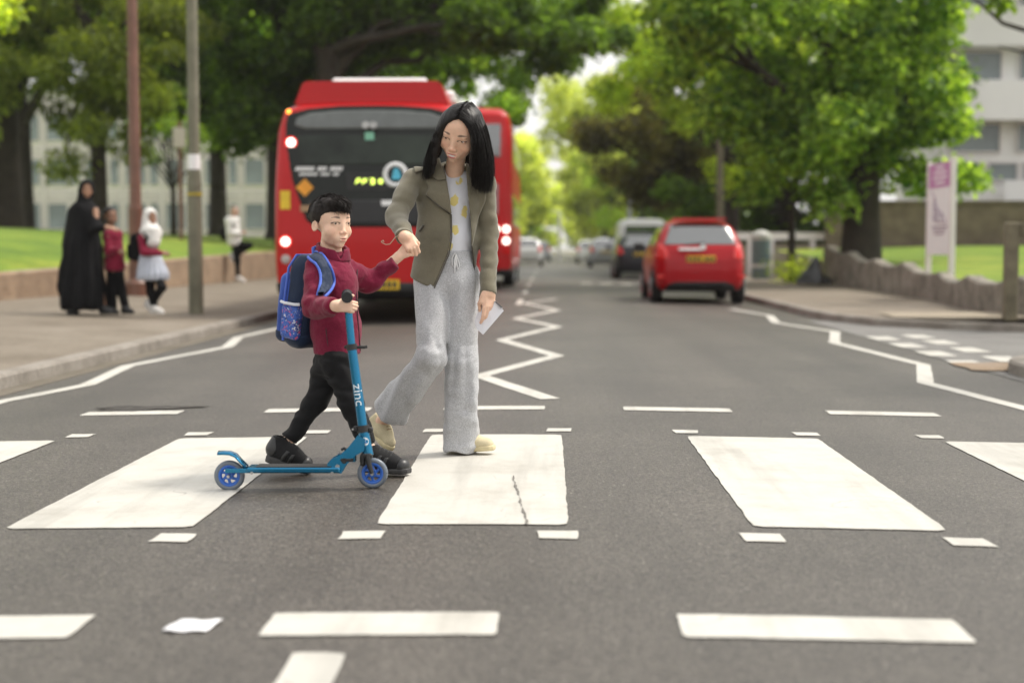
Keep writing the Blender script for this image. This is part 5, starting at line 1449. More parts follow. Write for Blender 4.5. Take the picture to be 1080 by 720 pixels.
    OPEN = [px(465, 168), px(470, 186), px(473, 205), px(475, 225), px(475, 250), px(472, 268), px(464, 287), px(456, 306), px(456, 330), px(503, 330), px(501, 306), px(498, 285), px(496, 260), px(496, 225), px(494, 205), px(491, 186), px(491, 168)]
    yf = 6.58
    dirR = (cufR - elR) / np.linalg.norm(cufR - elR); dirL = (cufL - elL) / np.linalg.norm(cufL - elL)
    def jacket(P):
        d = jo(P)
        inner = d + .013
        x, y, z = P
        zh = np.interp(x, [px(427, 0)[0], px(440, 0)[0], px(455, 0)[0], px(480, 0)[0], px(504, 0)[0]], [px(0, 291)[1], px(0, 298)[1], px(0, 304)[1], px(0, 300)[1], px(0, 305)[1]])
        hemcut = np.where(sleeves(P) < torso(P), -1., zh - z)
        ztop = A(0, 176, 6.6)[2]
        d = smax(d, -inner)
        d = smax(d, -np.maximum(poly2(x, z, OPEN), y - yf), .004)
        d = smax(d, hemcut, .004); d = smax(d, z - ztop - .045 * np.clip((y - 6.55) / .1, 0, 1), .006)
        # sleeves end at the cuffs, hollow
        for c, dr in ((cufR, dirR), (cufL, dirL)):
            e = (x - c[0]) * dr[0] + (y - c[1]) * dr[1] + (z - c[2]) * dr[2]
            near = np.sqrt((x - c[0]) ** 2 + (y - c[1]) ** 2 + (z - c[2]) ** 2) < .12
            d = np.where(near, smax(d, e - .012, .004), d)
        return d
    M_J = cloth_mat('olive_suede', (.165, .149, .105), .16, 420., .25, .35, scale=7.)
    lo = np.array([A(400, 0, 6.3)[0] - .03, 6.12, A(0, 325, 6.4)[2] - .02]); hi = np.array([A(530, 0, 6.6)[0] + .05, 6.80, A(0, 160, 6.6)[2] + .02])
    jk = sdf_obj('jacket', jacket, [(lo, hi, .0052)], M_J, t, 1)
    # collar, lapels, panels laid over the jacket
    def over(nm, poly, out, th, mat, par, cell=.0042, front=True, base=jo):
        q = np.array(poly); l2 = np.array([q[:, 0].min() - .02, 6.15, q[:, 1].min() - .02]); h2 = np.array([q[:, 0].max() + .02, yf + .02, q[:, 1].max() + .02])
        o = sdf_obj(nm, lambda P: smax(smax(np.abs(base(P) - out) - th, poly2(P[0], P[2], poly), .003), P[1] - yf), [(l2, h2, cell)], mat, t, 1)
        if par is not t: o.parent = par
        return o
    over('lapel', [px(449, 172), px(461, 168), px(470, 188), px(474, 207), px(476, 226), px(463, 217), px(448, 205), px(452, 198), px(445, 186)], .009, .0065, M_J, jk)
    over('lapel', [px(490, 170), px(500, 172), px(513, 196), px(511, 212), px(504, 228), px(497, 262), px(495, 225), px(493, 205)], .008, .006, M_J, jk)
    over('collar', [px(447, 166), px(462, 165), px(470, 189), px(462, 190), px(448, 183)], .02, .007, M_J, jk)
    M_ZIP = pmat('dull_zip', (.10, .09, .075), .35, metal=.7)
    mb = MB()
    for pts in ([(449, 206), (463, 217.5), (475.5, 226.5), (476, 250), (473, 268), (465, 287), (457.5, 304)], [(496.5, 228), (497, 260), (499, 285), (502, 305)]):
        w = []
        for u, v in pts:
            x, z = px(u, v); ys = np.arange(6.35, 6.62, .003); dd = jo((np.full(len(ys), x), ys, np.full(len(ys), z))); k = np.argmax(dd < 0) if (dd < 0).any() else 0
            w.append((x, ys[k] - .002 - (.012 if v < 226 else 0), z))
        mb.tube([p for p in w if p[1] > 6.36], .0035, 6)
    zz = mb.build('zip', M_ZIP, jk); zz.data.transform(Matrix.Translation(-Vector(t.location)))
    # cuff zip and pocket seams
    over('shoulder_strap', [px(434, 175), px(452, 170), px(455, 176), px(437, 182)], .004, .005, M_J, jk)
    over('pocket_zip', [px(439, 243), px(444.5, 236), px(446.5, 237.5), px(441, 245)], .002, .004, M_ZIP, jk, base=torso)
    # ---- t-shirt
    M_T = None
    m, n, l, b = nodes_of('printed_tshirt'); g = n.new('ShaderNodeNewGeometry')
    mp = N(n, 'ShaderNodeMapping'); mp.inputs['Scale'].default_value = (1., .4, .75); mp.inputs['Rotation'].default_value = (0, .6, 0); l.new(g.outputs['Position'], mp.inputs['Vector'])
    vz = N(n, 'ShaderNodeTexVoronoi', Scale=13., Randomness=1.); l.new(mp.outputs[0], vz.inputs['Vector'])
    nz = N(n, 'ShaderNodeTexNoise', Scale=30.); l.new(g.outputs['Position'], nz.inputs['Vector'])
    ad = N(n, 'ShaderNodeMath', operation='MULTIPLY_ADD'); ad.inputs[1].default_value = .42; l.new(nz.outputs[0], ad.inputs[0]); l.new(vz.outputs['Distance'], ad.inputs[2])
    f = ramp(n, l, ad.outputs[0], [(.46, 1.), (.49, 0.)])
    c = mixc(n, l, f, (.70, .71, .76), (.72, .60, .22)); l.new(c, b.inputs['Base Color']); b.inputs['Roughness'].default_value = .9; M_T = m
    NECK = [px(468, 150), px(469, 172), px(474, 179), px(482, 182), px(490, 178), px(494, 172), px(494, 150)]
    def shirt(P):
        d = torso(P) + .021 + folds(P, 12, 8, 9, .006, 8.); x, y, z = P
        d = smax(d, -np.maximum(poly2(x, z, NECK), y - 6.57), .004)
        return smax(smax(d, px(0, 266)[1] + .004 * np.sin(x * 60) - z, .004), z - A(0, 180, 6.6)[2])
    sdf_obj('tshirt', shirt, [(np.array([px(440, 0)[0], 6.38, px(0, 272)[1]]), np.array([px(512, 0)[0], 6.75, px(0, 168)[1]]), .005)], M_T, t)
    # ---- trousers
    def legs(P):
        d = rc(P, hipR + (.006, 0, 0), knR, .088, .068); d = smin(d, rc(P, knR, A(400, 450, 6.74), .067, .090), .03)
        d2 = rc(P, hipL, knL, .086, .074); d2 = smin(d2, rc(P, knL, A(487, 470, 6.6), .074, .093, (1, 0, 0), 1.02), .03)
        return d, d2
    axR = (A(400, 450, 6.74) - knR); axR = axR / np.linalg.norm(axR)
    def trousers(P):
        a, b2 = legs(P); x, y, z = P
        up = rc(P, A(471, 268, 6.6), A(470, 296, 6.6), .088, .102, (1, 0, 0), 1.42)
        d = smin(a, b2, .012); d = smin(d, up, .03)
        kz = np.clip(1 - np.abs(z - knR[2]) / .16, 0, 1)
        fo = folds(P, 15, 15, 3.4, .012, 1.) + kz * folds(P, 8, 8, 20, .008, 4.)
        s = (x - knR[0]) * axR[0] + (y - knR[1]) * axR[1] + (z - knR[2]) * axR[2]
        # long folds that swing with the trailing shin
        q = (x - knR[0]) * (-axR[2]) + (z - knR[2]) * axR[0]
        wk = np.clip((knR[2] + .04 - z) / .12, 0, 1) * (a < b2); fo = fo * (1 - .5 * wk) + wk * .006 * np.sin(q * 75 + 3 * vnoise(s * 6, q * 4, y * 5))
        low = np.clip((.42 - z) / .3, 0, 1)
        fo = fo + np.where(a >= b2, low * folds(P, 9, 9, 16, .014, 7.), 0)
        d = d + fo * np.clip((px(0, 275)[1] - z) / .05, .15, 1)
        d0 = d
        # hollow ends
        endR = np.where(a < b2, s - .405, -1.); endL = np.where(a < b2, -1., .012 - z + .006 * np.sin(x * 40))
        d = smax(d, endR, .006); d = smax(d, endL, .006)
        d = smax(d, z - px(0, 264)[1], .004)
        core = d0 + .014
        cav = np.where(((a < b2) & (s > .35)) | ((a >= b2) & (z < .06)), core, 1.)
        return np.maximum(d, -cav)
    M_TR = cloth_mat('grey_marl_jersey', (.47, .475, .49), .06, 300., .3, .12, scale=5., speck=.17)
    tr = sdf_obj('trousers', trousers, [(np.array([A(378, 0, 6.8)[0], 6.25, -.01]), np.array([A(514, 0, 6.6)[0], 6.95, px(0, 255)[1]]), .0052)], M_TR, t, 1)
    # waistband tie
    mb = MB()
    def on_front(u, v, f, off):
        x, z = px(u, v); ys = np.arange(6.36, 6.62, .003); dd = f((np.full(len(ys), x), ys, np.full(len(ys), z))); k = np.argmax(dd < 0); return (x, ys[k] - off, z)
    mb.tube([on_front(u, v, trousers, .005) for u, v in ((479, 267), (476, 272), (476, 279), (479, 284), (480, 276), (480, 268))], .0032, 6)
    mb.tube([on_front(u, v, trousers, .006) for u, v in ((480, 268), (482, 273), (484, 280), (482, 285), (481, 280), (480.5, 269))], .0032, 6)
    mb.tube([on_front(u, v, trousers, .007) for u, v in ((480, 268), (478.5, 275), (479, 288))], .003, 6)
    o = mb.build('drawstring', pmat('white_cord', (.7, .7, .7), .8), tr); o.data.transform(Matrix.Translation(-Vector(t.location))); autosmooth(o)
    # ---- shoes
    M_SH = cloth_mat('beige_canvas', (.58, .51, .34), .12, 500., .2, .05); M_SO = pmat('cream_sole', (.58, .50, .30), .7, .08, 10.); M_LC = pmat('brown_lace', (.34, .26, .16), .8)
    shoe(t, A(474, 476.5, 6.62), A(522, 474.5, 6.56), (0, 0, 1), .082, .07, M_SH, M_SO, M_LC)
    shoe(t, A(389, 451, 6.80), A(411, 475.5, 6.68), (.72, -.45, .62), .080, .07, M_SH, M_SO, M_LC)
    # ---- cord at the wrist
    mb = MB(); pts = [A(u, v, 6.21) for u, v in ((424, 247), (417, 250), (414, 254), (411, 257.5), (407, 258), (404, 256.5), (402, 255))]
    mb.tube(pts, .002, 6); mb.tube([A(402, 255, 6.21), A(404, 253.5, 6.21), A(405, 255, 6.21)], .0025, 6)
    o = mb.build('wrist_cord', pmat('pale_cord', (.40, .33, .24), .7), t); o.data.transform(Matrix.Translation(-Vector(t.location)))
    # ---- hair
    G = {}
    S = lambda L: [A(*p) for p in L]
    right = [S([(486, 114, 6.44), (494, 121, 6.365), (498.5, 134, 6.335), (499.5, 151, 6.345), (498, 170, 6.40), (497.5, 188, 6.43), (499, 202, 6.44)]),
             S([(488, 113, 6.46), (500, 121, 6.39), (505, 137, 6.36), (507, 156, 6.37), (507, 175, 6.41), (507, 192, 6.43), (507, 204, 6.44)]),
             S([(489, 113, 6.49), (503, 124, 6.44), (509.5, 143, 6.43), (512.5, 162, 6.44), (514, 180, 6.45), (513.5, 195, 6.455), (512, 204, 6.46)]),
             S([(490, 113, 6.53), (505, 126, 6.53), (512, 146, 6.54), (516, 165, 6.545), (517.5, 182, 6.54), (517, 195, 6.54), (516, 203, 6.53)]),
             S([(490, 114, 6.57), (502, 126, 6.60), (508, 146, 6.62), (512, 166, 6.65), (514, 184, 6.67), (515, 194, 6.68), (514, 200, 6.68)])]
    left = [S([(485, 114, 6.45), (474, 120, 6.385), (465.5, 131, 6.38), (460.5, 146, 6.42), (458.5, 162, 6.44), (457, 177, 6.455), (456, 187, 6.46)]),
            S([(485, 113, 6.47), (472, 121, 6.41), (463, 135, 6.42), (458, 152, 6.44), (455, 167, 6.46), (453, 180, 6.47), (452, 189, 6.475)]),
            S([(486, 113, 6.49), (471, 122, 6.46), (462, 140, 6.47), (456.5, 158, 6.48), (452.5, 172, 6.50), (449, 182, 6.50), (447, 190, 6.50)]),
            S([(487, 113, 6.53), (473, 124, 6.56), (466, 142, 6.58), (462, 160, 6.58), (459, 174, 6.60), (456, 184, 6.64), (455, 190, 6.66)])]
    back = [S([(488, 114, 6.56), (489, 122, 6.61), (489, 140, 6.65), (488, 160, 6.65), (488, 175, 6.67), (488, 188, 6.69), (488, 196, 6.70)]), right[-1], left[-1]]
    hs = np.array([.335 + .012, .415 + .02, .36 + .022])
    def over(sg, ys, pts):
        q = []
        for tt_, ex in ((.06, 0), (.38, 0), (.75, .0)):
            a = tt_ * 1.35; yy = ys * (1 - .35 * tt_) if ys < 0 else ys
            yy = np.clip(yy, -.95, .95); r_ = math.sqrt(1 - yy * yy)
            q.append(H.w(np.array([.03 + sg * math.sin(a) * r_ * hs[0], .07 + yy * hs[1], .14 + math.cos(a) * r_ * hs[2]])))
        q = np.array(q + list(pts[3:])); s_ = np.concatenate([[0], np.cumsum(np.linalg.norm(np.diff(q, axis=0), axis=1))]); t_ = np.linspace(0, s_[-1], 16)
        q = np.stack([np.interp(t_, s_, q[:, k]) for k in range(3)], 1)
        for _ in range(6): q[1:-1] = .25 * q[:-2] + .5 * q[1:-1] + .25 * q[2:]
        return q
    right = [over(1, y_, g) for y_, g in zip((-.72, -.42, -.1, .25, .6), right)]
    left = [over(-1, y_, g) for y_, g in zip((-.72, -.38, 0., .45), left)]
    back[1], back[2] = right[-1], left[-1]
    Gs_ = None
    def hair(P):
        d = None
        for side in (right, left):
            dd = None
            for g in side:
                dd = smin(dd, chain(P, g[::2], [.004, .006, .009, .012, .013, .012, .009, .005], .012), .035)
            d = dd if d is None else np.minimum(d, dd)
        d = smin(d, chain(P, back[0], [.02, .03, .04, .04, .035, .025, .01], .01), .05)
        sk = H.skull(P) - .005; Q = H.loc(P)
        part = np.maximum(-(Q[2] - .18 + (Q[1] + .05) * .9), 0)        # keep the cap off the face
        arch = np.where(Q[1] < .1, .56 - 1.05 * np.abs(Q[0] - .04) - 1.2 * (Q[0] - .04) ** 2 - Q[2], -.1 - Q[1] + .0); cap = smax(sk, arch * H.h * .7, .012)
        d = smin(d, cap, .04)
        ang = np.arctan2(P[0] - H.c[0], P[1] - H.c[1])
        return d + .0022 * vnoise(ang * 30, P[2] * 5, P[1] * 9 + P[0] * 30)
    M_H = hair_mat('black_hair', (.007, .0055, .005), .42)
    Vs, Fs = surface(hair, np.array([A(440, 0, 6.5)[0], 6.24, A(0, 212, 6.5)[2]]), np.array([A(528, 0, 6.5)[0], 6.80, A(0, 96, 6.5)[2]]), .0042)
    Vs = smooth_mesh(Vs, Fs, 1); allV, allF, nn = [Vs], [Fs], len(Vs)
    for gs, n_, sd in ((right, 3200, 1), (left, 2400, 2)):
        cen = H.c
        g2_ = []
        for g in gs:
            g = np.array(g); o = g - np.array([cen[0], cen[1] + .02, 0]) * [1, 1, 0]; o[:, 2] = np.maximum(g[:, 2] - cen[2], 0) * .5; o /= np.linalg.norm(o, axis=1)[:, None] + 1e-9
            g2_.append(g + o * np.interp(np.linspace(0, 1, len(g)), [0, .2, .45, .7, 1], [.010, .011, .012, .012, .005])[:, None])
        V, Q = strands('strand', g2_, n_, sd, .00085, .0055, npt=14); allV.append(V); allF.append(Q + nn); nn += len(V)
    V = np.concatenate(allV) - np.array(t.location); link('hair', mesh_np('hair', V, np.concatenate(allF)), M_H, t)
    # ---- folded paper in her hand
    pa = thing('folded_paper', 'folded white sheet of paper with a dark edge held in the woman\'s lowered hand', 'paper', A(515, 335, 6.45))
    def sheet(pts, th, mat, nm):
        q = [A(*p) for p in pts]; V = np.array(q + [p + np.array([0, th, 0]) for p in q]) - np.array(pa.location); n_ = len(q)
        F = [[j, (j + 1) % n_, n_ + (j + 1) % n_, n_ + j] for j in range(n_)]
        mb = MB(); T = [[0, j, j + 1] for j in range(1, n_ - 1)]; mb.add(V, F, T + [[n_ + a, n_ + c, n_ + b] for a, b, c in T]); return mb.build(nm, mat, pa)
    M_P = pmat('white_paper', (.78, .78, .82), .7, .02)
    sheet([(512.5, 309, 6.505), (520, 317, 6.49), (531.5, 327.5, 6.47), (519, 342, 6.465), (509.5, 353, 6.47), (503, 347, 6.49), (502, 338, 6.495), (507, 324, 6.505)], .0015, M_P, 'front_sheet')
    sheet([(511, 309, 6.515), (522, 317, 6.505), (530, 325, 6.485), (508, 351, 6.485), (501.5, 345, 6.50), (501, 337, 6.505)], .002, M_P, 'back_sheet')
    sheet([(521, 317.5, 6.485), (523, 318, 6.483), (530, 324, 6.47), (528.5, 325, 6.465)], .006, pmat('dark_card', (.03, .03, .035), .4), 'dark_card')
    return t
WOMAN = woman()

# ================================================================== THE BOY, HIS BACKPACK, HIS SCOOTER
def boy():
    A = at
    base = A(350, 497, 6.06)
    t = thing('person', 'small boy in a maroon fleece and black trousers pushing a blue scooter over the crossing', 'person', (base[0], base[1], float(crown(base[0]))))
    H = Head(A(349.5, 234.5, 6.02), .212, wx=1.11, yaw=48, pitch=4, roll=0, kid=True, lid=.0215, gaze=(.012, -.004))
    sh1, el1, wr1 = A(335, 286, 5.93), A(333, 323, 5.84), A(352, 323.5, 5.67)       # near arm
    sh2, el2, wr2 = A(365, 285, 6.13), A(388, 298, 6.22), A(416, 278, 6.21)          # far arm
    hipB, knB, anB = A(349, 380, 6.09), A(335, 421, 6.09), A(303, 467, 6.08)
    hipF, knF, anF = A(357, 380, 6.00), A(370, 424, 6.00), A(389, 472, 6.02)
    hw1 = A(354.5, 322.5, 5.655)
    def hand1(P): return hand(P, hw1, (1, .02, -.05), (.02, -.97, .22), .125, -1, ((50, 80, 60), (56, 82, 60), (58, 84, 60), (60, 84, 60)), thumb=(.6, .75, -.25), thumb2=(.8, .15, -.65))
    hw2 = A(419.5, 271.5, 6.235)
    def hand2(P): return hand(P, hw2, (.62, .0, .78), (-.45, -.75, .40), .115, 1, ((30, 50, 40), (35, 55, 40), (35, 55, 40), (40, 55, 40)), thumb=(.8, .5, -.3), thumb2=(.9, .0, -.4))
    def body(P):
        d = smin(rc(P, A(350, 250, 6.05), A(347, 274, 6.05), .044, .046), H.sdf(P), .02)
        d = smin(d, rc(P, A(348, 275, 6.05), A(352, 330, 6.04), .05, .065), .04); d = smin(d, rc(P, A(352, 330, 6.04), A(353, 380, 6.04), .06, .055), .03)
        for a, b, c, r in ((sh1, el1, hw1, .032), (sh2, el2, hw2, .030)): d = smin(smin(d, rc(P, a, b, r, r), .02), rc(P, b, c, r, .022), .012)
        for a, b, c in ((hipB, knB, anB), (hipF, knF, anF)): d = smin(smin(d, rc(P, a, b, .045, .032), .02), rc(P, b, c, .032, .024), .015)
        d = smin(d, hand1(P), .01); d = smin(d, hand2(P), .01)
        d = smin(d, rc(P, anB, A(312, 488, 6.08), .025, .024), .015); d = smin(d, rc(P, anF, A(410, 494, 6.02), .025, .022), .015)
        return d
    hc = H.c; lo = np.array([A(280, 0, 6)[0], 5.6, -.03]); hi = np.array([A(432, 0, 6)[0], 6.4, A(0, 268, 6)[2]])
    sdf_obj('body', body, [(lo, hi, .011), (hc - np.array([.15, .15, .17]), hc + .15, .0024), (hw1 - np.array([.03, .09, .09]), hw1 + .11, .0024), (hw2 - np.array([.035, .09, .05]), hw2 + .11, .0024)],
            M_SKIN, t, 1, lambda V: H.color(V, (.79, .535, .395), (.55, .24, .20), (.06, .035, .025)))
    H.eyes(t)
    # ---- fleece
    def torso(P):
        d = rc(P, A(348, 276, 6.05), A(350, 300, 6.04), .068, .098)
        d = smin(d, rc(P, sh1 + (.02, .04, .0), sh2 + (-.02, -.04, 0), .052), .05)
        d = smin(d, rc(P, A(350, 300, 6.04), A(354, 345, 6.04), .098, .103), .05)
        d = smin(d, rc(P, A(354, 345, 6.04), A(356, 374, 6.04), .103, .100), .03); return d
    def arms(P):
        a = smin(rc(P, sh1, el1, .060, .055), rc(P, el1, wr1, .053, .036), .02)
        b = smin(rc(P, sh2, el2, .055, .050), rc(P, el2, wr2, .048, .034), .03); return np.minimum(a, b)
    d1 = (wr1 - el1) / np.linalg.norm(wr1 - el1); d2 = (wr2 - el2) / np.linalg.norm(wr2 - el2)
    def fo(P):
        d = smin(torso(P), arms(P), .018); na = np.clip(1 - np.abs(arms(P)) / .05, 0, 1)
        return d + folds(P, 15, 15, 20, .006, 2.) * (.5 + na) + .0018 * vnoise(P[0] * 120, P[1] * 120, P[2] * 120)
    def fleece(P):
        x, y, z = P; d = fo(P)
        d = smax(d, np.where(z < A(0, 350, 6.0)[2], A(0, 373, 6.04)[2] - z, -1.), .006)
        for c, dr in ((wr1, d1), (wr2, d2)):
            e = (x - c[0]) * dr[0] + (y - c[1]) * dr[1] + (z - c[2]) * dr[2]; near = (x - c[0]) ** 2 + (y - c[1]) ** 2 + (z - c[2]) ** 2 < .01
            d = np.where(near, smax(d, e - .006, .004), d)
        d = smax(d, z - A(0, 264, 6.05)[2], .01)
        return d
    M_FL = cloth_mat('maroon_fleece', (.175, .012, .038), .14, 200., .3, .12, scale=10.)
    fl = sdf_obj('fleece', fleece, [(np.array([A(312, 0, 5.9)[0], 5.62, A(0, 380, 6)[2]]), np.array([A(424, 0, 6.2)[0], 6.30, A(0, 258, 6)[2]]), .0048)], M_FL, t, 1)
    # stand-up collar
    def collar(P):
        c = A(349, 262, 6.04); x, y, z = P[0] - c[0], P[1] - c[1], P[2] - c[2]
        q = (x * .62 - y * .78)                                      # towards his face
        r = np.sqrt(x * x + y * y) - (.062 + .012 * np.clip(q / .06, -1, 1) + .15 * np.clip(-z, -.05, .03)); zt = .016 - .30 * q; pq = np.abs(x * .78 + y * .62)
        return smax(smax(np.abs(r) - .0065, np.maximum(z - zt, -z - .055), .005), np.where(q > 0, .5 * (z + .04) - pq + .004, -1.), .005) + .0015 * vnoise(P[0] * 60, P[1] * 60, P[2] * 60)
    c = A(349, 262, 6.04); o = sdf_obj('collar', collar, [(c - .11, c + .11, .0038)], M_FL, t); o.parent = fl
    def px(u, v): q = A(u, v, 5.96); return (q[0], q[2])
    def over(nm, poly, out, th, mat, par, base, ymax=6.08, cell=.0038):
        q = np.array(poly); l2 = np.array([q[:, 0].min() - .02, 5.7, q[:, 1].min() - .02]); h2 = np.array([q[:, 0].max() + .02, ymax + .02, q[:, 1].max() + .02])
        o = sdf_obj(nm, lambda P: smax(smax(np.abs(base(P) - out) - th, poly2(P[0], P[2], poly), .002), P[1] - ymax), [(l2, h2, cell)], mat, t, 1)
        if par is not t: o.parent = par
        return o
    M_DK = pmat('dark_maroon_zip', (.05, .006, .014), .5)
    mb = MB(); w = []
    for u, v in ((368, 268), (372, 285), (374, 310), (376.5, 340), (378, 371)):
        x, z = px(u, v); ys = np.arange(5.8, 6.2, .003); dd = fo((np.full(len(ys), x), ys, np.full(len(ys), z)))
        if (dd < 0).any(): w.append((x, ys[np.argmax(dd < 0)] - .001, z))
    mb.tube(w, .003, 6); o = mb.build('zip', M_DK, fl); o.data.transform(Matrix.Translation(-Vector(t.location)))
    over('pocket_seam', [px(344, 345), px(345.4, 345), px(347.5, 366), px(346, 366)], .001, .0035, M_DK, fl, fo)
    # ---- trousers
    def trousers(P):
        x, y, z = P
        b = smin(rc(P, hipB, knB, .076, .052), rc(P, knB, A(307, 461, 6.08), .052, .037), .025)
        f = smin(rc(P, hipF, knF, .074, .053), rc(P, knF, A(387, 468, 6.02), .053, .038), .025)
        up = rc(P, A(354, 362, 6.04), A(353, 382, 6.04), .086, .084)
        d = smin(smin(b, f, .012), up, .03)
        d = d + folds(P, 14, 14, 22, .010, 6.)
        k1 = A(305, 463, 6.08); a1 = (k1 - knB) / np.linalg.norm(k1 - knB); e1 = (x - k1[0]) * a1[0] + (y - k1[1]) * a1[1] + (z - k1[2]) * a1[2]
        k2 = A(388, 469, 6.02); a2 = (k2 - knF) / np.linalg.norm(k2 - knF); e2 = (x - k2[0]) * a2[0] + (y - k2[1]) * a2[1] + (z - k2[2]) * a2[2]
        d = d + .0035 * np.sin(np.where(b < f, e1, e2) * 420) * np.clip(1 + np.where(b < f, e1, e2) / .05, 0, 1) * .35
        return smax(smax(d, np.where(b < f, e1, e2), .004), z - A(0, 366, 6.04)[2], .004)
    M_BT = cloth_mat('black_jersey', (.012, .012, .013), .2, 420., .3, .06)
    sdf_obj('trousers', trousers, [(np.array([A(296, 0, 6.1)[0], 5.85, .03]), np.array([A(400, 0, 6)[0], 6.22, A(0, 360, 6)[2]]), .005)], M_BT, t)
    M_S1 = cloth_mat('black_trainer_mesh', (.013, .013, .014), .25, 500., .4, .1); M_S2 = pmat('black_rubber', (.035, .034, .034), .6, .15, 10.); M_S3 = pmat('black_leatherette', (.024, .024, .025), .4, .1, 10.)
    M_LCB = pmat('black_lace', (.03, .03, .03), .7)
    shoe(t, A(281, 486, 6.09), A(327, 500, 6.06), (.22, -.02, .97), .085, .088, M_S1, M_S2, M_LCB, sole=.03, h=.0045, panel=M_S3)
    shoe(t, A(384, 497, 6.05), A(432, 499.5, 5.96), (-.02, 0, 1), .085, .088, M_S1, M_S2, M_LCB, sole=.022, h=.0045, panel=M_S3)
    # ---- hair: a cap plus short strands
    def hairline(P):
        x, y, z = H.loc(P)
        # below this surface there is no hair: fringe at the brow, sideburn, round the ear, nape
        a = np.abs(x)
        zf = np.interp(y, [-.45, -.30, -.20, -.10, -.02, .06, .14, .25, .5], [.21, .215, .20, .13, -.10, .03, .0, -.24, -.27])
        return (zf - z) * H.h
    def hair(P):
        Q = H.loc(P)
        d = el(Q, (0, .065, .165), (.352, .44, .375)) * H.h
        tuft = el(Q, (0, -.15, .40), (.26, .22, .115)) * H.h
        d = smin(d, tuft, .02)
        d = d + .003 * vnoise(Q[0] * 24, Q[1] * 9, Q[2] * 9) + .0018 * vnoise(Q[0] * 60, Q[1] * 20, Q[2] * 20)
        return smax(d, hairline(P) + .004 * vnoise(Q[0] * 30, Q[1] * 30, Q[2] * 30), .008)
    Vs, Fs = surface(hair, hc - np.array([.13, .13, .09]), hc + .145, .0036); Vs = smooth_mesh(Vs, Fs, 1)
    rg = np.random.default_rng(5); Ql = np.stack(H.loc((Vs[:, 0], Vs[:, 1], Vs[:, 2])), 1)
    ok = np.where(hairline((Vs[:, 0], Vs[:, 1], Vs[:, 2])) < -.006)[0]; pick = rg.choice(ok, 9000)
    nr = Ql - np.array([0, .065, .12]); nr /= np.linalg.norm(nr, axis=1)[:, None]
    Rm = H.R; allV, allF, nn = [Vs], [Fs], len(Vs)
    for i in pick:
        n_ = nr[i]; flow = np.array([0, -1., -.15]) if Ql[i, 1] < .2 and Ql[i, 2] > .2 else np.array([0, -.1, -1.])
        flow = flow + rg.normal(size=3) * .25; flow -= n_ * (flow @ n_); flow /= np.linalg.norm(flow) + 1e-9
        L = rg.uniform(.07, .15) if Ql[i, 2] > .25 else rg.uniform(.04, .07)
        lift = (.30 if Ql[i, 1] < -.05 and Ql[i, 2] > .28 else .17) * rg.uniform(.5, 1.3)
        p = np.stack([Ql[i] + flow * L * s + n_ * L * lift * math.sin(s * 1.9) for s in np.linspace(0, 1, 4)]) @ Rm.T * H.h + H.c
        sd = np.cross(p[-1] - p[0], rg.normal(size=3)); sd /= np.linalg.norm(sd) + 1e-9; w = np.array([.0007, .0007, .0006, .0002])[:, None]
        V = np.stack([p + sd * w, p - sd * w], 1).reshape(-1, 3); Q = np.array([[0, 1, 3, 2], [2, 3, 5, 4], [4, 5, 7, 6]]); allV.append(V); allF.append(Q + nn); nn += 8
    V = np.concatenate(allV) - np.array(t.location); link('hair', mesh_np('hair', V, np.concatenate(allF)), hair_mat('dark_brown_hair', (.013, .009, .0075), .6), t)

    # ================= backpack
    bp = thing('backpack', 'blue and navy school backpack with a patterned side pocket on the boy\'s back', 'backpack', A(316, 340, 6.08))
    yaw = rad(58); R = np.array([[math.sin(yaw), math.cos(yaw), 0], [-math.cos(yaw), math.sin(yaw), 0], [0, 0, 1.]])   # columns: forward, sideways, up
    Rb = R @ roty(rad(0)) ; Rb = Rb @ roty(rad(7))
    cB = A(327, 317, 6.09)
    def lb(P):
        x, y, z = P[0] - cB[0], P[1] - cB[1], P[2] - cB[2]; return tuple(Rb[0, k] * x + Rb[1, k] * y + Rb[2, k] * z for k in range(3))
    def pack(P):
        f, s, u = lb(P); taper = 1 - .12 * np.clip(u / .19, 0, 1)
        q = (f, s / taper, u)
        d = bx(q, (0.005, 0, -.0), (.062, .115, .198), .055)
        return d + .003 * vnoise(P[0] * 20, P[1] * 20, P[2] * 20)
    def front(P):
        f, s, u = lb(P); d = bx((f, s, u), (-.070, 0, -.035), (.038, .1, .148), .034); return d + .003 * vnoise(P[0] * 22, P[1] * 22, P[2] * 22)
    def pocket(P):
        f, s, u = lb(P); return bx((f, s, u), (.002, -.108, -.085), (.05, .024, .075), .022) + .002 * vnoise(P[0] * 30, P[1] * 30, P[2] * 30)
    def base_(P):
        f, s, u = lb(P); return smax(smin(pack(P), front(P), .01) - .004, u + .135)
    M_BLUE = cloth_mat('royal_blue_nylon', (.035, .085, .36), .25, 500., .2, .1, rough=.55); M_NAV = cloth_mat('navy_nylon', (.012, .025, .06), .2, 500., .25, .1, rough=.6)
    M_PIPE = pmat('bright_blue_piping', (.06, .13, .55), .45)
    m, n, l, b = nodes_of('splashed_print'); g = n.new('ShaderNodeNewGeometry')
    v1 = N(n, 'ShaderNodeTexNoise', Scale=24., Detail=4., Distortion=1.2); l.new(g.outputs['Position'], v1.inputs['Vector'])
    v2 = N(n, 'ShaderNodeTexNoise', Scale=40., Detail=2., Distortion=2.); l.new(g.outputs['Position'], v2.inputs['Vector'])
    c = ramp(n, l, v1.outputs[0], [(.35, (.02, .06, .30)), (.5, (.04, .12, .48)), (.58, (.02, .05, .22))])
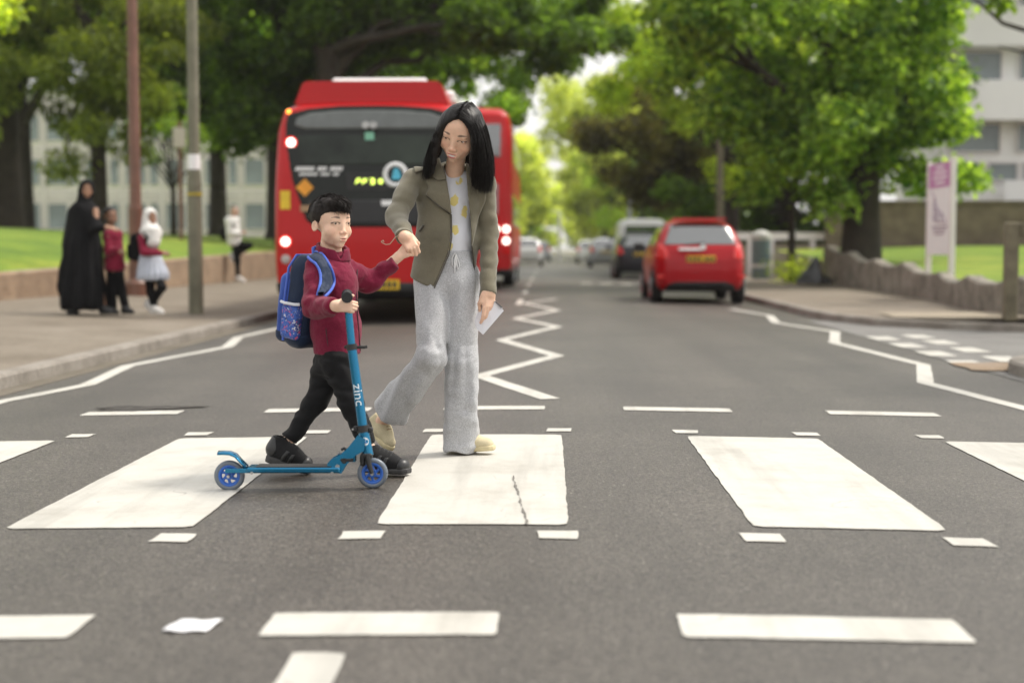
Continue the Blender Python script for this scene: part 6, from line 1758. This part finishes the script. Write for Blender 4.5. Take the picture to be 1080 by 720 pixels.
    c = mixc(n, l, ramp(n, l, v2.outputs[0], [(.60, 0.), (.63, 1.)]), c, (.65, .13, .22)); c = mixc(n, l, ramp(n, l, v2.outputs[0], [(.33, 1.), (.36, 0.)]), c, (.60, .60, .68))
    l.new(c, b.inputs['Base Color']); b.inputs['Roughness'].default_value = .5; M_SPL = m
    l3, h3 = cB - np.array([.2, .2, .25]), cB + np.array([.2, .2, .25])
    sdf_obj('main_compartment', pack, [(l3, h3, .0055)], M_NAV, bp); sdf_obj('front_compartment', front, [(l3, h3, .0055)], M_BLUE, bp)
    sdf_obj('side_pocket', pocket, [(l3, h3, .005)], M_SPL, bp); sdf_obj('base_panel', base_, [(l3, h3, .0055)], M_NAV, bp)
    loc0 = np.array(bp.location)
    def W(f, s, u): return cB + Rb @ np.array([f, s, u]) - loc0
    mb = MB(); ring = [(-.036, -.101, -.15), (-.036, -.104, .0), (-.036, -.095, .085), (-.036, -.06, .113), (-.036, .06, .113), (-.036, .095, .085), (-.036, .104, 0)]
    mb.tube([W(*p) for p in ring], .0065, 8)
    ring = [(-.03, -.117, -.17), (-.04, -.117, .0), (-.04, -.106, .14), (-.035, -.07, .192), (-.035, .07, .192), (-.04, .106, .14)]
    mb.tube([W(*p) for p in ring], .0055, 8); autosmooth(mb.build('piping', M_PIPE, bp))
    mb = MB(); mb.tube([W(.03, -.035, .195), W(.02, -.03, .228), W(.02, .0, .236), W(.02, .03, .228), W(.03, .035, .195)], .008, 8); autosmooth(mb.build('grab_handle', M_PIPE, bp))
    mb = MB(); mb.tube([W(-.048, -.128, -.006), W(-.02, -.136, -.008), (W(.03, -.134, -.008)), W(.052, -.122, -.006)], .0065, 8); autosmooth(mb.build('pocket_trim', pmat('white_elastic', (.7, .72, .78), .7), bp))
    # strap over his near shoulder follows the fleece
    def so(nm, poly, out, th, mat): 
        q = np.array(poly); l2 = np.array([q[:, 0].min() - .02, 5.75, q[:, 1].min() - .02]); h2 = np.array([q[:, 0].max() + .02, 6.12, q[:, 1].max() + .02])
        return sdf_obj(nm, lambda P: smax(smax(np.abs(fo(P) - out) - th, poly2(P[0], P[2], poly), .002), P[1] - 6.09), [(l2, h2, .0038)], mat, bp, 1)
    so('shoulder_strap', [px(326, 268), px(333, 264.5), px(340, 267.5), px(347, 275), px(352, 287), px(353.3, 297), px(351.5, 305), px(347, 309.5), px(342, 308.5), px(343.5, 303), px(344, 294), px(342, 284), px(337, 276.5), px(331, 274)], .007, .0065, M_NAV)
    for pts in ([(331, 265.5), (337, 266), (344, 271), (350, 279), (353.5, 288.5), (354.6, 298), (352.4, 307.5), (347, 313)], [(327, 271), (331.5, 274.5), (337, 277.5), (341.7, 284.5), (343.6, 294), (343, 303), (341, 311)]):
        w = []
        for i in range(len(pts) - 1):
            for k in range(4 if i < len(pts) - 2 else 5):
                u = pts[i][0] + (pts[i + 1][0] - pts[i][0]) * k / 4; v = pts[i][1] + (pts[i + 1][1] - pts[i][1]) * k / 4
                x, z = px(u, v); ys = np.arange(5.78, 6.12, .002); dd = fo((np.full(len(ys), x), ys, np.full(len(ys), z))) - .010
                if (dd < 0).any(): w.append((x, ys[np.argmax(dd < 0)], z))
        w = np.array(w); 
        for _ in range(4): w[1:-1] = .25 * w[:-2] + .5 * w[1:-1] + .25 * w[2:]
        mb = MB(); mb.tube(w - loc0, .0062, 8); autosmooth(mb.build('strap_edging', M_PIPE, bp))
    return t
BOY = boy()

def scooter():
    A = at; D = 5.69
    rear, fr = A(242, 496, D), A(393, 497, D)
    t = thing('kick_scooter', 'metallic blue two wheeled kick scooter with white lettering down its stem', 'scooter', (rear[0], rear[1], float(crown(rear[0]))))
    L0 = np.array(t.location)
    ax = fr - rear; ax[2] = 0; ax /= np.linalg.norm(ax); sd = np.array([-ax[1], ax[0], 0])
    def S(u, v, s=0.): return A(u, v, D) + sd * s - L0
    M_B = pmat('anodised_blue', (.012, .17, .32), .22, .05, 8., metal=.75, coat=.3); M_BL = pmat('blue_hub', (.03, .13, .50), .35, .05, 8.); M_K = pmat('black_plastic', (.016, .016, .017), .45)
    M_GR = pmat('grip_rubber', (.02, .02, .021), .75, .1, 20., bump=.3, bscale=300.); M_PU = pmat('clear_grey_wheel', (.15, .175, .21), .35, .1, 10.); M_WL = pmat('white_decal', (.78, .80, .82), .5)
    M_BT = pmat('bolt_steel', (.5, .5, .5), .3, metal=1.)
    zc = float(crown(rear[0])) 
    for nm, c, lit in (('rear', rear, 0), ('front', fr, 1)):
        c = np.array([c[0], c[1], float(crown(c[0])) + .0605]) - L0
        an = np.linspace(0, 2 * math.pi, 49)
        mb = MB(); mb.tube([c + (ax * math.cos(a) + np.array([0, 0, 1]) * math.sin(a)) * .0500 for a in an], .0115, 14, False)
        w = autosmooth(mb.build('wheel', M_PU, t), 60)
        mb = MB()
        for s in (-.011, .011):
            for i in range(48):
                pass
        mb.tube([c + (ax * math.cos(a) + np.array([0, 0, 1]) * math.sin(a)) * .0400 for a in an], .0100, 10, False)
        for k in range(6):
            a = 2 * math.pi * k / 6 + .3; b = a + .45
            e = lambda a, r: c + (ax * math.cos(a) + np.array([0, 0, 1]) * math.sin(a)) * r
            mb.tube([e(a, .012), e((a + b) / 2, .026), e(b, .038)], [.0068, .0058, .0058], 8)
        mb.tube([c - sd * .014, c + sd * .014], .016, 20)
        o = autosmooth(mb.build('hub', M_BL, w), 50)
        mb = MB(); mb.tube([c - sd * .03, c - sd * .026, c + sd * .026], [.006, .0075, .0075], 10); mb.build('axle_bolt', M_BT, w)
    # deck: a shallow channel with grip tape
    a, b = S(262, 493.5), S(360, 494.5)
    d = b - a; Ld = np.linalg.norm(d)
    ang = math.atan2(ax[1], ax[0])
    mb = MB(); c = (a + b) / 2; mb.box(c, (Ld, .098, .022), ang, .005); dk = mb.build('deck', M_B, t)
    mb = MB(); mb.box(c + (0, 0, .0125), (Ld * .80, .084, .003), ang); mb.build('grip_tape', M_GR, dk)
    mb = MB()
    for s in (-.03, .03): mb.box((S(242, 496, s) + S(264, 494, s)) / 2, (np.linalg.norm(S(266, 494) - S(238, 496)), .006, .018), ang, .002)
    mb.build('rear_fork', M_B, dk)
    mb = MB()
    for s in (-.05,): mb.tube([S(268, 496.5, s), S(268, 496.5, s - .004)], .006, 8); mb.tube([S(352, 496.5, s), S(352, 496.5, s - .004)], .006, 8)
    mb.build('deck_bolt', M_BT, dk)
    # sprung brake fender curling over the rear wheel
    pr = [S(230.5, 477.2), S(236, 477.0), S(243, 477.3), S(248.5, 479.5), S(254, 485.5), S(260, 491.5)]
    V = []; Q = []
    for p in pr:
        for s, dz in ((-.028, -.006), (-.024, 0), (-.012, .003), (0, .004), (.012, .003), (.024, 0), (.028, -.006)): V.append(p + sd * s + np.array([0, 0, dz]))
    for i in range(len(pr) - 1):
        for j in range(6): k = i * 7 + j; Q.append([k, k + 1, k + 8, k + 7])
    o = link('brake_fender', mesh_np('brake_fender', np.array(V), np.array(Q)), M_B, t); md = o.modifiers.new('thickness', 'SOLIDIFY'); md.thickness = .004
    # folding bracket
    pl = [(345, 496), (346.5, 487), (351, 482.5), (359, 479), (367, 472), (378, 458), (386, 462), (385, 474), (376, 479), (366, 489), (361, 498)]
    mb = MB()
    for s0, s1 in ((-.030, -.023), (.023, .030)):
        n_ = len(pl); V = np.array([S(u, v, s0) for u, v in pl] + [S(u, v, s1) for u, v in pl])
        from mathutils.geometry import tessellate_polygon
        T = [list(x) for x in tessellate_polygon([[Vector((u, v, 0)) for u, v in pl]])]
        mb.add(V, [[j, (j + 1) % n_, n_ + (j + 1) % n_, n_ + j] for j in range(n_)], T + [[n_ + c_, n_ + b_, n_ + a_] for a_, b_, c_ in T])
    mb.box((S(372, 476) + S(360, 488)) / 2, (.07, .048, .03), ang); mb.build('folding_bracket', M_B, t)
    mb = MB(); mb.tube([S(364, 484.5, -.036), S(364, 484.5, .036)], .011, 12); mb.tube([S(372, 483.5, -.035), S(372, 483.5, .035)], .007, 10); mb.box((S(370, 483.5, -.03) + S(362, 484, -.03)) / 2, (.045, .012, .012), ang, .003)
    mb.tube([S(360, 474, 0.), S(363, 472.5), S(366, 475)], .006, 8); autosmooth(mb.build('latch', M_K, t))
    mb = MB(); mb.tube([S(357, 490.5, -.031), S(357, 490.5, -.034)], .009, 12); mb.tube([S(356, 496, -.03), S(356, 496, -.034)], .005, 12); mb.build('pivot_bolt', M_BT, t)
    # stem, head tube, clamps
    hd0, hd1 = S(388.5, 480), S(383, 452)
    mb = MB(); mb.tube([hd0, hd1], [.0215, .0215], 24); hdt = autosmooth(mb.build('head_tube', M_B, t))
    st1, st2 = S(383, 452), S(371, 366)
    mb = MB(); mb.tube([st1, st2], [.0195, .0190], 24); stem = autosmooth(mb.build('stem', M_B, t))
    top = S(366, 312)
    mb = MB(); mb.tube([st2, top], .0158, 20); autosmooth(mb.build('upper_stem', M_B, t))
    dr = (st2 - st1) / np.linalg.norm(st2 - st1)
    mb = MB(); mb.tube([st2 - dr * .012, st2 + dr * .012], .0225, 20); mb.box(st2 + ax * .034, (.045, .014, .012), ang, .003); mb.tube([st2 + ax * .045 + (0, 0, .0), st2 + ax * .062 + (0, 0, .002)], .006, 8); mb.tube([st2 - ax * .03, st2 - ax * .018], .006, 8)
    autosmooth(mb.build('quick_release_clamp', M_K, t))
    mb = MB(); mb.tube([st1 - dr * .014, st1 + dr * .014], .026, 20); mb.box(st1 - ax * .03, (.02, .03, .022), ang, .004); mb.box(st1 + ax * .03 - dr * .004, (.018, .03, .02), ang, .004)
    autosmooth(mb.build('stem_clamp', M_K, t))
    mb = MB(); mb.tube([st1 - ax * .04 - sd * .01, st1 - ax * .04 - sd * .02], .0045, 8); mb.build('clamp_bolt', M_BT, t)
    # fork
    mb = MB()
    for s in (-.024, .024): mb.tube([S(388, 478, s), S(390, 488, s * 1.1), S(393, 498, s * 1.15)], [.012, .0105, .009], 10)
    mb.box(S(388.5, 480), (.034, .06, .022), ang, .005); mb.box(S(383, 484, 0), (.02, .05, .05), ang, .006); autosmooth(mb.build('fork', M_K, t))
    # handlebar across the travel direction, rubber grips at its ends
    hb = A(366, 312, D); hb = np.array([hb[0], hb[1], 0.]); hb /= np.linalg.norm(hb)       # the bars are turned a little
    mb = MB(); mb.tube([top - hb * .10, top + hb * .10], .0125, 16); bar = autosmooth(mb.build('handlebar', M_K, t))
    for s in (-1, 1):
        mb = MB(); mb.tube([top + hb * s * .05, top + hb * s * .17, top + hb * s * .178, top + hb * s * .185], [.0165, .0165, .0225, .021], 20); autosmooth(mb.build('grip', M_GR, t))
    # lettering wrapped on the stem, reading downwards
    me = text_mesh('zinc', .066, .0006); slice_mesh(me, 1, .003)
    co = np.zeros(len(me.vertices) * 3, np.float32); me.vertices.foreach_get('co', co); co = co.reshape(-1, 3)
    c0 = st1 + dr * (np.linalg.norm(st2 - st1) * .42); r = .0199
    rt = np.cross(dr, -sd); rt /= np.linalg.norm(rt)            # to the right when seen from the near side
    th = (co[:, 1] + .002) * .80 / r
    # text x runs down the stem, text y points to the right
    P = c0 - dr * (co[:, 0:1] * .86) + rt * (r + co[:, 2:3]) * np.sin(th)[:, None] - sd * (r + co[:, 2:3]) * np.cos(th)[:, None]
    me.vertices.foreach_set('co', P.astype(np.float32).ravel()); me.materials.clear(); me.name = 'lettering'; link('lettering', me, M_WL, stem)
    mb = MB(); n_ = 28; V = [c_ for c_ in []]
    cc = hd0 + (hd1 - hd0) * .55
    an = np.linspace(0, 2 * math.pi, n_, endpoint=False); V = []
    for rr in (.0, .0165):
        for a in an:
            th = rr * math.cos(a) / .0222; V.append(cc + dr * rr * math.sin(a) + rt * .0222 * math.sin(th) - sd * .0222 * math.cos(th))
    Q = [[i, (i + 1) % n_, n_ + (i + 1) % n_, n_ + i] for i in range(n_)]
    link('round_decal', mesh_np('round_decal', np.array(V), np.array(Q)), M_WL, hdt)
    mb = MB(); q = []
    for x_, z_ in ((-.004, .008), (.003, .004), (-.001, .0), (.005, -.008)): th = x_ / .0226; q.append(cc + dr * z_ + rt * .0226 * math.sin(th) - sd * .0226 * math.cos(th))
    mb.tube(q, .0018, 6); mb.build('decal_mark', M_BL, hdt)
    return t
SCOOTER = scooter()

# ================================================================== PEOPLE ON THE PAVEMENT
def small_person(label, base, group=None):
    return thing('person', label, 'person', base, 0, group)
def pcs(P, segs, k=.02):
    d = None
    for s in segs: d = smin(d, rc(P, *s), k)
    return d
def lohi(pts, m=.2):
    p = np.array(pts); return p.min(0) - m, p.max(0) + m
M_BLKC = cloth_mat('black_cloth', (.006, .006, .007), .25, 200., .2, .0); M_WHC = cloth_mat('white_cloth', (.70, .69, .66), .06, 200., .2, .1)
M_SKIRT = cloth_mat('pale_blue_cotton', (.44, .47, .54), .1, 200., .2, .1); M_MAR = cloth_mat('maroon_jumper', (.20, .012, .035), .15, 200., .2, .15)
M_BLKH = hair_mat('short_black_hair', (.012, .01, .009), .5); M_SHW = pmat('white_shoe', (.62, .60, .57), .6); M_SHB = pmat('black_shoe', (.015, .015, .015), .5)
def headed(D, u, v, h, yaw, pitch=0, kid=False): return Head(at(u, v, D), h, yaw=yaw, pitch=pitch, kid=kid, lid=.016, ears=True)
def fin(t, H, body, skin, region, cell=.011, extra=()):
    hc = H.c; r = H.h * .8
    reg = [(region[0], np.array([region[1][0], region[1][1], hc[2] - H.h * .75]), cell), (hc - np.array([r, r, H.h * .75]), hc + r, .006)] + list(extra)
    sdf_obj('body', body, reg, M_SKIN, t, 1, lambda V: H.color(V, skin, [c * .7 for c in skin], (.02, .015, .012))); H.eyes(t)

def robed_woman():
    A = at; D = 18.2; g = A(90, 331.5, D)
    t = small_person('tall woman in long black robe and black headscarf on the left pavement', (g[0], g[1], float(LZ(g[0]))))
    H = headed(D, 91.5, 200, .235, 22); skin = (.34, .19, .12)
    hw = A(112, 239.5, D - .25)
    def hnd(P): return hand(P, hw, (1, -.1, -.15), (.0, -.4, .9), .17, -1, (12, 14, 16, 20))
    def body(P):
        d = smin(H.sdf(P), rc(P, A(89, 208, D), A(88, 218, D), .055, .06), .03)
        d = smin(d, pcs(P, [(A(88, 222, D), A(89, 270, D), .10, .12), (A(84, 270, D), A(78, 328, D), .07, .04), (A(95, 270, D), A(110, 327, D), .07, .04), (A(101, 222, D - .1), A(102, 243, D - .2), .04, .035), (A(102, 243, D - .2), hw, .035, .025)]), .04)
        return smin(d, hnd(P), .015)
    lo, hi = lohi([A(60, 190, D), A(122, 333, D)], .42)
    fin(t, H, body, skin, (lo, hi), .014, [(hw - .12, hw + .22, .006)])
    def robe(P):
        d = pcs(P, [(A(84, 221, D), A(96, 222, D), .085, .075), (A(89, 225, D), A(88, 262, D), .17, .21), (A(88, 262, D), A(88, 318, D), .22, .28)], .08)
        d = smin(d, pcs(P, [(A(78, 226, D), A(73, 258, D + .05), .085, .10), (A(73, 258, D + .05), A(72, 300, D), .10, .12)]), .08)
        d = smin(d, pcs(P, [(A(99, 224, D - .05), A(101, 242, D - .18), .075, .075), (A(101, 242, D - .18), A(108, 240, D - .24), .07, .06)]), .05)
        x, y, z = P; ang = np.arctan2(x - g[0], y - g[1])
        d = d + .028 * np.sin(ang * 9 + z * 2) * np.clip((1.3 - z) / .9, 0, 1) + folds(P, 7, 7, 3, .014, 3.)
        return smax(smax(d, g[2] + .07 - z + .02 * np.sin(ang * 5), .02), z - A(0, 209, D)[2], .02)
    sdf_obj('robe', robe, [(lo, hi, .016)], M_BLKC, t)
    def scarf(P):
        Q = H.loc(P); d = el(Q, (0, .05, .06), (.42, .52, .52)) * H.h
        d = smin(d, rc(P, A(89.5, 205, D), A(88.5, 219, D), .085, .12), .06)
        d = smax(d, -el(Q, (0, -.45, -.06), (.27, .42, .40)) * H.h, .01); return d + folds(P, 12, 12, 14, .006, 2.)
    sdf_obj('headscarf', scarf, [(H.c - .32, H.c + .25, .01)], M_BLKC, t)
    shoe(t, A(72, 331, D), A(82, 333, D - .1), (0, 0, 1), .1, .09, M_SHB, M_SHB, None, h=.008); shoe(t, A(106, 331.5, D - .05), A(121, 331, D - .1), (0, 0, 1), .1, .09, M_SHB, M_SHB, None, h=.008)
robed_woman()

def child_in_jumper():
    A = at; D = 18.35; g = A(126, 331, D)
    t = small_person('child in a maroon school jumper and black trousers beside the woman in black', (g[0], g[1], float(LZ(g[0]))))
    H = headed(D, 116.5, 228, .225, 50, 0, True); skin = (.25, .135, .085); hw = A(124, 263, D - .2)
    def body(P):
        d = smin(H.sdf(P), rc(P, A(116, 236, D), A(118, 245, D), .045, .05), .03)
        d = smin(d, pcs(P, [(A(119, 250, D), A(121, 284, D), .08, .09), (A(119, 286, D), A(118, 306, D), .07, .05), (A(118, 306, D), A(119, 326, D), .045, .03), (A(123, 286, D), A(128, 306, D), .07, .05), (A(128, 306, D), A(133, 326, D), .045, .03), (A(114, 249, D - .1), A(115, 266, D - .15), .04, .035), (A(115, 266, D - .15), hw, .035, .024)]), .03)
        return smin(d, hand(P, hw, (.8, -.2, -.5), (.3, -.8, .5), .14, -1, (20, 25, 28, 30)), .012)
    lo, hi = lohi([A(104, 216, D), A(142, 334, D)], .34); fin(t, H, body, skin, (lo, hi), .013, [(hw - .1, hw + .16, .006)])
    def jumper(P):
        d = pcs(P, [(A(114, 247, D), A(123, 247, D), .07, .07), (A(119, 252, D), A(121, 281, D), .125, .135)], .06)
        d = smin(d, pcs(P, [(A(113.5, 248, D - .08), A(115, 266, D - .14), .062, .058), (A(115, 266, D - .14), hw, .055, .04)]), .03)
        d = d + folds(P, 12, 12, 14, .008, 3.); return smax(smax(d, A(0, 286, D)[2] - P[2], .01), P[2] - A(0, 240.5, D)[2], .02)
    sdf_obj('jumper', jumper, [(lo, hi, .013)], M_MAR, t)
    def tr(P):
        d = pcs(P, [(A(119, 283, D), A(118, 306, D), .085, .066), (A(118, 306, D), A(119, 326, D), .064, .05), (A(123, 283, D), A(128, 306, D), .085, .066), (A(128, 306, D), A(133, 326, D), .064, .052)], .03)
        return d + folds(P, 12, 12, 9, .007, 5.)
    sdf_obj('trousers', tr, [(lo, hi, .013)], M_BLKC, t)
    sdf_obj('hair', lambda P: smax(el(H.loc(P), (0, .07, .17), (.37, .46, .39)) * H.h + .006 * vnoise(P[0] * 70, P[1] * 70, P[2] * 70), (.16 - .55 * H.loc(P)[1] - H.loc(P)[2]) * H.h, .01), [(H.c - .18, H.c + .18, .009)], M_BLKH, t)
    shoe(t, A(114, 331, D), A(125, 331.5, D - .05), (0, 0, 1), .085, .08, M_SHB, M_SHB, None, h=.008); shoe(t, A(129, 331, D - .05), A(141, 331, D - .12), (0, 0, 1), .085, .08, M_SHB, M_SHB, None, h=.008)
child_in_jumper()

def girl_in_scarf():
    A = at; D = 18.2; g = A(162, 331, D)
    t = small_person('girl in a white headscarf, maroon cardigan and pale blue skirt by brown lamp post', (g[0], g[1], float(LZ(g[0]))))
    H = headed(D, 158.5, 229, .22, 40, 0, True); skin = (.30, .165, .105); hw = A(169, 267, D - .2)
    def body(P):
        d = smin(H.sdf(P), rc(P, A(157, 236, D), A(156, 245, D), .045, .05), .03)
        d = smin(d, pcs(P, [(A(156, 250, D), A(158, 280, D), .08, .09), (A(157, 292, D), A(159, 308, D), .06, .045), (A(159, 308, D), A(164, 326, D), .045, .03), (A(165, 292, D), A(171, 303, D - .15), .06, .045), (A(171, 303, D - .15), A(159, 322, D + .1), .045, .03), (A(150, 251, D - .1), A(152, 266, D - .16), .04, .033), (A(152, 266, D - .16), hw, .033, .024)]), .03)
        return smin(d, hand(P, hw, (1, -.1, -.1), (.1, -.8, .5), .14, -1, (20, 25, 28, 30)), .012)
    lo, hi = lohi([A(142, 216, D), A(180, 334, D)], .34); fin(t, H, body, skin, (lo, hi), .013, [(hw - .1, hw + .18, .006)])
    def card(P):
        d = pcs(P, [(A(152, 250, D), A(160, 250, D), .07, .07), (A(156, 254, D), A(158, 268, D), .115, .12)], .06)
        d = smin(d, pcs(P, [(A(150, 251, D - .1), A(152, 266, D - .16), .062, .055), (A(152, 266, D - .16), hw, .052, .042)]), .03)
        d = d + folds(P, 12, 12, 14, .008, 3.); return smax(d, A(0, 272, D)[2] - P[2], .01)
    sdf_obj('cardigan', card, [(lo, hi, .013)], M_MAR, t)
    def scarf(P):
        Q = H.loc(P); d = el(Q, (0, .05, .07), (.41, .50, .50)) * H.h
        d = smin(d, pcs(P, [(A(157, 237, D), A(158, 246, D), .09, .14), (A(160, 246, D - .05), A(161, 254, D - .08), .13, .10)], .05), .06)
        d = smax(d, -el(Q, (0, -.47, -.08), (.26, .42, .38)) * H.h, .01); return d + folds(P, 14, 14, 14, .006, 2.)
    sdf_obj('headscarf', scarf, [(H.c - .42, H.c + .25, .01)], M_WHC, t)
    def skirt(P):
        d = rc(P, A(158, 268, D), A(161, 290, D), .13, .20); ang = np.arctan2(P[0] - g[0], P[1] - g[1])
        d = d + .013 * np.sin(ang * 14) * np.clip((A(0, 268, D)[2] - P[2]) / .2, 0, 1); return smax(smax(d, A(0, 295.5, D)[2] - P[2], .006), P[2] - A(0, 268, D)[2], .01)
    sdf_obj('skirt', skirt, [(lo, hi, .012)], M_SKIRT, t)
    def leg(P): return pcs(P, [(A(157, 288, D), A(159, 308, D), .07, .055), (A(159, 308, D), A(164, 326, D), .053, .042), (A(165, 288, D), A(171, 303, D - .15), .07, .055), (A(171, 303, D - .15), A(159, 322, D + .1), .053, .042)], .03)
    sdf_obj('leggings', leg, [(lo, hi, .013)], M_BLKC, t)
    shoe(t, A(159, 330.5, D), A(173, 331, D - .05), (0, 0, 1), .085, .08, M_SHW, M_SHW, None, h=.008); shoe(t, A(153, 322, D + .12), A(160, 329, D + .05), (.6, -.3, .6), .085, .08, M_SHW, M_SHW, None, h=.008)
    bp = thing('backpack', 'black backpack on the back of the girl in the white headscarf', 'backpack', A(145, 275, D + .05))
    c = A(145.5, 261, D + .06)
    sdf_obj('body', lambda P: bx(P, c, (.085, .13, .18), .07) + folds(P, 9, 9, 9, .006, 1.), [(c - .25, c + .25, .012)], M_BLKC, bp)
    sdf_obj('front_pocket', lambda P: bx(P, c + np.array([-.085, 0, -.05]), (.04, .1, .1), .035), [(c - .3, c + .25, .012)], M_BLKC, bp)
    mb = MB(); mb.tube([A(147, 247, D - .05) - np.array(bp.location), A(151, 244, D - .13) - np.array(bp.location), A(155, 250, D - .2) - np.array(bp.location), A(152, 264, D - .1) - np.array(bp.location)], .018, 8); mb.build('strap', M_BLKC, bp)
girl_in_scarf()

def leaning_man():
    A = at; D = 33.5; g = A(252, 297, D)
    t = small_person('man in a white shirt leaning at the brick wall with one leg raised', (g[0], g[1], float(LZ(g[0]))))
    H = headed(D, 247.5, 223, .24, 60); skin = (.52, .33, .25); hw = A(254, 247, D - .15)
    def body(P):
        d = smin(H.sdf(P), rc(P, A(246, 227, D), A(245, 231, D), .055, .06), .03)
        d = smin(d, pcs(P, [(A(245, 234, D), A(247, 257, D), .11, .11), (A(248, 259, D), A(250.5, 276, D), .08, .055), (A(250.5, 276, D), A(251, 294, D), .05, .035), (A(249, 259, D), A(264, 259, D - .1), .08, .055), (A(264, 259, D - .1), A(246, 271, D + .1), .05, .035), (A(242, 233, D - .1), A(243, 246, D - .15), .045, .04), (A(243, 246, D - .15), hw, .04, .03)]), .04)
        return smin(d, hand(P, hw, (.8, -.2, .4), (.2, -.8, .3), .17, -1, (30, 35, 38, 40)), .015)
    lo, hi = lohi([A(232, 216, D), A(268, 300, D)], .4); fin(t, H, body, skin, (lo, hi), .018, [(hw - .12, hw + .2, .008)])
    def shirt(P):
        d = pcs(P, [(A(241, 232, D), A(249, 232, D), .09, .09), (A(245, 235, D), A(247, 255, D), .17, .165), (A(242, 233, D - .1), A(243, 246, D - .15), .08, .07), (A(243, 246, D - .15), hw, .065, .045)], .06)
        return smax(smax(d + folds(P, 9, 9, 9, .012, 3.), A(0, 259, D)[2] - P[2], .01), P[2] - A(0, 228.5, D)[2], .02)
    sdf_obj('shirt', shirt, [(lo, hi, .018)], M_WHC, t)
    def tr(P): return pcs(P, [(A(248, 257, D), A(250.5, 276, D), .105, .075), (A(250.5, 276, D), A(251, 292, D), .07, .055), (A(249, 258, D), A(264, 259, D - .1), .10, .075), (A(264, 259, D - .1), A(248, 270, D + .1), .07, .055)], .04) + folds(P, 9, 9, 9, .008, 5.)
    sdf_obj('trousers', tr, [(lo, hi, .018)], M_BLKC, t)
    sdf_obj('hair', lambda P: smax(el(H.loc(P), (0, .08, .17), (.36, .44, .38)) * H.h, (.2 - .6 * H.loc(P)[1] - H.loc(P)[2]) * H.h, .01), [(H.c - .2, H.c + .2, .012)], pmat('grey_hair', (.25, .2, .16), .7), t)
    shoe(t, A(248.5, 296, D), A(259, 297.5, D - .08), (0, 0, 1), .1, .1, M_SHW, M_SHW, None, h=.012); shoe(t, A(241, 268, D + .12), A(246, 277, D + .1), (.8, 0, .5), .1, .1, M_SHW, M_SHW, None, h=.012)
    bg = thing('shoulder_bag', 'black shoulder bag on the back of the man in the white shirt', 'bag', A(236.5, 252, D + .1)); c = A(237, 247, D + .08)
    sdf_obj('body', lambda P: bx(P, c, (.1, .12, .14), .08), [(c - .25, c + .25, .018)], M_BLKC, bg)
    mb = MB(); mb.tube([c + np.array([0, 0, .12]) - np.array(bg.location), A(242, 231, D - .1) - np.array(bg.location), A(248, 240, D - .22) - np.array(bg.location)], .02, 8); mb.build('strap', M_BLKC, bg)
leaning_man()

# ================================================================== THE AIR
mb = MB(); mb.box((0, 130, 14.0), (240, 340, 31.0))
hz_ = mb.build('haze'); hz_['kind'] = 'stuff'
m = bpy.data.materials.new('haze_air'); m.use_nodes = True; m.node_tree.nodes.clear()
pv = m.node_tree.nodes.new('ShaderNodeVolumePrincipled'); ou = m.node_tree.nodes.new('ShaderNodeOutputMaterial')
pv.inputs['Color'].default_value = (.97, .97, .94, 1); pv.inputs['Density'].default_value = .0003; pv.inputs['Anisotropy'].default_value = .3
m.node_tree.links.new(pv.outputs[0], ou.inputs['Volume']); hz_.data.materials.append(m)
